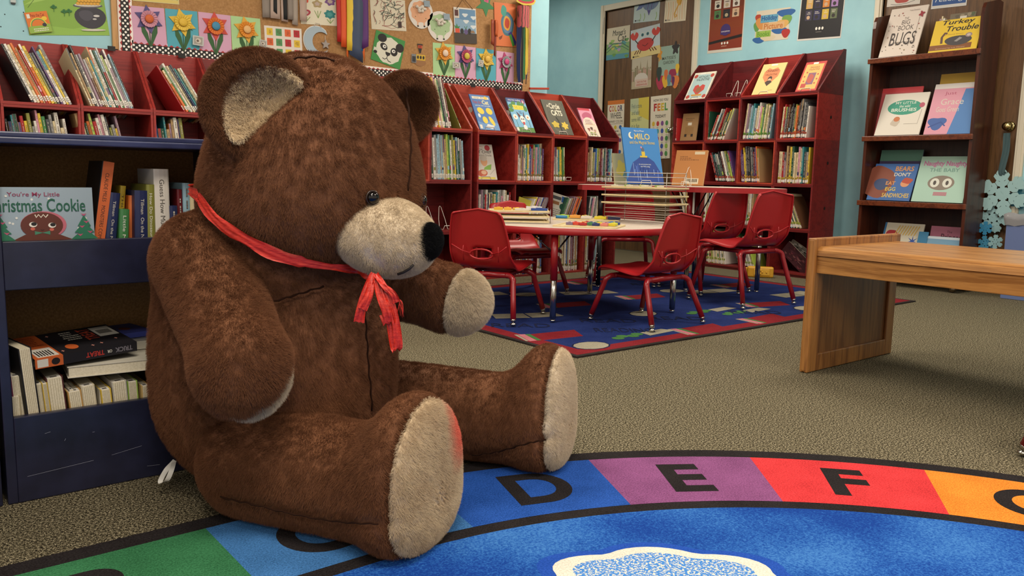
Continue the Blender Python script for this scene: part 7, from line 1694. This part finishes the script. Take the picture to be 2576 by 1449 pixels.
shelf_books(frame((6.09, 2.905, 1.6715), (0, -1, 0), (1, 0, 0), (0, 0, 1)), 0.09, ['cream', 'white', 'tan', 'cream', 'white'], 'the gap between bugs and turkey books', GK, (0.24, 0.30), (0.010, 0.014), 0, 12, 0, None, seed=90, depth=0.14)
kb((3.1246, 1.1245, 0.3066, 0.372), 14, 'red-edged book showing above the white book with the green oval', '#b3353a', lambda a: a.rect(0, 0, 100, 90, '#a8464a'), 6.13, 1.114)
def d_oval(a):
    a.ell(52, 66, 38, 18, '#2c8a72', 24); a.text('MY LITTLE', 30, 74, 76, 80, '#c9d0c4', 0.01); a.text('the wild', 40, 66, 64, 72, '#c9d0c4', 0.01); a.text('BRUSHES', 24, 56, 80, 64, '#c9d0c4', 0.02); a.ell(90, 70, 6, 6, '#a84a60'); a.poly(wob(40, 30, 10, 9, 4, 0.1), '#b5aa9a'); a.ell(42, 38, 7, 6, '#b56a3c'); a.line([(60, 26), (90, 26), (92, 60)], 0.9, '#8a857c')
kb((3.0696, 1.1129, 0.3342, 0.336), 22, 'white book with a green oval on the second shelf of the rack', '#cfc9bd', d_oval, 6.06, 1.114)
kb((2.7241, 1.1256, 0.2821, 0.448), 12, 'mustard yellow book at the back of the second shelf', '#b3903a', lambda a: a.rect(0, 20, 100, 96, '#b8963c'), 6.16, 1.114)
def d_pk(a): a.poly([(48, 0), (100, 0), (100, 88), (64, 88), (56, 40)], '#4a78b0'); a.poly(wob(22, 22, 18, 12, 3, 0.2), '#3a5a9a'); a.text('Just', 24, 76, 48, 84, '#a8506a'); a.text('Grace', 20, 58, 66, 70, '#c9c0b4'); a.text('Goes Green', 14, 44, 60, 54, '#c9c0b4'); a.line([(6, 14), (30, 24), (40, 16)], 3, '#2f4a8a'); a.rect(0, 90, 100, 100, '#cfc9c4')
kb((2.7089, 1.1146, 0.3395, 0.386), 20, 'pink and blue book on the second shelf of the rack', '#cc8fa0', d_pk, 6.08, 1.114)
kb((3.0988, 0.6306, 0.3212, 0.388), 12, 'dark purple book behind the blue bear book', '#3a2f58', lambda a: (a.rect(0, 78, 100, 100, '#4f7a6a'), a.text('Sophie', 14, 62, 56, 72, '#9a86b8')), 6.16, 0.634)
def d_bears(a): a.poly(wob(16, 50, 38, 44, 4, 0.06), '#7a3f2c'); a.poly(wob(26, 44, 18, 16, 3, 0.05), '#2c3f66'); a.text('BEARS', 50, 80, 92, 93, '#c98a4a', 0.02); a.text("DON'T", 50, 66, 88, 76, '#c9c3b0', 0.02); a.text('EAT', 36, 42, 58, 52, '#c98a4a', 0.02); a.text('EGG', 38, 26, 62, 36, '#c9b04a', 0.02); a.text('SANDWICHES', 34, 8, 96, 20, '#c9a84a', 0.02); a.ell(80, 46, 10, 9, '#c98a60'); a.poly(wob(84, 54, 12, 8, 4, 0.1), '#a8432c')
kb((3.0924, 0.6225, 0.3259, 0.294), 22, "blue book reading Bears Don't Eat Egg Sandwiches", '#35609c', d_bears, 6.055, 0.634)
def d_gr(a): a.text('Naughty Naughty', 8, 76, 92, 90, '#b56a94', 0.03); a.text('THE BABY', 22, 66, 80, 74, '#6f9488', 0.02); a.ell(50, 42, 26, 16, '#7f7468', 20); a.ell(38, 42, 9, 10, '#cfd0c4'); a.ell(62, 42, 9, 10, '#cfd0c4'); a.ell(38, 42, 3, 5, '#4a4440'); a.ell(62, 42, 3, 5, '#4a4440'); a.rect(40, 14, 66, 22, '#a87a80')
kb((2.7415, 0.6275, 0.3612, 0.348), 20, 'mint green book with big round eyes on the third shelf', '#9fc0b0', d_gr, 6.07, 0.634)
def d_1001(a): a.rect(0, 0, 5, 100, '#2f6a9a'); a.poly(wob(22, 62, 15, 22, 3, 0.12), '#a82c34'); a.text('1001', 32, 30, 62, 50, '#2c4456', 0.0); a.poly(star(78, 56, 15, 4, 7), '#2c4f9a'); [a.line([(30 + k * 7, 70), (40 + k * 7, 94)], 3, '#c9a85a') for k in range(8)]
kb((3.0104, 0.2367, 0.2978, 0.31), 18, 'white book reading 1001 on the lowest rack shelf', '#c9c3b0', d_1001, 6.10, 0.170)
kb((2.6838, 0.2921, 0.2629, 0.296), 12, 'dusty pink book reading Princess and the Pizza', '#a8647a', lambda a: (a.text('The', 44, 84, 58, 90, '#4a2030'), a.text('Princess', 30, 66, 92, 82, '#4a2030', 0.01), a.text('and the PIZZA', 36, 54, 92, 63, '#4a2030', 0.01)), 6.14, 0.170)
kb((2.6674, 0.237, 0.2919, 0.23), 20, 'white and blue book in front of the dusty pink one', '#b8c4cc', lambda a: (a.rect(0, 60, 100, 92, '#6a92ac'), a.rect(0, 20, 100, 50, '#c9c9c0')), 6.06, 0.170)
kb((2.8377, 0.2234, 0.0691, 0.254), 16, 'small teal book between the 1001 book and the white one', '#2f6f94', lambda a: a.poly(wob(50, 40, 30, 14, 4, 0.2), '#b59a5a'), 6.068, 0.170)

# ------------------------------------------------------------ bin, snowflakes, toy and odds and ends
BINM = M('#5f6f9a', 0.45)
o = thing('waste_bin', 'blue-grey plastic waste bin lined with a clear bag at the right edge', 'bin', (6.10, 2.28, 0))
m = MB(); bh = 0.5557
prof = [(0, 0), (0.22, 0), (0.22, -0.42), (0, -0.42)]
vs = [(x + (0.006 if x == 0 else -0.006) * 1.0, y + (-0.006 if y == 0 else 0.006), 0.002) for x, y in prof] + [(x, y, bh) for x, y in prof] + [(x + (0.004 if x == 0 else -0.004), y + (-0.004 if y == 0 else 0.004), bh) for x, y in prof] + [(x + (0.01 if x == 0 else -0.01), y + (-0.01 if y == 0 else 0.01), 0.01) for x, y in prof]
m.add(vs, [(0, 1, 2, 3)] + [(i + 4 * r_, (i + 1) % 4 + 4 * r_, (i + 1) % 4 + 4 * r_ + 4, i + 4 * r_ + 4) for r_ in range(3) for i in range(4)] + [(12, 13, 14, 15)], BINM); m.build('body', o)
bag = NT('clear_bag', 0.15); bag.b.inputs['Base Color'].default_value = hexc('#a3a3a6'); bag.b.inputs['Transmission Weight'].default_value = 0.35; bag.b.inputs['IOR'].default_value = 1.2
m = MB(); n = 64; vs = []
for j, (z, e) in enumerate(((bh - 0.055, 0.006), (bh - 0.02, 0.010), (bh + 0.012, 0.012), (bh + 0.006, 0.0), (bh - 0.06, -0.010))):
    for k in range(n):
        t = k / n * 4; s_ = int(t); u = t - s_; c0 = prof[s_]; c1 = prof[(s_ + 1) % 4]; x = c0[0] + (c1[0] - c0[0]) * u; y = c0[1] + (c1[1] - c0[1]) * u
        ex = (x - 0.11) / 0.11; ey = (y + 0.21) / 0.21; wv_ = 0.004 * math.sin(k * 2.3 + j) + 0.003 * math.sin(k * 0.9)
        vs.append((x + ex * (e + wv_), y + ey * (e + wv_), z + 0.006 * math.sin(k * 1.7 + j) + (0.015 if k > 40 and j in (2, 3) else 0)))
m.add(vs, [(j * n + k, j * n + (k + 1) % n, (j + 1) * n + (k + 1) % n, (j + 1) * n + k) for j in range(4) for k in range(n)], bag.m, True); m.build('bin_bag', o)
def flake(q, R, c, label, rot=0, dx=0.0):
    m = MB(); y, z = q
    T = FB(y, z, XB - 0.055 - dx)
    zc_ = [0.0]
    for k in range(6):
        A_ = Rz(60 * k + rot + 90)
        def P_(pts):
            zc_[0] += 0.00005; m.prism([(p[0] * R, p[1] * R) for p in pts], zc_[0] * 0.3, zc_[0] + 0.003, c, T=A_)
        P_([(0.10, -0.10), (0.90, -0.075), (1.0, 0), (0.90, 0.075), (0.10, 0.10)])
        for s in (-1, 1):
            for (u, L) in ((0.34, 0.28), (0.58, 0.34), (0.80, 0.20)): 
                pts = [(u - 0.06, 0), (u + 0.12, 0), (u + 0.12 + L * 0.62, s * L * 0.78), (u + L * 0.7 - 0.02, s * (L * 0.78 + 0.07)), (u + L * 0.5 - 0.12, s * L * 0.70)]
                P_(pts if s > 0 else pts[::-1])
        P_([(0.0, -0.16), (0.27, -0.15), (0.27, 0.15), (0.0, 0.16)] if k % 2 else [(0.06, -0.13), (0.25, -0.14), (0.25, 0.14), (0.06, 0.13)])
    return tag(m.build('paper_snowflake', mat_world=T), label, 'snowflake', 'paper snowflakes hanging by the right door')
flake((2.399, 0.7092), 0.158, '#9fc4c6', 'largest pale blue paper snowflake, below the door knob', 8)
flake((2.4529, 0.5364), 0.105, '#93b8bc', 'pale blue snowflake lower left of the largest one', 20, -0.02)
flake((2.4829, 0.4617), 0.048, '#2f84ae', 'small bright blue snowflake near the rack', 0, 0.02)
flake((2.4704, 0.3548), 0.055, '#3a86a8', 'small blue snowflake just above the bench top', 15, 0.02)
flake((2.4036, 0.3712), 0.05, '#93bcc2', 'small pale snowflake just above the bench top', 0, 0.03)
flake((2.2995, 0.6767), 0.07, '#3a7f94', 'teal snowflake behind the largest one on its right', 10, -0.03)
m = MB(); T = FB(0, 0, XB - 0.06)
ky, kz = 2.4025, 1.1258
ny, nz = 2.399, 0.7092
band(m, spline([(-ky, kz - 0.0, 0.02), (-ky, kz - 0.12, 0.008), (-ny - 0.02, kz - 0.26, 0.004), (-ny, nz + 0.13, 0.0)], 5), [0.045] * 16, (1, 0, 0), M('#3f585c', 0.7), fold=0.003)
tag(m.build('hanging_ribbon', mat_world=T), 'sheer dark teal ribbon hanging from the door knob to the snowflake', 'ribbon')
tx, ty = 5.7417, 3.7123
o = thing('yellow_toy', 'yellow plastic toy lying on the carpet by the right-wall cubes', 'toy', mat=frame((5.62, 3.86, 0), (0.62, -0.78, 0), (0.78, 0.62, 0), (0, 0, 1)))
YEL = M('#d09a28', 0.4)
m = MB(); m.box(-0.10, 0.10, -0.03, 0.03, 0.001, 0.085, YEL, 0.012); m.build('body', o)
m = MB(); m.box(-0.055, 0.07, -0.034, -0.029, 0.018, 0.068, M('#dcab3a', 0.4), 0.004); m.build('front_plate', o)
for (x, z) in ((0.0, 0.03), (0.0, 0.056), (0.013, 0.043), (-0.013, 0.043), (0.045, 0.043)):
    m = MB(); m.ball((x, -0.036, z), 0.006, YEL, 8); m.build('button', o)
m = MB(); m.box(-0.118, -0.10, -0.012, 0.012, 0.02, 0.075, YEL, 0.004); m.build('handle', o)
# big books lying askew in the last floor cube of the right wall
def askew(T, w, h, t, c, label, draw):
    o = thing('picture_book', label, 'book', mat=T, group='large picture books tipped over in the last floor cube')
    m = MB(); m.box(0, w, 0, t, 0, h, c, 0.001); draw(Art(m, w, h, frame((w / 2, -0.0002, h / 2), (1, 0, 0), (0, 0, 1), (0, -1, 0)), 0.00006)); m.build('cover', o)
    m = MB(); m.box(0.002, w + 0.0008, 0.002, t - 0.002, 0.002, h + 0.0006, PAGES); m.build('pages', o)
def speck(cs, n, s0):
    def f(a):
        for k in range(n):
            r = random.Random(k + s0); a.poly(wob(r.uniform(6, 94), r.uniform(6, 94), r.uniform(2, 8), r.uniform(2, 7), 3, 0.3, 10), r.choice(cs))
    return f
C33 = CB(3, 0)
askew(C33 @ Tr(0.05, 0.16, 0.17) @ Ry(28), 0.25, 0.10, 0.012, '#8a8478', 'large black and white speckled book tipped over in the last floor cube', speck(['#2a2826', '#c9c4b8', '#55524c'], 40, 1))
askew(C33 @ Tr(0.03, 0.10, 0.15) @ Ry(38), 0.32, 0.12, 0.012, '#4a242c', 'dark red patterned book tipped over in the last floor cube', speck(['#7a3a44', '#5a2a3a', '#3a1c24', '#8a5a5a'], 40, 2))
m = MB(); m.box(0, 0.20, 0, 0.02, 0, 0.016, RED_B, 0.002); o = m.build('wooden_block', mat_world=Tr(4.2551, 5.14, 4 * RH + 0.002) @ Ry(-4) @ Tr(0, 0, 0.014)); tag(o, 'narrow red wooden strip lying on top of the sloping cubes', 'wood strip')
b = MB(); b.box(-0.0, 0.02, -0.015, 0.0, 0, 0, '#000000') if False else None
